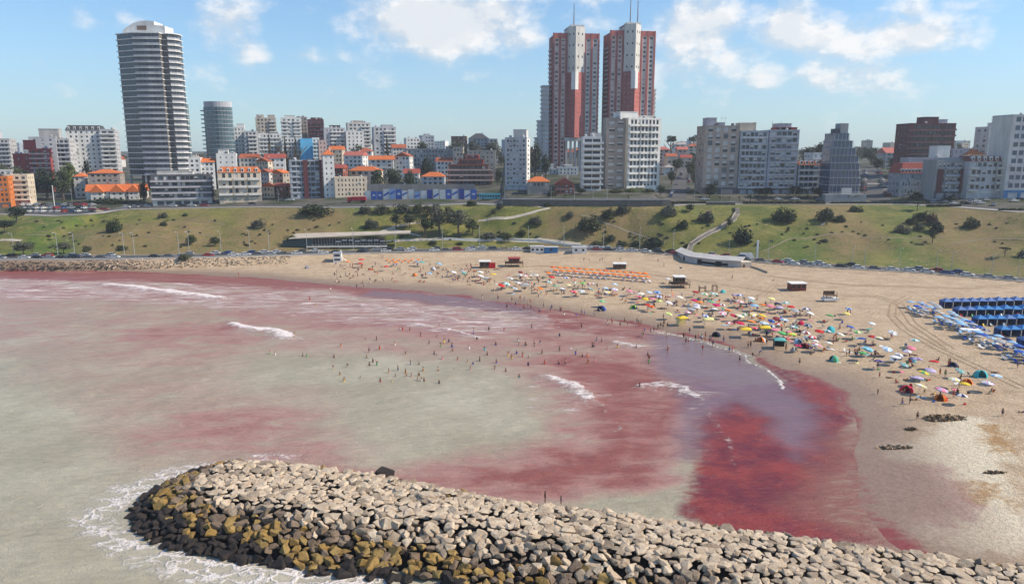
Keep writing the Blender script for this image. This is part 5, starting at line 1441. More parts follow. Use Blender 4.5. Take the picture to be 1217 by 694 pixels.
def tallgrass():                          # rough tussocks that nobody could count
    r = np.random.RandomState(12); n = 20000
    x = r.uniform(-330, 300, n); y0, y1 = r0y(x) + 18, ty(x) - 1
    y = y0 + (y1 - y0) * r.uniform(0, 1, n)
    k = vnoise(x, y, .07, 91) * .6 + vnoise(x, y, .25, 92) * .4
    ok = k > r.uniform(.3, .62, n)
    x, y, k = x[ok], y[ok], k[ok]; n = len(x); z = land(x, y)
    a = r.uniform(-.5, .5, n); w = r.uniform(.3, .8, n); h = r.uniform(.06, .22, n)
    dx, dy = np.cos(a) * w, np.sin(a) * w; ox, oy = -np.sin(a) * w * .9, np.cos(a) * w * .9
    V = np.stack([np.stack([x - dx, y - dy, z - .05], -1), np.stack([x + dx, y + dy, z - .05], -1), np.stack([x + dx * .5 + ox, y + dy * .5 + oy, z + h], -1), np.stack([x - dx * .6 + ox, y - dy * .6 + oy, z + h * .8], -1)], 1).reshape(-1, 3)
    me = bpy.data.meshes.new('tall_grass'); me.from_pydata(V.tolist(), [], (np.arange(n * 4).reshape(-1, 4)).tolist())
    for c in (('tussock olive', (.16, .175, .04)), ('tussock green', (.11, .15, .025)), ('tussock straw', (.30, .24, .10)), ('tussock dark', (.085, .105, .028))): me.materials.append(mat(c[0], c[1], .85, .3, .5))
    c = vnoise(x, y, .045, 95) + r.uniform(-.25, .25, n)
    me.polygons.foreach_set('material_index', np.where(c < .3, 3, np.where(c < .5, 1, np.where(c < .66, 0, 2))).astype(np.int32)); me.update()
    tag(link('tall_grass', me), 'rough grass tussocks covering the bluff above the beach road', 'grass', kind='stuff')
tallgrass()
for row in [  # in the town: centre x, base y, width, height, distance
    (45, 228, 28, 26, 445, 'round', 'black', 'huge dark tree at the left of the black trees behind the car park', 'tree'), (64, 227, 28, 28, 450, 'round', 'black', 'huge dark tree in the middle of the black trees behind the car park', 'tree'), (83, 226, 26, 27, 448, 'round', 'dark', 'huge dark tree at the right of the black trees behind the car park', 'tree'),
    (95, 215, 26, 22, 470, 'round', 'fresh', 'bright yellow green tree among the black trees at left', 'tree'), (112, 212, 14, 22, 470, 'round', 'black', 'dark tree under the slate roofed white block', 'tree'), (20, 212, 30, 18, 470, 'round', 'olive', 'brownish tree below the grey block at the far left', 'tree'), (33, 215, 16, 18, 460, 'round', 'olive', 'olive tree before the red stepped block', 'tree'),
    (177, 243, 13, 28, 424, 'round', 'black', 'dark tree squeezed between chalet and five storey block', 'tree'), (256, 240, 11, 22, 430, 'round', 'black', 'dark tree between the five storey block and the cream hotel', 'tree'), (136, 240, 60, 5, 428, 'dome', 'dark', 'low hedge on the lawn in front of the white chalet', 'bush'),
    (328, 190, 13, 29, 505, 'cone', 'black', 'leftmost of the three hillside conifers, standing apart', 'conifer'), (346, 188, 13, 25, 506, 'cone', 'dark', 'middle of the three hillside conifers', 'conifer'), (358, 188, 14, 25, 505, 'cone', 'black', 'rightmost of the three hillside conifers, before the sky blue wall', 'conifer'),
    (464, 180, 11, 19, 590, 'cone', 'black', 'single conifer before the pale grey hilltop tower', 'conifer'), (430, 181, 26, 9, 585, 'round', 'dark', 'trees at the foot of the tall beige white tower', 'tree'), (405, 182, 18, 8, 580, 'round', 'olive', 'tree at the foot of the grey white stepped tower', 'tree'),
    (450, 215, 22, 14, 452, 'round', 'dark', 'bushy tree left in the wood above the boundary wall', 'tree'), (468, 213, 22, 17, 455, 'round', 'dark', 'tallest tree in the wood above the boundary wall', 'tree'), (488, 214, 16, 12, 450, 'round', 'olive', 'olive tree right in the wood above the boundary wall', 'tree'), (508, 202, 20, 15, 500, 'round', 'black', 'dark round tree below the long grey school block', 'tree'), (492, 216, 14, 9, 447, 'dome', 'dark', 'bush between the two low houses above the boundary wall', 'bush'),
    (505, 178, 16, 11, 680, 'round', 'dark', 'domed tree before the small grey hilltop block', 'tree'), (545, 176, 26, 10, 640, 'round', 'grey', 'grey green trees left on the wooded skyline', 'tree'), (565, 176, 26, 9, 645, 'round', 'grey', 'grey green trees in the middle of the wooded skyline', 'tree'), (585, 178, 26, 11, 650, 'round', 'grey', 'grey green trees right on the wooded skyline', 'tree'), (470, 178, 20, 9, 640, 'round', 'olive', 'olive trees below the small hilltop blocks', 'tree'),
    (636, 196, 18, 26, 500, 'round', 'dark', 'dark tree right behind the white eleven storey tower', 'tree'), (648, 205, 14, 22, 490, 'round', 'dark', 'dark tree left of the twin tower foot', 'tree'), (592, 212, 10, 12, 480, 'round', 'black', 'dark tree left of the white eleven storey tower', 'tree'),
    (792, 176, 16, 15, 690, 'flat', 'black', 'umbrella pine on the skyline right of the big white block', 'pine'), (826, 178, 18, 18, 680, 'flat', 'black', 'umbrella pine on the skyline left of the grey seafront row', 'pine'), (818, 174, 12, 12, 760, 'flat', 'dark', 'small far umbrella pine between the two larger ones', 'pine'),
    (800, 200, 14, 12, 560, 'round', 'dark', 'tree on the left side of the left uphill street', 'tree'), (818, 208, 14, 16, 520, 'round', 'olive', 'olive tree on the right side of the left uphill street', 'tree'), (795, 214, 10, 14, 480, 'round', 'dark', 'dark street tree beside the big white block', 'tree'), (822, 222, 10, 16, 470, 'round', 'dark', 'dark street tree at the foot of the left uphill street', 'tree'),
    (952, 192, 20, 20, 500, 'round', 'black', 'dark tree behind the white cube house', 'tree'), (966, 190, 22, 23, 520, 'round', 'dark', 'tall tree behind the orange roof strip', 'tree'), (980, 192, 20, 20, 520, 'round', 'olive', 'olive tree left of the stepped glass block', 'tree'),
    (1026, 190, 20, 18, 600, 'round', 'olive', 'tree on the skyline right of the stepped glass block', 'tree'), (1034, 205, 16, 18, 520, 'round', 'dark', 'dark tree beside the right uphill street', 'tree'), (1052, 206, 18, 20, 510, 'round', 'black', 'black tree on the right of the right uphill street', 'tree'), (1062, 226, 14, 30, 440, 'round', 'black', 'dark tree left of the grey manor', 'tree'), (1056, 218, 10, 14, 470, 'round', 'grey', 'grey tree at the corner of the right uphill street', 'tree'),
    (1125, 178, 14, 7, 640, 'round', 'dark', 'far trees right of the maroon block', 'tree'), (1150, 178, 12, 12, 640, 'round', 'dark', 'far tree left of the cream tower', 'tree'),
    (1085, 236, 30, 10, 398, 'dome', 'black', 'dark hedge mass in front of the grey manor', 'bush'), (1104, 236, 14, 17, 396, 'round', 'black', 'dark tree between the manor and the maroon piers', 'tree'), (1122, 240, 16, 10, 376, 'dome', 'black', 'dark bush before the glazed loggias', 'bush'),
    (730, 233, 20, 9, 408, 'dome', 'olive', 'bush left in the garden below the big white block', 'bush'), (748, 232, 20, 8, 410, 'dome', 'fresh', 'bright bush in the garden below the big white block', 'bush'), (768, 233, 20, 9, 408, 'dome', 'olive', 'bush right in the garden below the big white block', 'bush'), (782, 230, 12, 12, 412, 'round', 'dark', 'dark tree before the big white block', 'tree'), (688, 233, 14, 11, 402, 'round', 'dark', 'dark tree before the maroon timbered house', 'tree'), (655, 233, 12, 8, 398, 'dome', 'dark', 'bush before the low orange hip roof', 'bush'),
    (840, 237, 22, 19, 410, 'round', 'black', 'dark tree at the left foot of the grey seafront row', 'tree'), (905, 237, 30, 15, 412, 'round', 'black', 'dark tree at the middle foot of the grey seafront row', 'tree'), (940, 237, 28, 17, 412, 'round', 'black', 'dark tree at the right foot of the grey seafront row', 'tree'), (970, 237, 26, 16, 412, 'round', 'black', 'dark tree below the orange roof strip', 'tree')]:
    cx, by, w, h, D, sh, lf, lab, cat = row
    plantpx(lab, cat, cx, by, w, h, sh, lf, D=D, bare=.2)
for i in range(110):                      # hill trees among the far houses
    D = gi.uniform(520, 950)
    cx = gi.choice([gi.uniform(-5, 300), gi.uniform(300, 620), gi.uniform(940, 1220), gi.uniform(780, 830), gi.uniform(1010, 1140)])
    p = onY(cx, 300, D); z = hz(p[0], D)
    h = gi.uniform(5, 11)
    plant('tree', 'small far tree among the houses on the hill', 'tree', p[0], D, z - .3, gi.uniform(6, 12), h, 'round', gi.choice(['dark', 'olive', 'grey', 'black']), 'far trees on the hill', .15)
def treeline():                           # woods on the horizon that read as one mass
    r = np.random.RandomState(4); V, F = [], []
    for x in np.arange(-900, 900, 9.0):
        D = r.uniform(950, 1150); z0 = hz(x, D); hh = r.uniform(5, 11) * (.55 if x < -120 else 1)
        for j in range(60):
            d = r.normal(size=3); d /= np.linalg.norm(d)
            p = np.array([x, D, z0 + hh * .45]) + d * np.array([9, 9, hh * .55]) * r.uniform(.8, 1)
            t = np.cross(d, r.normal(size=3)); t /= np.linalg.norm(t); b = np.cross(d, t); i = len(V)
            V.extend([p - t * 1.6, p + b * 1.2, p + t * 1.6, p - b * 1.2]); F.append((i, i + 1, i + 2, i + 3))
    me = bpy.data.meshes.new('wood'); me.from_pydata([tuple(v) for v in V], [], F); me.materials.append(LEAF['olive']); me.update()
    tag(link('wood', me), 'far dark green woods along the horizon behind the town', 'wood', kind='stuff')
treeline()
# palms along the promenade
def palmcrown():
    b = MB(); r = random.Random(3)
    for i in range(16):
        a = i * 6.283 / 16 + r.uniform(-.15, .15); up = r.uniform(.1, .9); L = r.uniform(1.5, 2.1)
        prev = None
        for s_ in range(6):
            f = s_ / 5; d = L * f; z = up * d - .42 * d * d; w = .34 * math.sin(math.pi * (f * .85 + .12))
            c = Vector((math.cos(a) * d, math.sin(a) * d, z)); n = Vector((-math.sin(a), math.cos(a), 0)) * w
            cur = (tuple(c - n - Vector((0, 0, w * .5))), tuple(c), tuple(c + n - Vector((0, 0, w * .5))))
            if prev: b.quad(prev[0], prev[1], cur[1], cur[0]); b.quad(prev[1], prev[2], cur[2], cur[1])
            prev = cur
    return b.mesh('fronds', LEAF['olive'])
PALM = palmcrown()
pb = MB(); pb.tube((0, 0, -.3), (.1, 0, 3.0), .24, .17, 8); PTR = pb.mesh('trunk', BARK)
for i, cx in enumerate((857, 868, 880, 893, 912, 921, 931, 951, 963, 1010, 1019, 748, 672)):
    p = ground(cx, 240); h = gi.uniform(.8, 1.15)
    t = thing('palm_tree', 'small palm on the promenade in front of the seafront blocks', 'palm', (p[0], p[1] + 2, hz(p[0], p[1] + 2)), gi.uniform(0, 6), 'small palms along the promenade')
    link('trunk', PTR, t, scale=h); link('fronds', PALM, t, (.1 * h, 0, 3.0 * h), scale=h * gi.uniform(.9, 1.1))
# clipped hedges along the promenade edge
def hedge(lab, pxs, py, h, wd):
    P = dense([ground(a, py(a) if callable(py) else py)[:2] for a in pxs], .8)
    r = np.random.RandomState(int(pxs[0])); V, F = [], []
    for (x, y) in P:
        z0 = hz(x, y)
        for j in range(26):
            p = np.array([x + r.uniform(-.5, .5), y + r.uniform(-wd / 2, wd / 2), z0 + r.uniform(0, h)])
            d = r.normal(size=3); d /= np.linalg.norm(d); t = np.cross(d, r.normal(size=3)); t /= np.linalg.norm(t); b = np.cross(d, t); i = len(V)
            V.extend([p - t * .4, p + b * .3, p + t * .4, p - b * .3]); F.append((i, i + 1, i + 2, i + 3))
    me = bpy.data.meshes.new('hedge'); me.from_pydata([tuple(v) for v in V], [], F); me.materials.append(LEAF['dark']); me.update()
    tag(link('hedge', me), lab, 'hedge')
hedge('clipped dark hedge at the slope top left of the stairs', [797, 820, 845], 242.5, 1.3, 2)
hedge('clipped dark hedge at the slope top right of the stairs', [884, 910, 935, 955, 980], 243.0, 1.5, 2)
hedge('low clipped hedge below the stepped glass block', [988, 1020, 1050, 1078], 242.5, 1.0, 2)
hedge('low clipped hedge at the slope top below the maroon piers', [1102, 1120, 1140], 246, 1.0, 1.6)
hedge('low clipped hedge at the right end of the slope top', [1188, 1205, 1225], 250.5, .9, 1.6)
# ------------------------------------------------------------ retaining wall, stairs, hoardings
STONE = mat('retaining stone', (.15, .135, .12), .9, .35, .7, .5, 3)
def ret_wall(lab, pxs, ztop, zbot=-2.5, off=0.0, m=None, th=.5):
    P = dense([(onz(a, 246, zz)[0], 0) for a, zz in ((pxs[0], 20.5), (pxs[1], 20.8))], 4.0)
    b = MB()
    pts = [(x, ty(x) + .1 + off) for x, _ in P]
    for (x0, y0), (x1, y1) in zip(pts[:-1], pts[1:]):
        z0, z1 = zt(x0), zt(x1)
        b.add([(x0, y0, z0 + zbot), (x1, y1, z1 + zbot), (x1, y1 + th, z1 + zbot), (x0, y0 + th, z0 + zbot), (x0, y0, z0 + ztop), (x1, y1, z1 + ztop), (x1, y1 + th, z1 + ztop), (x0, y0 + th, z0 + ztop)], [(0, 1, 5, 4), (2, 3, 7, 6), (4, 5, 6, 7), (3, 0, 4, 7), (1, 2, 6, 5)])
    o = b.build('retaining_wall', m or STONE); tag(o, lab, 'wall')
    c = MB()
    for (x0, y0), (x1, y1) in zip(pts[:-1], pts[1:]):
        z0, z1 = zt(x0) + ztop, zt(x1) + ztop
        c.add([(x0, y0 - .1, z0 + .004), (x1, y1 - .1, z1 + .004), (x1, y1 + th + .1, z1 + .004), (x0, y0 + th + .1, z0 + .004), (x0, y0 - .1, z0 + .25), (x1, y1 - .1, z1 + .25), (x1, y1 + th + .1, z1 + .25), (x0, y0 + th + .1, z0 + .25)], [(0, 1, 5, 4), (2, 3, 7, 6), (4, 5, 6, 7)])
    c.build('coping', W('pale'), o)
    return o
ret_wall('long dark stone retaining wall below the promenade under the big white block', (597, 796), 3.4)
ret_wall('curved grey retaining wall at the head of the stone stairs', (842, 880), 1.6)
# stone stairs down the slope
def stairs():
    P = [ground(a, b) for a, b in ((876, 248), (877, 254), (872, 262), (862, 268), (848, 276), (833, 284), (822, 292), (818, 300))]
    t = thing('stairway', 'winding stone stairway with a low wall down the right slope', 'stairs', tuple(P[0]))
    o = Vector(P[0]); st, wl = MB(), MB()
    pts = dense([p[:2] for p in P], .9)
    for i in range(len(pts) - 1):
        a, b = Vector(pts[i]), Vector(pts[i + 1]); d = (b - a).normalized(); n = Vector((-d.y, d.x)) * .95
        z = hz(*a) + .25 - o.z
        q = [a + n, a - n, b - n, b + n]
        st = MB(); st.add([(v.x - o.x, v.y - o.y, zz) for zz in (z - .6, z) for v in q], [(0, 1, 5, 4), (1, 2, 6, 5), (2, 3, 7, 6), (3, 0, 4, 7), (4, 5, 6, 7)]); st.build('step', W('stone'), t)
        q = [a - n, a - n * 1.25, b - n * 1.25, b - n]
        wl.add([(v.x - o.x, v.y - o.y, zz) for zz in (z - .6, z + .95) for v in q], [(0, 1, 5, 4), (1, 2, 6, 5), (2, 3, 7, 6), (3, 0, 4, 7), (4, 5, 6, 7)])
    wl.build('side_wall', W('taupe'), t)
stairs()
def wallbox(name, lab, cat, x0, x1, ytop, ybase, depth, wm, Y=None, group=None, extra=None):
    p = ground((x0 + x1) / 2, ybase) if Y is None else np.array([onY((x0 + x1) / 2, 300, Y)[0], Y, hz(onY((x0 + x1) / 2, 300, Y)[0], Y)])
    k = (p[1] * CP - (p[2] - CAMZ) * SP) / FOC; Wd = (x1 - x0) * k
    h = onY((x0 + x1) / 2, ytop, p[1])[2] - p[2]
    b = MB(); b.box(-Wd / 2, Wd / 2, 0, depth, -1.5, h); o = b.build(name, wm, None, p); tag(o, lab, cat, group)
    return o, p, Wd, h
HB = Y_ = ground(500, 237)[1]
wallbox('boundary_wall', 'long pale grey boundary wall behind the painted hoardings', 'wall', 438, 566, 219, None, .6, W('taupe'), Y=HB + 12)
hr = random.Random(5)
cols = [('white', (.62, .62, .62)), ('blue', (.06, .13, .42)), ('lightblue', (.25, .36, .58)), ('deepblue', (.035, .07, .3))]
seq = 'w b b w u b w w u w d w w b w d w b'.split()
for i, c in enumerate(seq):
    x0 = 436 + i * 7.3; x1 = x0 + 6.9 + hr.uniform(-.8, .2); yt = 226 + hr.uniform(-1.5, 1.8)
    m = {'w': mat('hoarding white', (.6, .6, .6), .6, .1), 'b': mat('hoarding blue', (.05, .12, .42), .6, .15), 'u': mat('hoarding light blue', (.25, .36, .58), .6, .15), 'd': mat('hoarding deep blue', (.03, .06, .28), .6, .15)}[c]
    o, p, Wd, h = wallbox('hoarding', {'w': 'white', 'b': 'blue', 'u': 'light blue', 'd': 'deep blue'}[c] + ' painted hoarding panel along the building site', 'hoarding', x0, x1, yt, None, .12, m, Y=HB + 1 + hr.uniform(-.3, .3), group='painted hoardings along the building site')
    if c in 'wu' and hr.random() < .8:        # a painted swash across the panel
        b = MB(); z = h * hr.uniform(.3, .6); b.add([(-Wd * .48, -.004, z - h * .2), (Wd * .48, -.004, z + h * .1), (Wd * .48, -.004, z + h * .32), (-Wd * .48, -.004, z + h * .02)], [(0, 1, 2, 3)]); b.build('painted_band', mat('hoarding blue', (.05, .12, .42)), o)
    if c == 'b':
        b = MB(); b.box(-Wd * .22, Wd * .22, -.01, -.002, h * .45, h * .62); b.build('white_mark', mat('hoarding white', (.6, .6, .6)), o)
    b = MB(); b.box(-.08, .08, .13, .3, -1, h * .9); b.build('post', PIPE, o)

# ------------------------------------------------------------ vehicles
CARC = dict(white=(.62, .62, .61), silver=(.34, .35, .36), grey=(.12, .125, .13), black=(.015, .016, .018), red=(.34, .02, .025), blue=(.035, .08, .22), beige=(.36, .30, .22), orange=(.5, .14, .03))
def paint(k): return mat('car paint ' + k, CARC[k], .28, .06, 1.0, spec=.6)
TYRE = mat('tyre', (.015, .015, .015), .9, .1)
CGL = mat('car glass', (.015, .018, .022), .08, .1, spec=.6)
LAMPW = mat('headlight lens', (.7, .7, .68), .15, .05, spec=.6)
LAMPR = mat('tail light lens', (.35, .015, .012), .25, .05)
def carmeshes(van=False):
    L, w = (2.25, .88) if not van else (2.45, .95)
    b = MB()
    prof = [(-L, .32), (L, .32), (L, .62), (L - .1, .74), (L - 1.15, .86), (-L + .25, .9), (-L, .7)]
    pr2 = [(x * .99, z) for x, z in prof]
    n = len(prof)
    b.add([(x, -w, z) for x, z in prof] + [(x, w, z) for x, z in prof], [(i, (i + 1) % n, n + (i + 1) % n, n + i) for i in range(n)] + [tuple(range(n - 1, -1, -1)), tuple(range(n, 2 * n))])
    t = 1.42 if not van else 1.85
    x0, x1, r0, r1 = (-L + .3, L - 1.05, -L + .95, L - 1.95) if not van else (-L + .08, L - .85, -L + .25, L - 1.6)
    z0 = .87
    b.add([(r0, -w * .78, t), (r1, -w * .78, t), (r1, w * .78, t), (r0, w * .78, t), (r0 - .04, -w * .8, t - .1), (r1 + .06, -w * .8, t - .1), (r1 + .06, w * .8, t - .1), (r0 - .04, w * .8, t - .1)], [(0, 1, 2, 3), (4, 5, 1, 0), (5, 6, 2, 1), (6, 7, 3, 2), (7, 4, 0, 3)])
    for sx in (-1, 1):                       # pillars
        for xa, xb in ((x0, r0), (x1, r1), ((x0 + x1) / 2 - .1, (r0 + r1) / 2)):
            b.add([(xa - .05, sx * w * .96, z0), (xa + .07, sx * w * .96, z0), (xb + .07, sx * w * .80, t - .09), (xb - .05, sx * w * .80, t - .09)], [(0, 1, 2, 3) if sx < 0 else (3, 2, 1, 0)])
    body = b.mesh('body', paint('white'))
    g = MB()
    g.prism([(x0, -w * .94), (x1, -w * .94), (x1, w * .94), (x0, w * .94)], z0 - .03, t - .1, top=[(r0, -w * .785), (r1, -w * .785), (r1, w * .785), (r0, w * .785)])
    gl = g.mesh('window_band', CGL)
    q = MB(); q.tube((0, -.11, 0), (0, .11, 0), .33, .33, 12); q.tube((0, -.115, 0), (0, .115, 0), .19, .19, 8, 1)
    wh = q.mesh('wheel', [TYRE, PIPE])
    h = MB(); h.box(-.04, .03, -.17, .17, -.07, .07); hl = h.mesh('headlight', LAMPW)
    h = MB(); h.box(-.03, .04, -.12, .12, -.1, .1); tl = h.mesh('tail_light', LAMPR)
    return body, gl, wh, hl, tl, L, w
CARM = {False: carmeshes(False), True: carmeshes(True)}
def car(label, col, x, y, z, rz, van=False, group=None, name='parked_car'):
    body, gl, wh, hl, tl, L, w = CARM[van]
    t = thing(name, label, 'van' if van else 'car', (x, y, z), rz, group)
    link('body', body, t, mat_=paint(col)); link('window_band', gl, t)
    for sx in (-1, 1):
        for sy in (-1, 1): link('wheel', wh, t, (sx * L * .62, sy * (w - .06), .33))
        link('headlight', hl, t, (L - .01, sx * w * .72, .66)); link('tail_light', tl, t, (-L + .01, sx * w * .75, .72))
    return t
cr = random.Random(31)
ckeys = ['white'] * 9 + ['silver'] * 5 + ['grey'] * 3 + ['black'] * 3 + ['red'] * 2 + ['blue', 'beige']
LAND = [(30, 'near the left edge'), (120, 'below the chalet'), (220, 'below the balcony block'), (320, 'left of the beach hall'), (440, 'before the beach hall'), (560, 'under the grove'), (650, 'behind the kiosks'), (740, 'below the brown slope'),
        (830, 'behind the concrete pavilion'), (910, 'by the white column'), (1000, 'below the pipe bush'), (1090, 'below the reddish hollow'), (1190, 'at the far right')]
def where(px): return min(LAND, key=lambda a: abs(a[0] - px))[1]
x = -275.0
while x < 262:
    px = topx(x, r0y(x) + 4, 4)[0]
    dens_ = .85 if px < 330 else (.7 if px < 640 else (.96 if px > 690 else .4))
    if cr.random() < dens_:
        c = cr.choice(ckeys); v = cr.random() < .1
        y = r0y(x) + 2.8; ang = math.atan2(r0y(x + 1) - r0y(x - 1), 2)
        car('%s %s parked on the beach road %s' % (c, 'van' if v else 'car', where(px)), c, x, y, ROADZ + .06, ang, v, 'cars parked along the beach road')
    if cr.random() < dens_ * .55:
        c = cr.choice(ckeys); px2 = topx(x, r0y(x) + 10, 4)[0]
        ang = math.atan2(r0y(x + 1) - r0y(x - 1), 2)
        car('%s car across the road %s' % (c, where(px2)), c, x, r0y(x) + 9.4, ROADZ + .06, ang + math.pi, False, 'cars parked along the beach road')
    x += cr.uniform(4.8, 5.6)
def carpx(lab, c, px, py, rz=0.0, van=False, group='cars on the upper streets'):
    p = ground(px, py); car(lab, c, p[0], p[1], p[2] + .12, rz, van, group)
for i in range(34):                          # the car park at the upper left
    row = i % 3; px = 28 + (i // 3) * 8.2 + cr.uniform(-1.5, 1.5); py = (252.5, 248.5, 244.5)[row]
    c = cr.choice(ckeys)
    carpx('%s car in the crowded car park at the upper left, %s row' % (c, ('front', 'middle', 'back')[row]), c, px, py, cr.choice([1.2, 1.4, .1, 1.3]))
carpx('bright red car at the right end of the upper left car park', 'red', 111, 250.5, .1)
carpx('dark red car right of the bright red one in the upper left car park', 'red', 124, 250, .1)
for px, py, c in ((150, 247.5, 'white'), (160, 247, 'silver'), (168, 246.5, 'grey'), (175, 246, 'white'), (205, 246, 'white'), (218, 245.7, 'black'), (228, 245.6, 'white'), (243, 245.5, 'red'), (300, 243.5, 'black'), (335, 239, 'grey'), (345, 239, 'white')):
    carpx('%s car on the street at left' % c, c, px, py, .05)
for px in (838, 905, 925, 945, 975, 995):
    c = cr.choice(ckeys); carpx('%s car parked before the grey seafront row' % c, c, px, 238, .05)
for px, py in ((1111, 242), (1124, 242), (1134, 243), (1146, 242.5), (1153, 241.5), (1160, 240.5), (1165, 242.5), (1172, 239), (1181, 244.5), (1205, 240), (1213, 238.5)):
    c = cr.choice(ckeys[:20]); carpx('%s car parked before the hotel' % c, c, px, py, cr.choice([.1, .9, .2]), cr.random() < .2)
for i in range(12):
    py = 233 - i * 2.6; f = i / 12
    for sx in (-1, 1):
        if cr.random() < .75:
            c = cr.choice(ckeys); carpx('%s car parked on the right uphill street' % c, c, 1040 - 5 * f + sx * (15 - 8 * f), py, 1.75, group='cars on the right uphill street')
for i in range(11):
    py = 234 - i * 2.8; f = i / 11
    for sx in (-1, 1):
        if cr.random() < .7:
            c = cr.choice(ckeys); carpx('%s car parked on the left uphill street' % c, c, 807 + 9 * f + sx * (10 - 6 * f), py, 1.4, group='cars on the left uphill street')
def bus(lab, cat, px, py, L, H, m, rz, name='bus', nwin=8):
    p = ground(px, py)
    t = thing(name, lab, cat, (p[0], p[1], p[2] + .12), rz)
    b = MB(); b.box(-L / 2, L / 2, -1.25, 1.25, .4, H); b.box(-L / 2 + .1, L / 2 - .1, -1.15, 1.15, H, H + .12); b.build('body', m, t)
    w = MB(); w.box(-.5, .5, -1.27, -1.252, 0, .95); me = w.mesh('window', CGL)
    for i in range(nwin): link('window', me, t, (-L / 2 + .9 + (L - 1.8) * i / (nwin - 1), 0, 1.45))
    w = MB(); w.box(L / 2 + .002, L / 2 + .02, -1.1, 1.1, 1.3, H - .3); w.build('windscreen', CGL, t)
    q = MB(); q.tube((0, -.14, 0), (0, .14, 0), .48, .48, 12); wm = q.mesh('wheel', TYRE)
    for sx in (-.32, .33):
        for sy in (-1, 1): link('wheel', wm, t, (L * sx, sy * 1.15, .48))
bus('turquoise city bus on the upper road left of the white tower', 'bus', 582, 237.5, 12, 3.2, mat('bus paint', (.05, .30, .38), .35, .08, spec=.5), .02)
def truck():
    p = ground(424, 241)
    t = thing('truck', 'red flatbed truck with a red load before the cream unfinished block', 'truck', (p[0], p[1], p[2] + .12), math.pi)
    RD = mat('truck paint', (.42, .02, .03), .4, .1)
    b = MB(); b.box(-5.2, 3.4, -1.2, 1.2, .9, 1.15); b.build('chassis', TYRE, t)
    b = MB(); b.box(-5.2, 2.6, -1.2, 1.2, 1.16, 3.1); b.build('cargo_box', RD, t)
    b = MB(); b.prism([(3.0, -1.15), (5.2, -1.15), (5.2, 1.15), (3.0, 1.15)], .6, 2.9, top=[(3.0, -1.1), (4.8, -1.1), (4.8, 1.1), (3.0, 1.1)]); c = b.build('cab', RD, t)
    b = MB(); b.box(3.3, 4.4, -1.19, -1.152, 1.8, 2.6); b.build('window', CGL, c)
    q = MB(); q.tube((0, -.16, 0), (0, .16, 0), .5, .5, 12); wm = q.mesh('wheel', TYRE)
    for x in (-4, -2.8, 4.1):
        for s in (-1, 1): link('wheel', wm, t, (x, s * 1.05, .5))
truck()

# ------------------------------------------------------------ lamp posts, poles, columns
LP = MB(); LP.tube((0, 0, 0), (0, 0, 9.2), .13, .07, 7); LPM = LP.mesh('pole', PIPE)
LA = MB(); LA.tube((0, 0, 9.1), (0, -1.7, 9.5), .05, .05, 5); LAM = LA.mesh('arm', PIPE)
LH = MB(); LH.box(-.16, .16, -2.4, -1.6, 9.44, 9.58); LHM = LH.mesh('lamp_head', W('pale'))
def lamp(lab, x, y, z, s=1.0, group='lamp posts along the beach road'):
    t = thing('lamp_post', lab, 'lamp post', (x, y, z), 0, group)
    link('pole', LPM, t, scale=s); link('arm', LAM, t, scale=s); link('lamp_head', LHM, t, scale=s)
for px in (17, 69, 89, 148, 160, 213, 225, 263, 297, 320, 365, 420, 470, 526, 570, 628, 670, 717, 760, 800, 866, 913, 968, 1012, 1027, 1068, 1110, 1127, 1171, 1198):
    x = onz(px, 306, ROADZ)[0]
    for _ in range(4):
        yy = r0y(x) + 11.6; x = (px - 608.5) / FOC * (yy * CP + (CAMZ - 4) * SP)
    lamp('grey lamp post on the beach road %s' % where(px), x, r0y(x) + 11.6, ROADZ, .82 if px > 860 else 1.05)
for px in (40, 84, 250, 330, 545, 600, 655, 683, 705, 722, 826, 858, 945, 1003, 1062, 1128, 1160, 1187):
    p = ground(px, 240); lamp('grey lamp post on the promenade', p[0], p[1] + 1.5, hz(p[0], p[1] + 1.5), .75, 'lamp posts along the promenade')
p = ground(65, 247); b = MB(); b.tube((0, 0, 0), (0, 0, 12), .28, .22, 10); b.tube((0, 0, 12), (0, 0, 12.4), .34, .3, 10); tag(b.build('column', W('offwhite'), None, p), 'thick white mast standing in the upper left car park', 'column')
x = onz(904, 309, ROADZ)[0]; b = MB(); b.box(-.35, .35, -.35, .35, 0, 7.2); b.box(-.5, .5, -.5, .5, -.2, .3); b.box(-.42, .42, -.42, .42, 7.2, 7.45); tag(b.build('column', W('white'), None, (x, r0y(x) + 13.4, ROADZ)), 'white square column beside the small steps on the right beach road', 'column')
b = MB()
for i in range(6): b.box(-3 + i * .1, 3 - i * .1, i * .5, 3.2, -.3 + i * .35, .05 + i * .35)
tag(b.build('steps', W('pale'), None, (x - 3.5, r0y(x) + 14.5, ROADZ)), 'broad pale steps rising from the road beside the white column', 'steps')
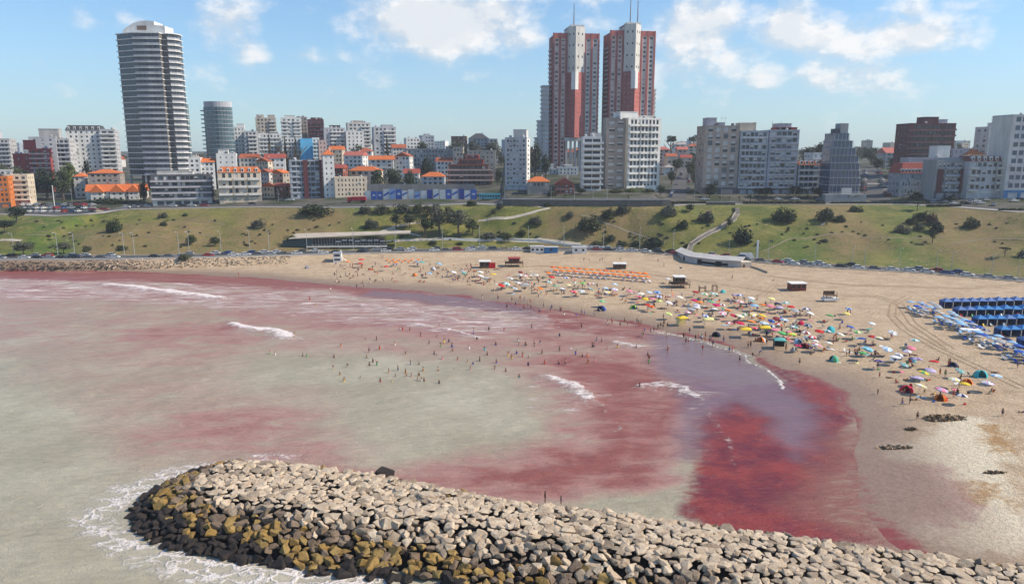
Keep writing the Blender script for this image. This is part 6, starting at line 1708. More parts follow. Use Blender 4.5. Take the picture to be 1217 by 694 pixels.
# ------------------------------------------------------------ beach-side buildings
def hall():
    p = ground(400, 296); k = (p[1] * CP + (CAMZ - 5) * SP) / FOC
    t = thing('beach_hall', 'long low beach hall with a slanting pale roof and glass front', 'beach hall', (p[0], p[1], p[2]), .07)
    L0, L1 = -56 * k, 58 * k
    b = MB(); b.box(L0 + 10, L1, 1.5, 16, -2, 1.1); b.build('plinth', W('pale'), t)
    b = MB(); b.box(L0 + 8, L1 + .5, -.4, 1.48, .75, 1.15); b.build('terrace_edge', W('offwhite'), t)
    g = MB(); g.box(L0 + 10.5, L1 - 1, 2.4, 14, 1.12, 4.6); g.build('glazing', GLASS, t)
    n = 26
    m = MB(); m.box(-.07, .07, 2.25, 2.39, 1.12, 4.6); me = m.mesh('mullion', W('grey'))
    for i in range(n): link('mullion', me, t, (L0 + 10.6 + (L1 - L0 - 12) * i / (n - 1), 0, 0))
    w = MB(); w.box(-1.1, 1.1, 2.30, 2.38, 3.0, 3.6); me = w.mesh('blind', BLIND)
    for i in range(16): link('blind', me, t, (L0 + 22 + i * 2.9, 0, cr.uniform(-.4, .4)))
    r = MB(); r.add([(L0, 1, 4.5), (L1 + 11, .4, 6.6), (L1 + 11, 8, 6.9), (L0, 17, 5.0), (L0, 1, 4.9), (L1 + 11, .4, 7.1), (L1 + 11, 8, 7.4), (L0, 17, 5.4)], [(0, 3, 2, 1), (4, 5, 6, 7), (0, 1, 5, 4), (1, 2, 6, 5), (2, 3, 7, 6), (3, 0, 4, 7)]); r.build('roof', W('beige'), t)
    r = MB(); r.add([(L0 - 3, 2, .8), (L0 + 10.4, 2, .8), (L0 + 10.4, 2, 4.4), (L0 - 3, 2, 3.9)], [(0, 1, 2, 3)]); r.build('end_screen', mat('green screen', (.05, .08, .08), .7), t)
    d = MB(); d.box(-8 * k, 1 * k, 1.0, 1.49, -2, .7); d.build('doorway', wallmat('dark opening', (.02, .02, .022)), t)
    for i in range(12):
        rl = MB(); x = L0 + 11 + i * (L1 - L0 - 13) / 11; rl.box(x - .04, x + .04, -.3, -.22, 1.16, 2.1); rl.build('post', W('white'), t)
    rl = MB(); rl.box(L0 + 10, L1, -.3, -.24, 2.1, 2.16); rl.build('handrail', W('white'), t)
hall()
def ribbon_wall(name, lab, pix, z, h, th, m):
    P = dense([ground(a, b)[:2] for a, b in pix], 2.5); b = MB()
    for (x0, y0), (x1, y1) in zip(P[:-1], P[1:]):
        a0, a1 = hz(x0, y0), hz(x1, y1)
        b.add([(x0, y0, a0 - 1), (x1, y1, a1 - 1), (x1, y1 + th, a1 - 1), (x0, y0 + th, a0 - 1), (x0, y0, a0 + h), (x1, y1, a1 + h), (x1, y1 + th, a1 + h), (x0, y0 + th, a0 + h)], [(0, 1, 5, 4), (2, 3, 7, 6), (4, 5, 6, 7), (3, 0, 4, 7), (1, 2, 6, 5)])
    tag(b.build(name, m), lab, 'wall')
ribbon_wall('low_wall', 'long low white curved wall above the beach car park', [(528, 286), (600, 286), (640, 288), (668, 292), (690, 294), (722, 296)], 0, 1.1, .4, W('white'))
ribbon_wall('low_wall', 'sloping pale ramp wall right of the glass beach hall', [(462, 273), (480, 277), (500, 282)], 0, .7, .4, W('offwhite'))
def kiosk(lab, px, wpx, hm, col, dep=3.2, win=2):
    x = onz(px, 297, ROADZ)[0]; y = r0y(x) - 2.8; z = hz(x, y)
    k = (y * CP + 44 * SP) / FOC; w = wpx * k
    t = thing('kiosk', lab, 'kiosk', (x, y, z))
    b = MB(); b.box(-w / 2, w / 2, 0, dep, -.5, hm); b.build('wall', W(col), t)
    b = MB(); b.box(-w / 2 - .25, w / 2 + .25, -.3, dep + .25, hm, hm + .18); b.build('roof', W('pale'), t)
    for i in range(win):
        q = MB(); q.box(-.5, .5, -.03, -.003, 1.1, 2.1); q.build('window', GLASS, t, (-w / 2 + w * (i + .5) / win, 0, 0))
kiosk('white kiosk with three dark windows left of the blue container kiosk', 638, 16, 2.9, 'white', win=3)
kiosk('blue container kiosk between the two white beach kiosks', 654, 16, 2.6, 'blue', win=1)
kiosk('white kiosk with two dark windows at the end of the curved white wall', 687, 17, 2.8, 'white', win=2)
def pavilion():
    P = [(802, 305), (818, 312), (850, 316), (880, 318)]
    q = [onz(a, b, ROADZ - 1.2)[:2] for a, b in P]
    t = thing('beach_pavilion', 'low curved concrete beach pavilion with dark openings under a flat roof', 'pavilion', (q[1][0], q[1][1], ROADZ - 1.2)); o = q[1]
    loc = [(a - o[0], b - o[1]) for a, b in q]
    pts = dense(loc, 2.0)
    back = [(x + 2.5, y + 5.2) for x, y in pts]
    b = MB(); b.prism(pts + back[::-1], -1.5, 2.3); b.build('wall', W('pale'), t)
    rp = [(x - .3, y - 1.2) for x, y in pts] + [(x + 2.6, y + 5.6) for x, y in back[::-1]]
    b = MB(); b.prism(rp, 2.302, 2.75); b.build('roof', W('concrete'), t)
    DK = wallmat('dark opening', (.02, .02, .022))
    for f0, f1, h in ((.30, .37, 1.8), (.42, .55, 1.3), (.57, .61, 1.9), (.63, .8, 1.2), (.82, .86, 1.9), (.88, .94, 1.2)):
        i0, i1 = int(f0 * (len(pts) - 1)), max(int(f1 * (len(pts) - 1)), int(f0 * (len(pts) - 1)) + 1)
        (x0, y0), (x1, y1) = pts[i0], pts[i1]
        b = MB(); b.add([(x0, y0 - .05, .25 if h < 1.5 else -.9), (x1, y1 - .05, .25 if h < 1.5 else -.9), (x1, y1 - .05, .25 + h * .85), (x0, y0 - .05, .25 + h * .85)], [(0, 1, 2, 3)]); b.build('opening', DK, t)
    e = pts[-1]; b = MB(); b.box(e[0] + .1, e[0] + 4.2, e[1] - .2, e[1] + 4, -1.5, 2.2); b.build('end_room', W('cream'), t)
    b = MB(); b.box(e[0] + .8, e[0] + 1.7, e[1] - .25, e[1] - .203, -.9, 1.3); b.build('door', W('brown'), t)
pavilion()
ribbon_wall('low_wall', 'low sand coloured wall running out right of the concrete pavilion', [(890, 317), (902, 321), (912, 325)], 0, .7, .5, W('beige'))
# ------------------------------------------------------------ people
SKIN = [mat('skin fair', (.50, .27, .17), .6, .08), mat('skin tan', (.34, .165, .09), .6, .08), mat('skin brown', (.20, .095, .05), .6, .08)]
CL = dict(red=(.55, .03, .03), blue=(.04, .11, .42), black=(.02, .02, .022), white=(.72, .72, .72), yellow=(.75, .52, .05), green=(.10, .36, .12), pink=(.72, .22, .30), orange=(.75, .20, .03), navy=(.02, .035, .12), turquoise=(.06, .42, .48),
          teal=(.12, .40, .36), lilac=(.48, .40, .58), crimson=(.55, .02, .12), cream=(.70, .60, .40), grey=(.35, .36, .38), maroon=(.22, .03, .04), lime=(.32, .58, .12), lightblue=(.28, .48, .68), purple=(.20, .13, .28), paleyellow=(.76, .68, .30), brown=(.17, .09, .05))
NICE = dict(lightblue='light blue', paleyellow='pale yellow')
def cloth(k): return mat('cloth ' + k, CL[k], .8, .08, 2.0, spec=.15)
HAIR = [mat('hair dark', (.018, .012, .009), .6, .1), mat('hair brown', (.07, .035, .018), .6, .1), mat('hair fair', (.30, .19, .09), .6, .1)]
def skinned(J, E, root, name):
    me = bpy.data.meshes.new('tmp'); names = list(J)
    me.from_pydata([J[n][0] for n in names], [(names.index(a), names.index(b)) for a, b in E], []); me.update()
    o = bpy.data.objects.new('tmp', me); C.objects.link(o)
    md = o.modifiers.new('s', 'SKIN'); md.use_smooth_shade = True; md.branch_smoothing = .6
    sv = me.skin_vertices[0].data
    for i, n in enumerate(names): sv[i].radius = J[n][1]; sv[i].use_root = (n == root)
    sb = o.modifiers.new('d', 'SUBSURF'); sb.levels = 1; sb.render_levels = 1
    dg = bpy.context.evaluated_depsgraph_get(); dg.update()
    r = bpy.data.meshes.new_from_object(o.evaluated_get(dg)); r.name = name
    bpy.data.objects.remove(o)
    return r
def pose(hip, lean, legs, arms, yaw=0):
    """joint table: hip height, forward lean of the trunk (towards -Y), knee/ankle/toe and elbow/wrist offsets for each side"""
    H = Vector((0, 0, hip)); u = Vector((0, -math.sin(lean), math.cos(lean)))
    J = {'pelvis': (H, (.145, .105)), 'waist': (H + u * .20, (.125, .09)), 'chest': (H + u * .40, (.155, .105)), 'neck': (H + u * .56, (.055, .055)), 'head': (H + u * .67 + Vector((0, -.02, 0)), (.085, .1)), 'crown': (H + u * .79 + Vector((0, -.02, 0)), (.06, .07))}
    E = [('pelvis', 'waist'), ('waist', 'chest'), ('chest', 'neck'), ('neck', 'head'), ('head', 'crown')]
    for s, n in ((-1, 'a'), (1, 'b')):
        k, a, t = legs[0 if s < 0 else 1]
        J['hip' + n] = (H + Vector((s * .09, 0, -.06)), (.085, .09)); J['knee' + n] = (H + Vector((s * .10, 0, 0)) + Vector(k), (.058, .062)); J['ankle' + n] = (H + Vector((s * .10, 0, 0)) + Vector(a), (.038, .042)); J['toe' + n] = (H + Vector((s * .10, 0, 0)) + Vector(t), (.036, .026))
        E += [('pelvis', 'hip' + n), ('hip' + n, 'knee' + n), ('knee' + n, 'ankle' + n), ('ankle' + n, 'toe' + n)]
        sh = H + u * .50 + Vector((s * .17, 0, 0)); e, w = arms[0 if s < 0 else 1]
        e = Vector((s * e[0], e[1], e[2])); w = Vector((s * w[0], w[1], w[2]))
        J['sh' + n] = (sh, (.055, .055)); J['el' + n] = (sh + e, (.04, .04)); J['wr' + n] = (sh + w, (.028, .03))
        d = (w - e).normalized(); J['palm' + n] = (sh + w + d * .07, (.036, .02))
        E += [('chest', 'sh' + n), ('sh' + n, 'el' + n), ('el' + n, 'wr' + n), ('wr' + n, 'palm' + n)]
        side = Vector((0, 1, 0)) if abs(d.y) < .8 else Vector((1, 0, 0))
        for i in range(4):                    # four fingers and a thumb, unequal and slightly curled
            f0 = sh + w + d * .12 + side * (.021 * (i - 1.5)); L = (.062, .075, .07, .052)[i]
            J['f%d%s' % (i, n)] = (f0, (.009, .009)); J['g%d%s' % (i, n)] = (f0 + d * L + Vector((-s * .015, 0, 0)), (.007, .007))
            E += [('palm' + n, 'f%d%s' % (i, n)), ('f%d%s' % (i, n), 'g%d%s' % (i, n))]
        th = sh + w + d * .06 + side * -.045; J['th' + n] = (th, (.011, .011)); J['ti' + n] = (th + d * .05 - side * .015, (.008, .008)); E += [('palm' + n, 'th' + n), ('th' + n, 'ti' + n)]
    return J, E
ST = ((0, -.01, -.42), (0, .03, -.84), (0, -.10, -.885))
AR = ((.05, .02, -.29), (.07, -.05, -.53))
POSES = {
    'standing': pose(.92, .02, (ST, ST), (AR, AR)),
    'walking': pose(.91, .06, (((0, -.16, -.40), (0, -.20, -.82), (0, -.33, -.86)), ((0, .10, -.42), (0, .36, -.76), (0, .28, -.85))), (((.05, .12, -.26), (.06, .14, -.50)), ((.05, -.10, -.27), (.06, -.24, -.46)))),
    'standing with raised arms': pose(.92, -.04, (ST, ST), (((.14, -.05, .24), (.12, -.08, .50)), ((.2, -.05, .2), (.24, -.1, .45)))),
    'sitting on the sand': pose(.13, -.22, (((0, -.38, .22), (0, -.68, -.06), (0, -.80, -.02)), ((.06, -.36, .26), (.05, -.62, -.06), (.05, -.74, -.02))), (((.10, .12, -.26), (.12, .16, -.50)), ((.08, -.14, -.24), (.02, -.34, -.18)))),
    'sitting on a chair': pose(.50, -.18, (((0, -.44, .02), (0, -.52, -.40), (0, -.64, -.44)), ((0, -.44, .02), (0, -.50, -.40), (0, -.62, -.44))), (((.09, .02, -.27), (.05, -.22, -.34)), ((.09, .02, -.27), (.05, -.22, -.34)))),
    'lying': pose(.13, -1.45, (((0, -.42, .06), (0, -.84, -.05), (0, -.92, .05)), ((0, -.40, .24), (0, -.62, -.04), (0, -.72, -.02))), (((.16, .16, -.08), (.12, -.06, -.1)), ((.08, -.22, -.06), (.08, -.42, -.08)))),
    'bending down': pose(.86, .95, (((0, -.05, -.40), (0, .06, -.78), (0, -.06, -.82)), ((0, -.02, -.42), (0, .08, -.78), (0, -.04, -.82))), (((.05, -.08, -.28), (.04, -.18, -.50)), ((.05, -.02, -.29), (.05, -.10, -.53))))}
ADJ = {'standing': 'standing', 'walking': 'walking', 'standing with raised arms': 'waving', 'sitting on the sand': 'sitting', 'sitting on a chair': 'chair-seated', 'lying': 'lying', 'bending down': 'bending'}
BODY, SUIT, HAIRM = {}, {}, {}
def ringloft(b, rings, n=10, m=0):
    i0 = len(b.v)
    for (c, ax, rx, ry) in rings:
        q = Vector(ax).normalized(); x = Vector((1, 0, 0)); y = q.cross(x).normalized()
        for i in range(n):
            a = 2 * math.pi * i / n; b.v.append(tuple(Vector(c) + x * rx * math.cos(a) + y * ry * math.sin(a)))
    for j in range(len(rings) - 1):
        for i in range(n): b.f.append((i0 + j * n + i, i0 + j * n + (i + 1) % n, i0 + (j + 1) * n + (i + 1) % n, i0 + (j + 1) * n + i)); b.m.append(m)
for k, (J, E) in POSES.items():
    BODY[k] = skinned(J, E, 'pelvis', 'person')
    BODY[k].materials.clear(); BODY[k].materials.append(SKIN[0])
    P = {n: Vector(v[0]) for n, v in J.items()}
    up = (P['chest'] - P['pelvis']).normalized()
    for kind in ('trunks', 'suit', 'shirt'):
        b = MB()
        if kind != 'shirt':
            ringloft(b, [(P['pelvis'] - up * .10, up, .185, .13), (P['pelvis'], up, .195, .135), (P['pelvis'] + up * .09, up, .17, .12)])
            for n in 'ab':
                hp = P['hip' + n]; d = (P['knee' + n] - hp).normalized(); L = .20 if kind == 'trunks' else .06
                b.tube(hp, hp + d * L, .112, .105, 9)
        if kind != 'trunks':
            ringloft(b, [(P['pelvis'] + up * (.085 if kind == 'suit' else -.05), up, .172, .122), (P['waist'], up, .16, .115), (P['chest'], up, .19, .135), (P['chest'] + up * .09, up, .17, .11)])
        SUIT[k, kind] = b.mesh({'trunks': 'swim_trunks', 'suit': 'swimsuit', 'shirt': 'shirt'}[kind], cloth('red'), True)
    b = MB(); h = P['head']; q = (P['crown'] - P['head']).normalized()
    ringloft(b, [(h - q * .02 + Vector((0, .03, 0)), q, .10, .10), (h + q * .07 + Vector((0, .02, 0)), q, .108, .118), (h + q * .15, q, .085, .095), (h + q * .19, q, .02, .02)])
    HAIRM[k] = b.mesh('hair', HAIR[0], True)
pr = random.Random(2024)
NPEOPLE = [0]
def person(label, ps, x, y, z, rz, col, group, kind=None, skin=None):
    if NPEOPLE[0] >= 298: return None
    NPEOPLE[0] += 1
    s = pr.uniform(.92, 1.06) if pr.random() < .85 else pr.uniform(.66, .8)
    o = link('person', BODY[ps], None, (x, y, z), rz=rz, mat_=SKIN[skin if skin is not None else pr.choice((0, 1, 1, 1, 2))], scale=s)
    tag(o, label, 'person', group)
    kind = kind or pr.choice(('trunks', 'suit', 'trunks'))
    link(SUIT[ps, kind].name.split('.')[0], SUIT[ps, kind], o, mat_=cloth(col))
    link('hair', HAIRM[ps], o, mat_=HAIR[pr.choice((0, 0, 1, 1, 2))])
    return o
SUITC = ['red', 'blue', 'black', 'white', 'navy', 'turquoise', 'pink', 'black', 'navy', 'orange', 'green', 'yellow']
def at_sand(px, py, y=.0):
    return ground(px, py)
BL = [(400, 'by the blue white tower'), (480, 'near the orange loungers'), (590, 'below the white roofed hut'), (625, 'below the red stilt hut'), (690, 'below the orange rows, left'), (745, 'below the orange rows, right'),
      (790, 'left of the lifeguard hut'), (830, 'right of the lifeguard hut'), (880, 'in the densest crowd'), (925, 'by the teal gazebo'), (965, 'below the brown hut'), (1010, 'below the guard platform'), (1050, 'left of the blue club'), (1100, 'near the red tent'), (1150, 'near the orange tents'), (1200, 'at the right edge')]
def bwhere(px, py): return min(BL, key=lambda a: abs(a[0] - px))[1]

# ------------------------------------------------------------ parasols, tents, chairs, towels
def parasolmesh():
    n = 8; b = MB()
    rings = [(.02, 2.14), (.55, 2.03), (1.02, 1.80)]
    for i in range(n):
        a0, a1 = 2 * math.pi * i / n, 2 * math.pi * (i + 1) / n; am = (a0 + a1) / 2
        P = lambda r, z, a: (r * math.cos(a), r * math.sin(a), z)
        b.add([P(.02, 2.14, a0), P(.55, 2.03, a0), P(.53, 2.0, am), P(.55, 2.03, a1)], [(0, 1, 2, 3)], i % 2)
        b.add([P(.55, 2.03, a0), P(1.02, 1.80, a0), P(.97, 1.79, am), P(.53, 2.0, am)], [(0, 1, 2, 3)], i % 2)
        b.add([P(.53, 2.0, am), P(.97, 1.79, am), P(1.02, 1.80, a1), P(.55, 2.03, a1)], [(0, 1, 2, 3)], i % 2)
        b.add([P(1.02, 1.80, a0), P(1.03, 1.66, a0), P(.98, 1.66, am), P(.97, 1.79, am)], [(0, 1, 2, 3)], i % 2)
        b.add([P(.97, 1.79, am), P(.98, 1.66, am), P(1.03, 1.66, a1), P(1.02, 1.80, a1)], [(0, 1, 2, 3)], i % 2)
    me = b.mesh('canopy', [cloth('red'), cloth('white')])
    p = MB(); p.tube((0, 0, -.1), (0, 0, 2.2), .025, .02, 6); p.tube((0, 0, 2.14), (0, 0, 2.26), .035, .01, 6)
    return me, p.mesh('pole', W('white'))
PCAN, PPOL = parasolmesh()
def nice(c): return NICE.get(c, c)
def parasol(px, py, c1, c2=None, xyz=None, label=None, group='parasols on the beach', s=None, tilt=None):
    p = xyz if xyz is not None else at_sand(px, py + 4)
    c2 = c2 or c1
    lab = label or ('%s parasol on the sand %s' % (nice(c1) if c1 == c2 else nice(c1) + ' and ' + nice(c2), bwhere(px, py)))
    t = thing('parasol', lab, 'parasol', tuple(p), pr.uniform(0, 1), group)
    tl = tilt if tilt is not None else pr.uniform(.02, .3); t.rotation_euler = (tl * pr.uniform(-1, 1), tl, pr.uniform(-.6, .6))
    s = s or pr.uniform(.95, 1.3); t.scale = (s, s, min(s, 1.05))
    c = link('canopy', PCAN, t); omat(c, cloth(c1), 0); omat(c, cloth(c2), 1)
    link('pole', PPOL, t)
    return t, p
def tentmesh():
    b = MB(); n, m = 9, 5
    for i in range(n):                     # three-quarter dome, open to -Y
        a0, a1 = math.radians(-55 + 290 * i / n), math.radians(-55 + 290 * (i + 1) / n)
        for j in range(m):
            e0, e1 = math.pi / 2 * j / m, math.pi / 2 * (j + 1) / m
            P = lambda a, e: (1.15 * math.cos(e) * math.cos(a) * (1 + .06 * math.cos(4 * a)), .95 * math.cos(e) * math.sin(a), 1.2 * math.sin(e) ** .85)
            b.add([P(a0, e0), P(a1, e0), P(a1, e1), P(a0, e1)], [(0, 1, 2, 3)], i % 2)
    b.add([(-1, -.8, .02), (1, -.8, .02), (1, .8, .02), (-1, .8, .02)], [(0, 1, 2, 3)], 0)
    return b.mesh('shell', [cloth('blue'), cloth('white')])
TENT = tentmesh()
TP = MB(); TP.tube((-1.1, 0, 0), (0, -.3, 1.22), .015, .015, 4); TP.tube((1.1, 0, 0), (0, -.3, 1.22), .015, .015, 4); TPM = TP.mesh('pole', PIPE)
def tent(px, py, c1, c2=None, s=1.0, rz=None):
    p = at_sand(px, py + 3); c2 = c2 or c1
    t = thing('beach_tent', '%s dome beach tent %s' % (nice(c1), bwhere(px, py)), 'tent', tuple(p), rz if rz is not None else pr.uniform(-2.4, .3), 'dome tents on the beach'); t.scale = (s,) * 3
    c = link('shell', TENT, t); omat(c, cloth(c1), 0); omat(c, cloth(c2), 1); link('pole', TPM, t)
def gazebo(px, py, col, cat='gazebo', w=1.35, side=None):
    p = at_sand(px, py + 6)
    t = thing('gazebo', '%s topped gazebo on four legs %s' % (nice(col), bwhere(px, py)), cat, tuple(p), pr.uniform(-.3, .3), 'gazebos among the crowd')
    b = MB(); b.prism([(-w, -w), (w, -w), (w, w), (-w, w)], 2.05, 2.25); b.prism([(-w, -w), (w, -w), (w, w), (-w, w)], 2.251, 2.75, top=[(-.1, -.1), (.1, -.1), (.1, .1), (-.1, .1)]); b.build('canopy', cloth(col), t)
    q = MB(); q.tube((0, 0, -.1), (0, 0, 2.05), .03, .03, 5); me = q.mesh('leg', PIPE)
    for sx in (-1, 1):
        for sy in (-1, 1): link('leg', me, t, (sx * (w - .06), sy * (w - .06), 0))
    if side: q = MB(); q.box(-w, w, w - .05, w - .02, .1, 2.04); q.box(-w, -w + .03, -w * .6, w - .06, .1, 2.04); q.build('side_sheet', cloth(side), t)
def chairmesh():
    b = MB(); b.add([(-.27, -.05, .36), (.27, -.05, .36), (.27, .42, .31), (-.27, .42, .31)], [(0, 1, 2, 3)], 0); s = b.mesh('seat', cloth('blue'))
    b = MB(); b.add([(-.27, .42, .31), (.27, .42, .31), (.27, .72, .92), (-.27, .72, .92)], [(0, 1, 2, 3)], 0); k = b.mesh('backrest', cloth('blue'))
    f = MB()
    for sx in (-.29, .29):
        f.tube((sx, -.1, 0), (sx, .45, .52), .015, .015, 4); f.tube((sx, .55, 0), (sx, -.06, .55), .015, .015, 4); f.tube((sx, .40, .30), (sx, .73, .94), .015, .015, 4)
    return s, k, f.mesh('frame', PIPE)
CHS, CHB, CHF = chairmesh()
def chair(px, py, x, y, z, rz, col):
    t = thing('beach_chair', '%s folding beach chair %s' % (nice(col), bwhere(px, py)), 'chair', (x, y, z), rz, 'folding chairs on the beach')
    link('seat', CHS, t, mat_=cloth(col)); link('backrest', CHB, t, mat_=cloth(col)); link('frame', CHF, t)
def towel(px, py, x, y, z, rz, col):
    b = MB(); r = random.Random(px)
    for i in range(6):
        y0, y1 = -.85 + i * .283, -.85 + (i + 1) * .283; za, zb = .03 + .03 * math.sin(i * 1.7), .03 + .03 * math.sin((i + 1) * 1.7)
        b.quad((-.42, y0, za), (.42, y0, za), (.42, y1, zb), (-.42, y1, zb))
    o = b.build('towel', cloth(col), None, (x, y, z)); o.rotation_euler.z = rz
    tag(o, '%s towel spread on the sand %s' % (nice(col), bwhere(px, py)), 'towel', 'towels on the sand')
def bag(px, py, x, y, z, col):
    b = MB(); b.prism([(-.25, -.15), (.25, -.15), (.25, .15), (-.25, .15)], 0, .33, top=[(-.2, -.08), (.2, -.08), (.2, .08), (-.2, .08)])
    b.tube((-.15, 0, .32), (0, 0, .5), .015, .015, 4); b.tube((0, 0, .5), (.15, 0, .32), .015, .015, 4)
    o = b.build('beach_bag', cloth(col), None, (x, y, z)); tag(o, '%s beach bag on the sand %s' % (nice(col), bwhere(px, py)), 'bag', 'bags on the sand')

UMB = [  # seen one by one in the photograph: x, y of the canopy, colours
    (1043, 407, 'paleyellow', 'white'), (1086, 410, 'teal', 'white'), (1028, 419, 'turquoise', 'lightblue'), (1051, 419, 'white', 'lightblue'), (1080, 418, 'pink', 'pink'), (1077, 423, 'white', 'lilac'), (1065, 427, 'white', 'grey'), (1043, 435, 'purple', 'navy'), (1088, 433, 'lilac', 'purple'),
    (1070, 438, 'grey', 'teal'), (1109, 436, 'red', 'red'), (1103, 446, 'lilac', 'lilac'), (1136, 445, 'grey', 'teal'), (1094, 449, 'yellow', 'green'), (1090, 466, 'paleyellow', 'white'), (1132, 457, 'paleyellow', 'white'), (1145, 463, 'yellow', 'yellow'), (1141, 478, 'white', 'navy'), (1182, 453, 'lightblue', 'white'), (1171, 462, 'lilac', 'white'), (1115, 470, 'lilac', 'pink'),
    (933, 363, 'teal', 'white'), (939, 368, 'red', 'red'), (957, 371, 'white', 'navy'), (960, 376, 'white', 'white'), (1007, 370, 'blue', 'lightblue'), (1004, 376, 'yellow', 'paleyellow'), (931, 384, 'lightblue', 'white'), (923, 390, 'red', 'white'), (958, 390, 'grey', 'navy'), (972, 398, 'red', 'red'), (982, 398, 'teal', 'white'), (1034, 388, 'white', 'white'), (1057, 399, 'white', 'grey'), (996, 401, 'cream', 'white'), (1017, 399, 'cream', 'green'),
    (1035, 405, 'maroon', 'red'), (940, 402, 'lime', 'yellow'), (967, 410, 'white', 'white'), (968, 415, 'pink', 'white'), (1027, 420, 'lightblue', 'teal'), (946, 415, 'maroon', 'crimson'),
    (847, 352, 'teal', 'white'), (843, 362, 'teal', 'green'), (850, 366, 'crimson', 'crimson'), (848, 371, 'white', 'white'), (827, 369, 'white', 'white'), (872, 354, 'purple', 'lilac'), (891, 357, 'white', 'white'), (891, 361, 'teal', 'grey'), (878, 362, 'pink', 'white'), (915, 358, 'paleyellow', 'paleyellow'), (857, 375, 'white', 'pink'), (869, 378, 'red', 'crimson'), (877, 379, 'paleyellow', 'white'), (884, 377, 'green', 'white'), (891, 386, 'orange', 'orange'),
    (904, 382, 'orange', 'brown'), (914, 384, 'blue', 'navy'), (878, 388, 'crimson', 'red'), (895, 394, 'pink', 'red'), (907, 388, 'lightblue', 'white'), (865, 388, 'red', 'white'),
    (757, 356, 'red', 'pink'), (715, 361, 'lime', 'teal'), (780, 350, 'blue', 'lightblue'), (781, 355, 'blue', 'white'), (783, 361, 'lime', 'paleyellow'), (773, 367, 'red', 'orange'), (768, 365, 'red', 'red'), (793, 363, 'white', 'white'), (770, 350, 'lightblue', 'white'), (806, 356, 'white', 'cream'), (792, 376, 'lime', 'paleyellow'), (793, 333, 'white', 'white'), (816, 375, 'white', 'pink'), (827, 366, 'white', 'lilac'), (729, 340, 'white', 'lightblue'), (719, 345, 'lightblue', 'white'), (729, 346, 'lilac', 'white'),
    (586, 328, 'yellow', 'yellow'), (570, 330, 'white', 'white'), (594, 341, 'red', 'red'), (601, 339, 'teal', 'white'), (618, 329, 'white', 'grey'), (614, 338, 'grey', 'white'), (629, 338, 'red', 'teal'), (651, 337, 'white', 'teal'), (637, 329, 'cream', 'white'), (675, 341, 'cream', 'paleyellow'), (692, 339, 'lime', 'green'), (667, 345, 'white', 'white'), (680, 349, 'red', 'pink'), (700, 340, 'red', 'white'), (610, 345, 'lightblue', 'white'), (605, 333, 'grey', 'white'), (690, 348, 'white', 'grey'), (660, 342, 'grey', 'green'), (538, 325, 'white', 'white')]
anchors = []
for (px, py, c1, c2) in UMB:
    t, p = parasol(px, py, c1, c2); anchors.append((px, py, p))
for (px, py, c1, c2, s) in ((1165, 445, 'turquoise', 'teal', 1.25), (1149, 454, 'orange', 'orange', .95), (1118, 473, 'orange', 'red', 1.0), (1077, 463, 'red', 'crimson', 1.1), (1084, 427, 'teal', 'lightblue', .9), (1132, 433, 'navy', 'black', .85), (987, 391, 'turquoise', 'turquoise', 1.2), (952, 383, 'crimson', 'red', .9), (948, 405, 'lightblue', 'white', 1.0), (956, 411, 'maroon', 'red', 1.0),
                            (991, 426, 'teal', 'green', 1.1), (904, 403, 'orange', 'white', 1.0), (753, 364, 'lime', 'green', .95), (715, 366, 'navy', 'blue', 1.2), (914, 388, 'lightblue', 'blue', 1.0), (851, 397, 'black', 'navy', 1.0), (515, 318, 'grey', 'white', 1.0), (493, 325, 'orange', 'orange', .9), (441, 318, 'orange', 'red', .6), (859, 345, 'turquoise', 'teal', .9), (365, 316, 'grey', 'navy', .9)):
    tent(px, py, c1, c2, s); anchors.append((px, py, at_sand(px, py + 3)))
for (px, py, c, sd_) in ((842, 383, 'paleyellow', None), (886, 395, 'yellow', None), (909, 393, 'yellow', None), (811, 381, 'yellow', 'paleyellow'), (926, 408, 'teal', 'black'), (624, 340, 'grey', None)):
    gazebo(px, py, c, side=sd_)
# more of the same crowd, thickest between the lifeguard huts and the water
dens_poly = [(575, 325), (640, 322), (700, 336), (760, 345), (830, 350), (900, 352), (960, 365), (1010, 380), (1060, 400), (1100, 425), (1090, 460), (1040, 440), (980, 420), (930, 408), (880, 395), (830, 378), (770, 366), (700, 352), (620, 346), (575, 338)]
DP = np.array(dens_poly, float)
n = 0
while n < 46:
    px, py = pr.uniform(575, 1100), pr.uniform(322, 460)
    if not inside(np.array([px]), np.array([py]), DP)[0]: continue
    if any(abs(px - a) < 5 and abs(py - b) < 3 for a, b, _ in anchors): continue
    if px > 940 and pr.random() < .7: continue
    c1 = pr.choice(['white', 'grey', 'lightblue', 'teal', 'red', 'crimson', 'cream', 'pink', 'lilac', 'blue', 'orange', 'yellow', 'green', 'maroon', 'navy'])
    t, p = parasol(px, py, c1, pr.choice([c1, c1, 'white'])); anchors.append((px, py, p)); n += 1
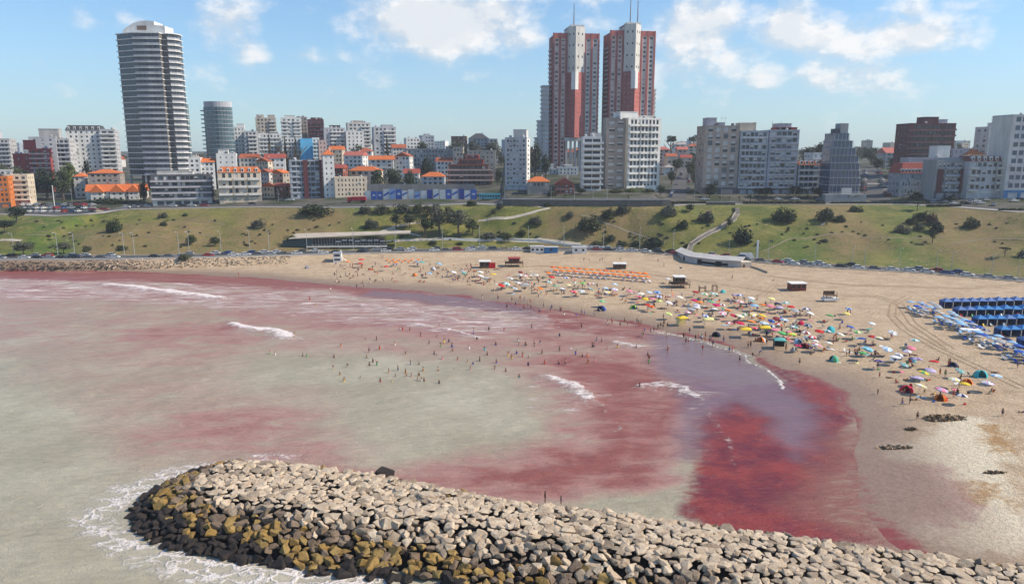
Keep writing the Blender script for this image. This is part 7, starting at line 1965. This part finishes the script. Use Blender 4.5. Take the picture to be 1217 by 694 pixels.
# standing and walking figures seen one by one
FIG = [(1043, 466, 'standing', 'black'), (1045, 446, 'standing', 'red'), (1117, 443, 'walking', 'orange'), (1127, 433, 'walking', 'red'), (1138, 441, 'standing', 'black'), (1090, 496, 'walking', 'black'), (1072, 480, 'walking', 'blue'), (1081, 478, 'standing', 'navy'), (1191, 492, 'standing', 'navy'), (1098, 465, 'bending down', 'black'), (1115, 426, 'sitting on the sand', 'navy'), (1183, 441, 'lying', 'black'),
       (1110, 466, 'lying', 'yellow'), (1088, 473, 'lying', 'black'), (1215, 488, 'lying', 'navy'), (1057, 447, 'lying', 'black'), (1065, 452, 'sitting on the sand', 'red'), (1077, 449, 'lying', 'orange'), (1133, 470, 'standing', 'red'), (1140, 458, 'bending down', 'white'), (1209, 435, 'standing', 'navy'), (1040, 422, 'standing', 'black'), (950, 431, 'standing', 'black'), (1006, 421, 'standing', 'navy'), (1009, 420, 'standing', 'black'), (990, 407, 'standing', 'red'), (998, 388, 'sitting on the sand', 'orange'), (1011, 391, 'sitting on the sand', 'blue'),
       (1016, 414, 'sitting on the sand', 'red'), (1021, 414, 'sitting on the sand', 'black'), (1007, 386, 'sitting on the sand', 'brown'), (889, 411, 'standing', 'black'), (892, 410, 'standing', 'navy'), (911, 407, 'standing', 'black'), (934, 414, 'standing', 'orange'), (797, 376, 'standing', 'white'), (782, 389, 'walking', 'black'), (785, 387, 'standing', 'black'), (788, 388, 'standing', 'navy'), (789, 384, 'standing', 'black'), (773, 392, 'standing', 'navy'), (777, 392, 'standing', 'black'),
       (694, 308, 'standing', 'navy'), (700, 308, 'walking', 'red'), (713, 308, 'standing', 'white'), (716, 308, 'walking', 'blue'), (737, 307, 'standing', 'black'), (782, 309, 'walking', 'red'), (789, 315, 'standing', 'navy'), (919, 331, 'sitting on the sand', 'brown'), (870, 329, 'walking', 'navy'), (640, 334, 'standing', 'black'), (632, 346, 'standing', 'navy'), (649, 349, 'bending down', 'red'), (560, 316, 'walking', 'black'), (563, 326, 'standing', 'navy'), (575, 336, 'sitting on the sand', 'red'), (558, 336, 'lying', 'black'),
       (815, 406, 'standing', 'red'), (818, 406, 'standing', 'navy'), (835, 414, 'standing', 'red'), (838, 404, 'walking', 'orange'), (846, 405, 'standing', 'pink'), (848, 408, 'standing', 'blue'), (830, 399, 'standing', 'red'), (834, 402, 'standing', 'white'), (764, 398, 'standing', 'black'), (737, 386, 'standing', 'red'), (742, 381, 'standing', 'black'), (746, 384, 'bending down', 'navy'), (727, 381, 'standing', 'white'), (757, 382, 'walking', 'blue'), (759, 384, 'standing', 'black'), (623, 366, 'standing', 'black'), (631, 365, 'walking', 'navy'), (646, 363, 'standing', 'black'), (573, 354, 'walking', 'white'), (592, 354, 'standing', 'navy'),
       (393, 344, 'standing', 'white'), (424, 340, 'standing', 'navy'), (432, 340, 'standing', 'black'), (420, 326, 'sitting on the sand', 'red'), (430, 316, 'sitting on the sand', 'orange'), (425, 327, 'walking', 'blue'), (443, 318, 'sitting on the sand', 'black'), (467, 323, 'sitting on the sand', 'navy'), (503, 318, 'walking', 'black'), (502, 308, 'standing', 'navy'), (455, 304, 'standing', 'blue'), (386, 312, 'standing', 'red'), (409, 308, 'walking', 'orange'), (284, 326, 'walking', 'red'), (325, 330, 'standing', 'white'), (502, 327, 'bending down', 'black'), (470, 332, 'lying', 'red')]
for (px, py, ps, c) in FIG:
    p = at_sand(px, py + 3)
    lab = '%s person in %s swimwear %s' % (ADJ[ps], c, bwhere(px, py) if py < 480 else 'on the near sand')
    if 600 < px < 850 and py > 376 or (px < 650 and py > 352): lab = '%s person in %s swimwear at the red water edge' % (ADJ[ps], c)
    person(lab, ps, p[0], p[1], max(p[2], -.1), pr.uniform(0, 6.28) if ps != 'lying' else pr.uniform(1, 2.2), c, 'people on the beach')
# bathers
WAD = [(405, 409), (435, 400), (397, 422), (436, 423), (439, 431), (448, 431), (413, 433), (404, 443), (428, 446), (396, 435), (500, 397), (519, 398), (510, 405), (528, 405), (524, 409), (537, 409), (482, 418), (519, 419), (526, 424), (544, 425), (556, 427), (576, 414), (488, 430), (498, 430), (503, 437), (473, 437), (462, 440), (470, 445), (482, 440), (483, 445), (498, 444), (496, 449), (501, 450), (504, 450), (489, 445), (521, 437), (539, 436), (559, 436), (588, 436), (522, 452), (452, 450), (466, 450), (409, 450), (522, 384), (581, 390), (599, 390),
       (691, 387), (698, 391), (665, 398), (715, 404), (704, 410), (706, 410), (734, 411), (763, 397), (793, 415), (771, 423), (771, 430), (760, 458), (624, 408), (635, 409), (635, 406), (642, 406), (665, 414), (604, 420), (608, 423), (614, 418), (621, 421), (628, 422), (644, 418), (647, 430), (672, 429), (684, 419), (689, 421), (698, 422), (699, 428), (707, 427), (617, 446), (601, 438), (794, 413), (879, 427), (321, 418), (327, 419), (360, 420), (365, 421), (376, 360), (368, 354), (640, 352), (772, 426), (350, 395)]
for (px, py) in WAD:
    p = onz(px, py + 3, 0); d = float(polydist(p[0], p[1], SHORE))
    dep = min(.95, max(.12, -d * .016)) * pr.uniform(.8, 1.05)
    zone = ('in greenish water at left' if px < 445 else 'in the main cluster' if px < 600 else 'in the brownish pink water' if px < 720 else 'in the red shallows')
    c = pr.choice(SUITC); ps = pr.choice(['standing', 'standing', 'walking', 'standing with raised arms'])
    person('bather in %s swimwear wading %s' % (c, zone), ps, p[0], p[1], -dep, pr.uniform(0, 6.28), c, 'bathers wading in the bay')
for px, py, c in ((648, 592, 'black'), (667, 594, 'navy')):
    p = onz(px, py + 4, 3.4); h = float(bwz(np.array([p[0]]), np.array([p[1]]))[0][0])
    person('figure in dark clothes standing on the breakwater edge', 'standing', p[0], p[1] + .5, 3.0, 1.0 + px, c, 'two figures on the breakwater', 'shirt', 2)
# company under the parasols
for (px, py, p) in anchors:
    for k in range(pr.choice((1, 1, 2, 2, 3))):
        dx, dy = pr.uniform(-2.0, 1.0), pr.uniform(-1.6, .9)
        x, y = p[0] + dx, p[1] + dy; z = hz(x, y)
        if z < .3: continue
        u = pr.random()
        if u < .42:
            ps = pr.choice(['sitting on the sand', 'sitting on the sand', 'lying', 'standing']); c = pr.choice(SUITC)
            person('%s person in %s swimwear %s' % (ADJ[ps], c, bwhere(px, py)), ps, x, y, z + .02, pr.uniform(0, 6.28), c, 'people on the beach')
        elif u < .68:
            c = pr.choice(['blue', 'navy', 'green', 'red', 'white', 'grey', 'lightblue', 'orange']); rz = pr.uniform(0, 6.28)
            chair(px, py, x, y, z, rz, c)
            if pr.random() < .5:
                cc = pr.choice(SUITC)
                person('chair-seated person in %s swimwear %s' % (cc, bwhere(px, py)), 'sitting on a chair', x, y + .0, z - .06, rz, cc, 'people on the beach')
        elif u < .85: towel(px, py, x, y, z, pr.uniform(0, 3), pr.choice(['white', 'cream', 'lightblue', 'pink', 'red', 'navy', 'paleyellow', 'teal']))
        else: bag(px, py, x, y, z, pr.choice(['red', 'navy', 'blue', 'black', 'cream', 'orange', 'green']))

cl = random.Random(99); nn_ = 0
for i in range(70):                       # the thin end of the crowd along the far shore
    px, py = cl.uniform(395, 580), cl.uniform(312, 338)
    if py > 318 + (px - 395) * .11: continue
    p = at_sand(px, py); u = cl.random()
    if u < .3: parasol(px, py, cl.choice(['white', 'orange', 'lightblue', 'teal', 'red', 'grey']), None, p)
    elif u < .65: chair(px, py, p[0], p[1], p[2], cl.uniform(0, 6.28), cl.choice(['blue', 'navy', 'red', 'white', 'green', 'black']))
    else: bag(px, py, p[0], p[1], p[2], cl.choice(['red', 'navy', 'black', 'brown', 'orange']))
while nn_ < 210:
    px, py = cl.uniform(575, 1100), cl.uniform(322, 462)
    if not inside(np.array([px]), np.array([py]), DP)[0] or (px > 950 and cl.random() < .6): continue
    p = at_sand(px, py); nn_ += 1; u = cl.random()
    if u < .5: chair(px, py, p[0], p[1], p[2], cl.uniform(0, 6.28), cl.choice(['blue', 'navy', 'green', 'red', 'white', 'grey', 'black', 'orange']))
    elif u < .72: bag(px, py, p[0], p[1], p[2], cl.choice(['red', 'navy', 'blue', 'black', 'brown', 'orange', 'green']))
    else: towel(int(px), py, p[0], p[1], p[2], cl.uniform(0, 3), cl.choice(['white', 'cream', 'lightblue', 'pink', 'red', 'navy', 'paleyellow']))
def crowd():                              # the people past the first three hundred, joined
    V, F, M, n = [], [], [], 0
    mats_ = SKIN + [cloth(c) for c in ('red', 'navy', 'black', 'white', 'blue')] + HAIR
    for i in range(560):
        px, py = cl.uniform(575, 960), cl.uniform(322, 412)
        if i % 5 == 0: px, py = cl.uniform(395, 580), cl.uniform(312, 334)
        elif not inside(np.array([px]), np.array([py + 3]), DP)[0]: continue
        elif i % 5 == 1:                  # along the waterline
            px = cl.uniform(590, 905); py = np.interp(px, [590, 700, 800, 905], [358, 377, 396, 425]) + cl.uniform(-9, 6)
        p = at_sand(px, py + 3); ps = cl.choice(['standing', 'walking', 'sitting on the sand', 'sitting on the sand', 'lying', 'bending down']); a = cl.uniform(0, 6.28)
        if i % 5 == 1: ps = cl.choice(['standing', 'walking', 'standing', 'bending down'])
        if i % 9 == 2:                    # more bathers out in the bay
            px, py = cl.uniform(430, 780), cl.uniform(392, 440); p = onz(px, py, -cl.uniform(.5, .95)); ps = 'standing'
        for me, mi in ((BODY[ps], cl.choice((0, 1, 1, 2))), (SUIT[ps, cl.choice(('trunks', 'suit', 'shirt'))], 3 + cl.randrange(5)), (HAIRM[ps], 8 + cl.randrange(3))):
            co = np.empty(len(me.vertices) * 3); me.vertices.foreach_get('co', co); co = co.reshape(-1, 3)
            c_, s_ = math.cos(a), math.sin(a)
            V.append(np.stack([co[:, 0] * c_ - co[:, 1] * s_ + p[0], co[:, 0] * s_ + co[:, 1] * c_ + p[1], co[:, 2] + p[2]], -1))
            F += [tuple(j + n for j in q.vertices) for q in me.polygons]; M += [mi] * len(me.polygons); n += len(co)
    me = bpy.data.meshes.new('crowd'); me.from_pydata(np.vstack(V).tolist(), [], F)
    for m in mats_: me.materials.append(m)
    me.polygons.foreach_set('material_index', M); me.update()
    tag(link('crowd', me), 'rest of the tiny far crowd among the parasols and in the shallows', 'crowd', kind='stuff')
crowd()
# ------------------------------------------------------------ orange parasol rows with white loungers
def loungermesh():
    b = MB(); b.box(-.32, .32, -1.25, .25, .30, .36); bed = b.mesh('bed', cloth('white'))
    b = MB(); b.add([(-.32, .25, .36), (.32, .25, .36), (.32, .85, .74), (-.32, .85, .74), (-.32, .25, .31), (.32, .25, .31), (.32, .87, .70), (-.32, .87, .70)], [(0, 1, 2, 3), (7, 6, 5, 4), (0, 3, 7, 4), (1, 5, 6, 2), (3, 2, 6, 7)]); bk = b.mesh('backrest', cloth('white'))
    b = MB(); b.box(-.03, .03, -.03, .03, 0, .30); lg = b.mesh('leg', PIPE)
    return bed, bk, lg
LBED, LBK, LLEG = loungermesh()
def lounger(lab, x, y, z, rz, col, group):
    t = thing('sun_lounger', lab, 'sun lounger', (x, y, z), rz, group)
    link('bed', LBED, t, mat_=cloth(col)); link('backrest', LBK, t, mat_=cloth(col))
    for sx in (-.27, .27):
        for sy in (-1.15, .15): link('leg', LLEG, t, (sx, sy, 0))
for row, (y0, y1) in enumerate(((319, 327), (323, 331))):
    for i in range(15):
        px = 657 + i * 7.8 + row * 3; py = y0 + (y1 - y0) * i / 14
        if px > 772: continue
        p = at_sand(px, py + 4)
        parasol(px, py, 'orange', 'orange' if (i + row) % 4 else 'red', p, '%s parasol in the %s of the two orange rows' % ('orange' if (i + row) % 4 else 'orange and red', ('back', 'front')[row]), 'orange parasols in two rows', 1.15, .05)
        for k in (-.8, .8):
            if pr.random() < .75: lounger('white lounger under the %s orange row' % ('back', 'front')[row], p[0] + k, p[1] - 1.0, hz(p[0] + k, p[1] - 1), pr.uniform(-.2, .2), 'white', 'white loungers under the orange parasols')
for i in range(11):
    px = 460 + i * 3.7; py = 308 + (i % 2) * 2.2
    p = at_sand(px, py + 2); lounger('orange sun lounger in the double row at left', p[0], p[1], p[2], pr.uniform(-.2, .2), 'orange', 'orange loungers in rows')
# ------------------------------------------------------------ beach huts and guard towers
WOOD = mat('weathered timber', (.14, .085, .05), .85, .3, 1.2)
WOODR = mat('red brown timber', (.20, .06, .04), .8, .25, 1.2)
def hut(lab, px, py, wpx, hm, wallm, roofm, deck=False, stilts=0.0, win=2, cat='hut', flag=False, rail=False):
    p = at_sand(px, py); k = (p[1] * CP + 45 * SP) / FOC; w = wpx * k; d = min(w, 3.6)
    t = thing('beach_hut', lab, cat, tuple(p))
    b = MB(); b.box(-w / 2, w / 2, 0, d, stilts, stilts + hm); b.build('cabin', wallm, t)
    b = MB(); b.box(-w / 2 - .35, w / 2 + .35, -.7, d + .3, stilts + hm + .002, stilts + hm + .22); b.build('roof', roofm, t)
    for i in range(win):
        q = MB(); ww = w / win * .32; q.box(-ww, ww, -.03, -.003, stilts + hm * .4, stilts + hm * .82); q.build('window', GLASS, t, (-w / 2 + w * (i + .5) / win, 0, 0))
    if stilts or deck:
        e = 1.5 if deck else .6
        b = MB(); b.box(-w / 2 - e, w / 2 + e, -e, d + .2, stilts - .16, stilts - .004); b.build('deck', WOOD, t)
        q = MB(); q.box(-.09, .09, -.09, .09, -.6, stilts - .17); me = q.mesh('stilt', WOOD)
        for fx in (-1, -.33, .33, 1):
            for fy in (-e + .15, d): link('stilt', me, t, (fx * (w / 2 + e - .2), fy, 0))
        if rail:
            q = MB(); q.box(-w / 2 - e, w / 2 + e, -e, -e + .08, stilts + .85, stilts + .95); q.box(-w / 2 - e, -w / 2 - e + .08, -e + .1, d, stilts + .85, stilts + .95); q.box(w / 2 + e - .08, w / 2 + e, -e + .1, d, stilts + .85, stilts + .95); q.build('handrail', WOOD, t)
            q = MB(); q.box(-.05, .05, -.05, .05, stilts, stilts + .85); me = q.mesh('rail_post', WOOD)
            for i in range(7): link('rail_post', me, t, (-w / 2 - e + .1 + (w + 2 * e - .2) * i / 6, -e + .06, 0))
    if flag:
        q = MB(); q.tube((0, 0, stilts + hm), (0, 0, stilts + hm + 3.4), .04, .03, 5); q.build('flag_pole', PIPE, t, (0, d * .5, 0))
        q = MB(); q.add([(0, 0, 3.3), (.8, .1, 3.25), (.8, .05, 2.8), (0, 0, 2.8)], [(0, 1, 2, 3)]); q.build('flag', cloth('navy'), t, (0, d * .5, stilts + hm))
    return t, p, w, d
hut('lifeguard hut with dark windows on a wide wooden deck with rails', 808, 342, 12, 2.2, WOOD, W('white'), True, 1.4, 3, flag=True, rail=True)
hut('brown timber beach hut with a white roof and broad openings', 949, 346, 18, 2.4, WOODR, W('white'), win=3)
hut('small dark hut with a white awning beyond the orange parasols', 737, 320, 14, 2.0, WOOD, W('white'), win=3)
hut('hut with white roof and red side panel at the left of the crowd', 576, 319, 12, 2.6, WOOD, W('white'), win=2)
b = MB(); b.box(-1.3, 1.3, -.1, 0, 0, 2.3); o = b.build('banner_panel', cloth('red'), None, at_sand(585, 319)); tag(o, 'red banner panel standing against the white roofed hut', 'banner')
hut('red roofed stilt hut with a ramp at the left of the crowd', 611, 317, 13, 1.7, WOODR, mat('red roof', (.33, .05, .04), .7), True, 1.5, 3, rail=True)
p = at_sand(600, 321); b = MB(); b.add([(0, 0, 1.4), (0, .9, 1.4), (-4.6, .9, .05), (-4.6, 0, .05), (0, 0, 1.28), (0, .9, 1.28), (-4.6, .9, -.1), (-4.6, 0, -.1)], [(0, 1, 2, 3), (7, 6, 5, 4), (0, 3, 7, 4), (1, 5, 6, 2)]); tag(b.build('ramp', WOOD, None, p), 'sloping timber ramp leading up to the red roofed stilt hut', 'ramp')
def guard(lab, px, py, wpx, white):
    p = at_sand(px, py); k = (p[1] * CP + 45 * SP) / FOC; w = wpx * k
    t = thing('guard_platform', lab, 'platform', tuple(p))
    b = MB(); b.box(-w / 2, w / 2, -.1, 2.6, .35, 1.15); b.build('base', W('white') if white else WOOD, t)
    q = MB(); q.box(-.08, .08, -.08, .08, 1.151, 3.1); me = q.mesh('post', WOOD)
    for sx in (-1, 1):
        for y in (.1, 2.2): link('post', me, t, (sx * w * .36, y, 0))
    b = MB(); b.box(-w * .4, w * .4, 0, 2.3, 1.9, 2.02); b.build('platform', WOOD, t)
    b = MB(); b.box(-w * .4, w * .4, 2.2, 2.3, 2.03, 3.1); b.build('back_panel', WOOD, t)
    for i in range(3):
        c = pr.choice(['red', 'black', 'orange'])
        person('lifeguard in %s sitting on the white guard platform' % c, 'sitting on a chair', p[0] + (i - 1) * w * .24, p[1] + 1.0, p[2] + 1.56, pr.uniform(-.4, .4), c, 'lifeguards on the platform')
guard('guard platform on a white base with timber posts right of the brown hut', 988, 359, 17, True)
p = at_sand(843, 347); t = thing('swing_frame', 'bare timber frame of posts and beams right of the lifeguard hut', 'timber frame', tuple(p))
q = MB(); q.box(-.09, .09, -.09, .09, -.3, 2.0); me = q.mesh('post', WOOD)
for x in (-3.2, -1.2, 1.2, 2.6): link('post', me, t, (x, 0, 0)); link('post', me, t, (x, 1.3, 0))
q = MB(); q.box(-3.3, -1.1, -.08, 1.4, 1.2, 1.32); q.build('beam', WOOD, t); q = MB(); q.box(1.1, 2.7, -.08, 1.4, 2.001, 2.12); q.build('beam', WOOD, t)
def whitetower():
    p = at_sand(401, 312); k = (p[1] * CP + 45 * SP) / FOC
    t = thing('lifeguard_tower', 'blue and white lifeguard tower with a stair at the left of the sand', 'lifeguard tower', tuple(p), .1)
    b = MB(); b.box(-1.7, 1.7, 0, 3, -.4, 3.9); b.build('cabin', W('white'), t)
    b = MB(); b.box(-1.9, 1.9, -.3, 3.2, 3.902, 4.1); b.build('roof', W('bluegrey'), t)
    for z in (.7, 2.5): b = MB(); b.box(-1.2, 1.2, -.05, -.003, z, z + .95); b.build('window', GLASS2, t)
    b = MB(); b.add([(1.72, 0, 2.2), (1.72, 1, 2.2), (4.6, 1, 0), (4.6, 0, 0), (1.72, 0, 2.0), (1.72, 1, 2.0), (4.6, 1, -.2), (4.6, 0, -.2)], [(0, 1, 2, 3), (7, 6, 5, 4), (0, 3, 7, 4), (1, 5, 6, 2)]); b.build('stair', W('white'), t)
    b = MB(); b.box(1.3, 1.8, .1, .6, 4.102, 5.3); b.build('chimney', W('white'), t)
whitetower()
# wave-break lines of posts and nets: volleyball court
for px in (560, 592, 603, 613):
    p = at_sand(px, 308); b = MB(); b.tube((0, 0, 0), (0, 0, 2.5), .05, .05, 6); tag(b.build('net_post', PIPE, None, p), 'thin post of the beach court behind the white roofed hut', 'post', 'posts of the beach court')

# ------------------------------------------------------------ the blue beach club at the right
BLUE = [mat('canvas blue bright', (.035, .20, .48), .75, .15, 1.0), mat('canvas blue dark', (.012, .045, .17), .75, .15, 1.0), mat('canvas blue faded', (.10, .19, .42), .75, .15, 1.0)]
def cabanameshes():
    w = 1.28
    b = MB()
    b.prism([(-w, -w), (w, -w), (w, w + .4), (-w, w + .4)], 1.95, 2.1); b.prism([(-w, -w), (w, -w), (w, w + .4), (-w, w + .4)], 2.101, 2.95, top=[(-.06, 0), (.06, 0), (.06, .2), (-.06, .2)])
    r = b.mesh('canvas_roof', BLUE[0])
    b = MB(); b.box(-w + .02, w - .02, w + .28, w + .32, 0, 1.95); k = b.mesh('back_sheet', BLUE[1])
    b = MB(); b.box(-.015, .015, -w * .4, w + .27, 0, 1.95); s = b.mesh('side_sheet', BLUE[1])
    b = MB(); b.tube((0, 0, -.1), (0, 0, 1.95), .035, .035, 5); q = b.mesh('post', W('white'))
    return r, k, s, q, w
CR_, CK_, CSH, CPO, CW = cabanameshes()
ROWN = ['rearmost', 'second', 'third', 'fourth', 'nearest']
for row, (px0, pyb, col) in enumerate(((1119, 366, 2), (1135, 376, 0), (1158, 387, 0), (1185, 400, 0), (1212, 414, 0))):
    p0 = at_sand(px0, pyb)
    for i in range(14):
        x, y = p0[0] + CW + i * 2.58, p0[1] + i * .03
        z = hz(x, y)
        if topx(x - 1.3, y, z)[0] > 1226: break
        t = thing('cabana', 'blue canvas cabana in the %s row of the beach club' % ROWN[row], 'cabana', (x, y, z), 0, 'blue cabanas in rows')
        t.scale = (1, 1, pr.uniform(.94, 1.05)); t.rotation_euler.z = pr.uniform(-.02, .02)
        link('canvas_roof', CR_, t, mat_=BLUE[col] if pr.random() < .8 else BLUE[2]); link('back_sheet', CK_, t)
        link('side_sheet', CSH, t, (-CW + .03, 0, 0)); link('side_sheet', CSH, t, (CW - .03, 0, 0))
        link('post', CPO, t, (-CW + .05, -CW + .05, 0)); link('post', CPO, t, (CW - .05, -CW + .05, 0))
        if pr.random() < .35 and row > 0:
            c = pr.choice(['white', 'yellow', 'red', 'green']); chair(1180, 380, x + pr.uniform(-.6, .6), y - pr.uniform(1.4, 2.4), z, pr.uniform(-.6, .6), c); THINGS[-1]['label'] = '%s chair in front of the %s row of blue cabanas' % (c, ROWN[row])
bw = [at_sand(a, b) for a, b in ((1116, 371), (1150, 385), (1185, 402), (1217, 420), (1240, 434))]
ribbon('boardwalk', dense([q[:2] for q in bw], 2.0), hz, 1.4, mat('boardwalk boards', (.46, .40, .33), .85, .2, 2.0), t=.06)
A, Bq = at_sand(1086, 366), at_sand(1222, 437)
dv = (Bq - A)[:2]; Lb = np.linalg.norm(dv); dv = dv / Lb; nv = np.array([-dv[1], dv[0]])
m_ = int(Lb / 2.9)
for i in range(m_):
    for r_ in range(3):
        if pr.random() < .12: continue
        x, y = A[0] + dv[0] * (i + .3 * r_) * 2.9 + nv[0] * (r_ - .6) * 2.6, A[1] + dv[1] * (i + .3 * r_) * 2.9 + nv[1] * (r_ - .6) * 2.6
        x += pr.uniform(-.4, .4); y += pr.uniform(-.4, .4); z = hz(x, y)
        seg = 'by the rear cabanas' if i < m_ / 3 else ('midway' if i < 2 * m_ / 3 else 'at the near end')
        rn = ('seaward', 'middle', 'inner')[r_]
        if r_ > 0 or pr.random() < .4:
            c1 = pr.choice(['blue', 'lightblue', 'lightblue', 'grey', 'navy'])
            parasol(1150, 400, c1, pr.choice([c1, 'grey']), np.array([x, y, z]), '%s club parasol in the %s line %s' % (nice(c1), rn, seg), 'blue club parasols', 1.15, .12)
        for k in (-.7, .7):
            if pr.random() < .62: c1 = pr.choice(['lightblue', 'white', 'grey', 'blue']); lounger('%s lounger in the %s line %s' % (nice(c1), rn, seg), x + k, y - .9, hz(x + k, y - .9), pr.uniform(-.5, .3), c1, 'loungers of the blue beach club')
p = at_sand(1152, 401); t = thing('sun_canopy', 'flat white canopy on four poles among the blue club parasols', 'canopy', tuple(p), -.2)
b = MB(); b.box(-2.2, 2.2, -1.2, 1.2, 2.0, 2.1); b.build('canvas', cloth('white'), t)
for sx in (-2.1, 2.1):
    for sy in (-1.1, 1.1): link('leg', CPO, t, (sx, sy, 0))
# heaps of seaweed and raked sand on the near beach
WEED = mat('seaweed', (.30, .21, .125), .95, .4, 3.0, .8, 12)
def heap(lab, px, py, wpx, hm, asp, seed, m):
    p = at_sand(px, py); k = (p[1] * CP + 46 * SP) / FOC; w = wpx * k / 2
    r = np.random.RandomState(seed); b = MB(); n = int(90 * wpx / 24)
    for i in range(n):
        a, q = r.uniform(0, 6.283), math.sqrt(r.uniform(0, 1))
        x, y = w * q * math.cos(a), w * asp * q * math.sin(a); z = hm * (1 - q * q) * r.uniform(.5, 1.0)
        s = r.uniform(.25, .55); d = r.normal(size=3); d[2] = abs(d[2]) + .4; d /= np.linalg.norm(d); t = np.cross(d, r.normal(size=3)); t /= np.linalg.norm(t); e = np.cross(d, t); c = np.array([x, y, z])
        b.quad(tuple(c - t * s), tuple(c + e * s * .7), tuple(c + t * s), tuple(c - e * s * .7))
    nn = 20; b.add([(w * math.cos(j * 6.283 / nn), w * asp * math.sin(j * 6.283 / nn), -.1) for j in range(nn)] + [(0, 0, hm * .8)], [(j, (j + 1) % nn, nn) for j in range(nn)])
    o = b.build('seaweed_heap', m, None, p); tag(o, lab, 'seaweed')
heap('largest dark seaweed heap on the near sand below the crowd', 1124, 498, 52, .5, .42, 1, WEED)
heap('small dark seaweed clump left below the largest heap', 1083, 511, 14, .25, .4, 2, WEED)
heap('low brown sandy weed patch further down towards the red water', 1064, 533, 44, .15, .22, 3, mat('sandy weed', (.38, .28, .18), .95, .4, 3.0, .8, 12))
heap('thin line of weed on the stained sand at right', 1183, 563, 26, .1, .15, 4, mat('sandy weed', (.38, .28, .18), .95, .4, 3.0, .8, 12))
# ------------------------------------------------------------ thin sea haze over the whole place
def build_haze():
    b = MB(); b.box(-1300, 1300, -120, 1500, -5, 175)
    m = bpy.data.materials.new('haze'); m.use_nodes = True
    N, L = m.node_tree.nodes, m.node_tree.links
    N.remove(N['Principled BSDF'])
    v = N.new('ShaderNodeVolumePrincipled'); v.inputs['Color'].default_value = (.86, .92, 1, 1); v.inputs['Density'].default_value = HAZE
    v.inputs['Anisotropy'].default_value = .2
    L.new(v.outputs[0], N['Material Output'].inputs['Volume'])
    o = b.build('haze', m, kind='stuff')
build_haze()
# ------------------------------------------------------------ look-alike labels get their place in a row
def finish_labels():
    bpy.context.view_layer.update()
    by = {}
    for o in THINGS: by.setdefault(o['label'], []).append(o)
    for lab, os in by.items():
        if len(os) < 2: continue
        os.sort(key=lambda o: topx(*o.matrix_world.translation)[0])
        for i, o in enumerate(os):
            o['label'] = '%s, %s from left' % (lab, ORD(i + 1))
            if 'group' not in o: o['group'] = lab
finish_labels()
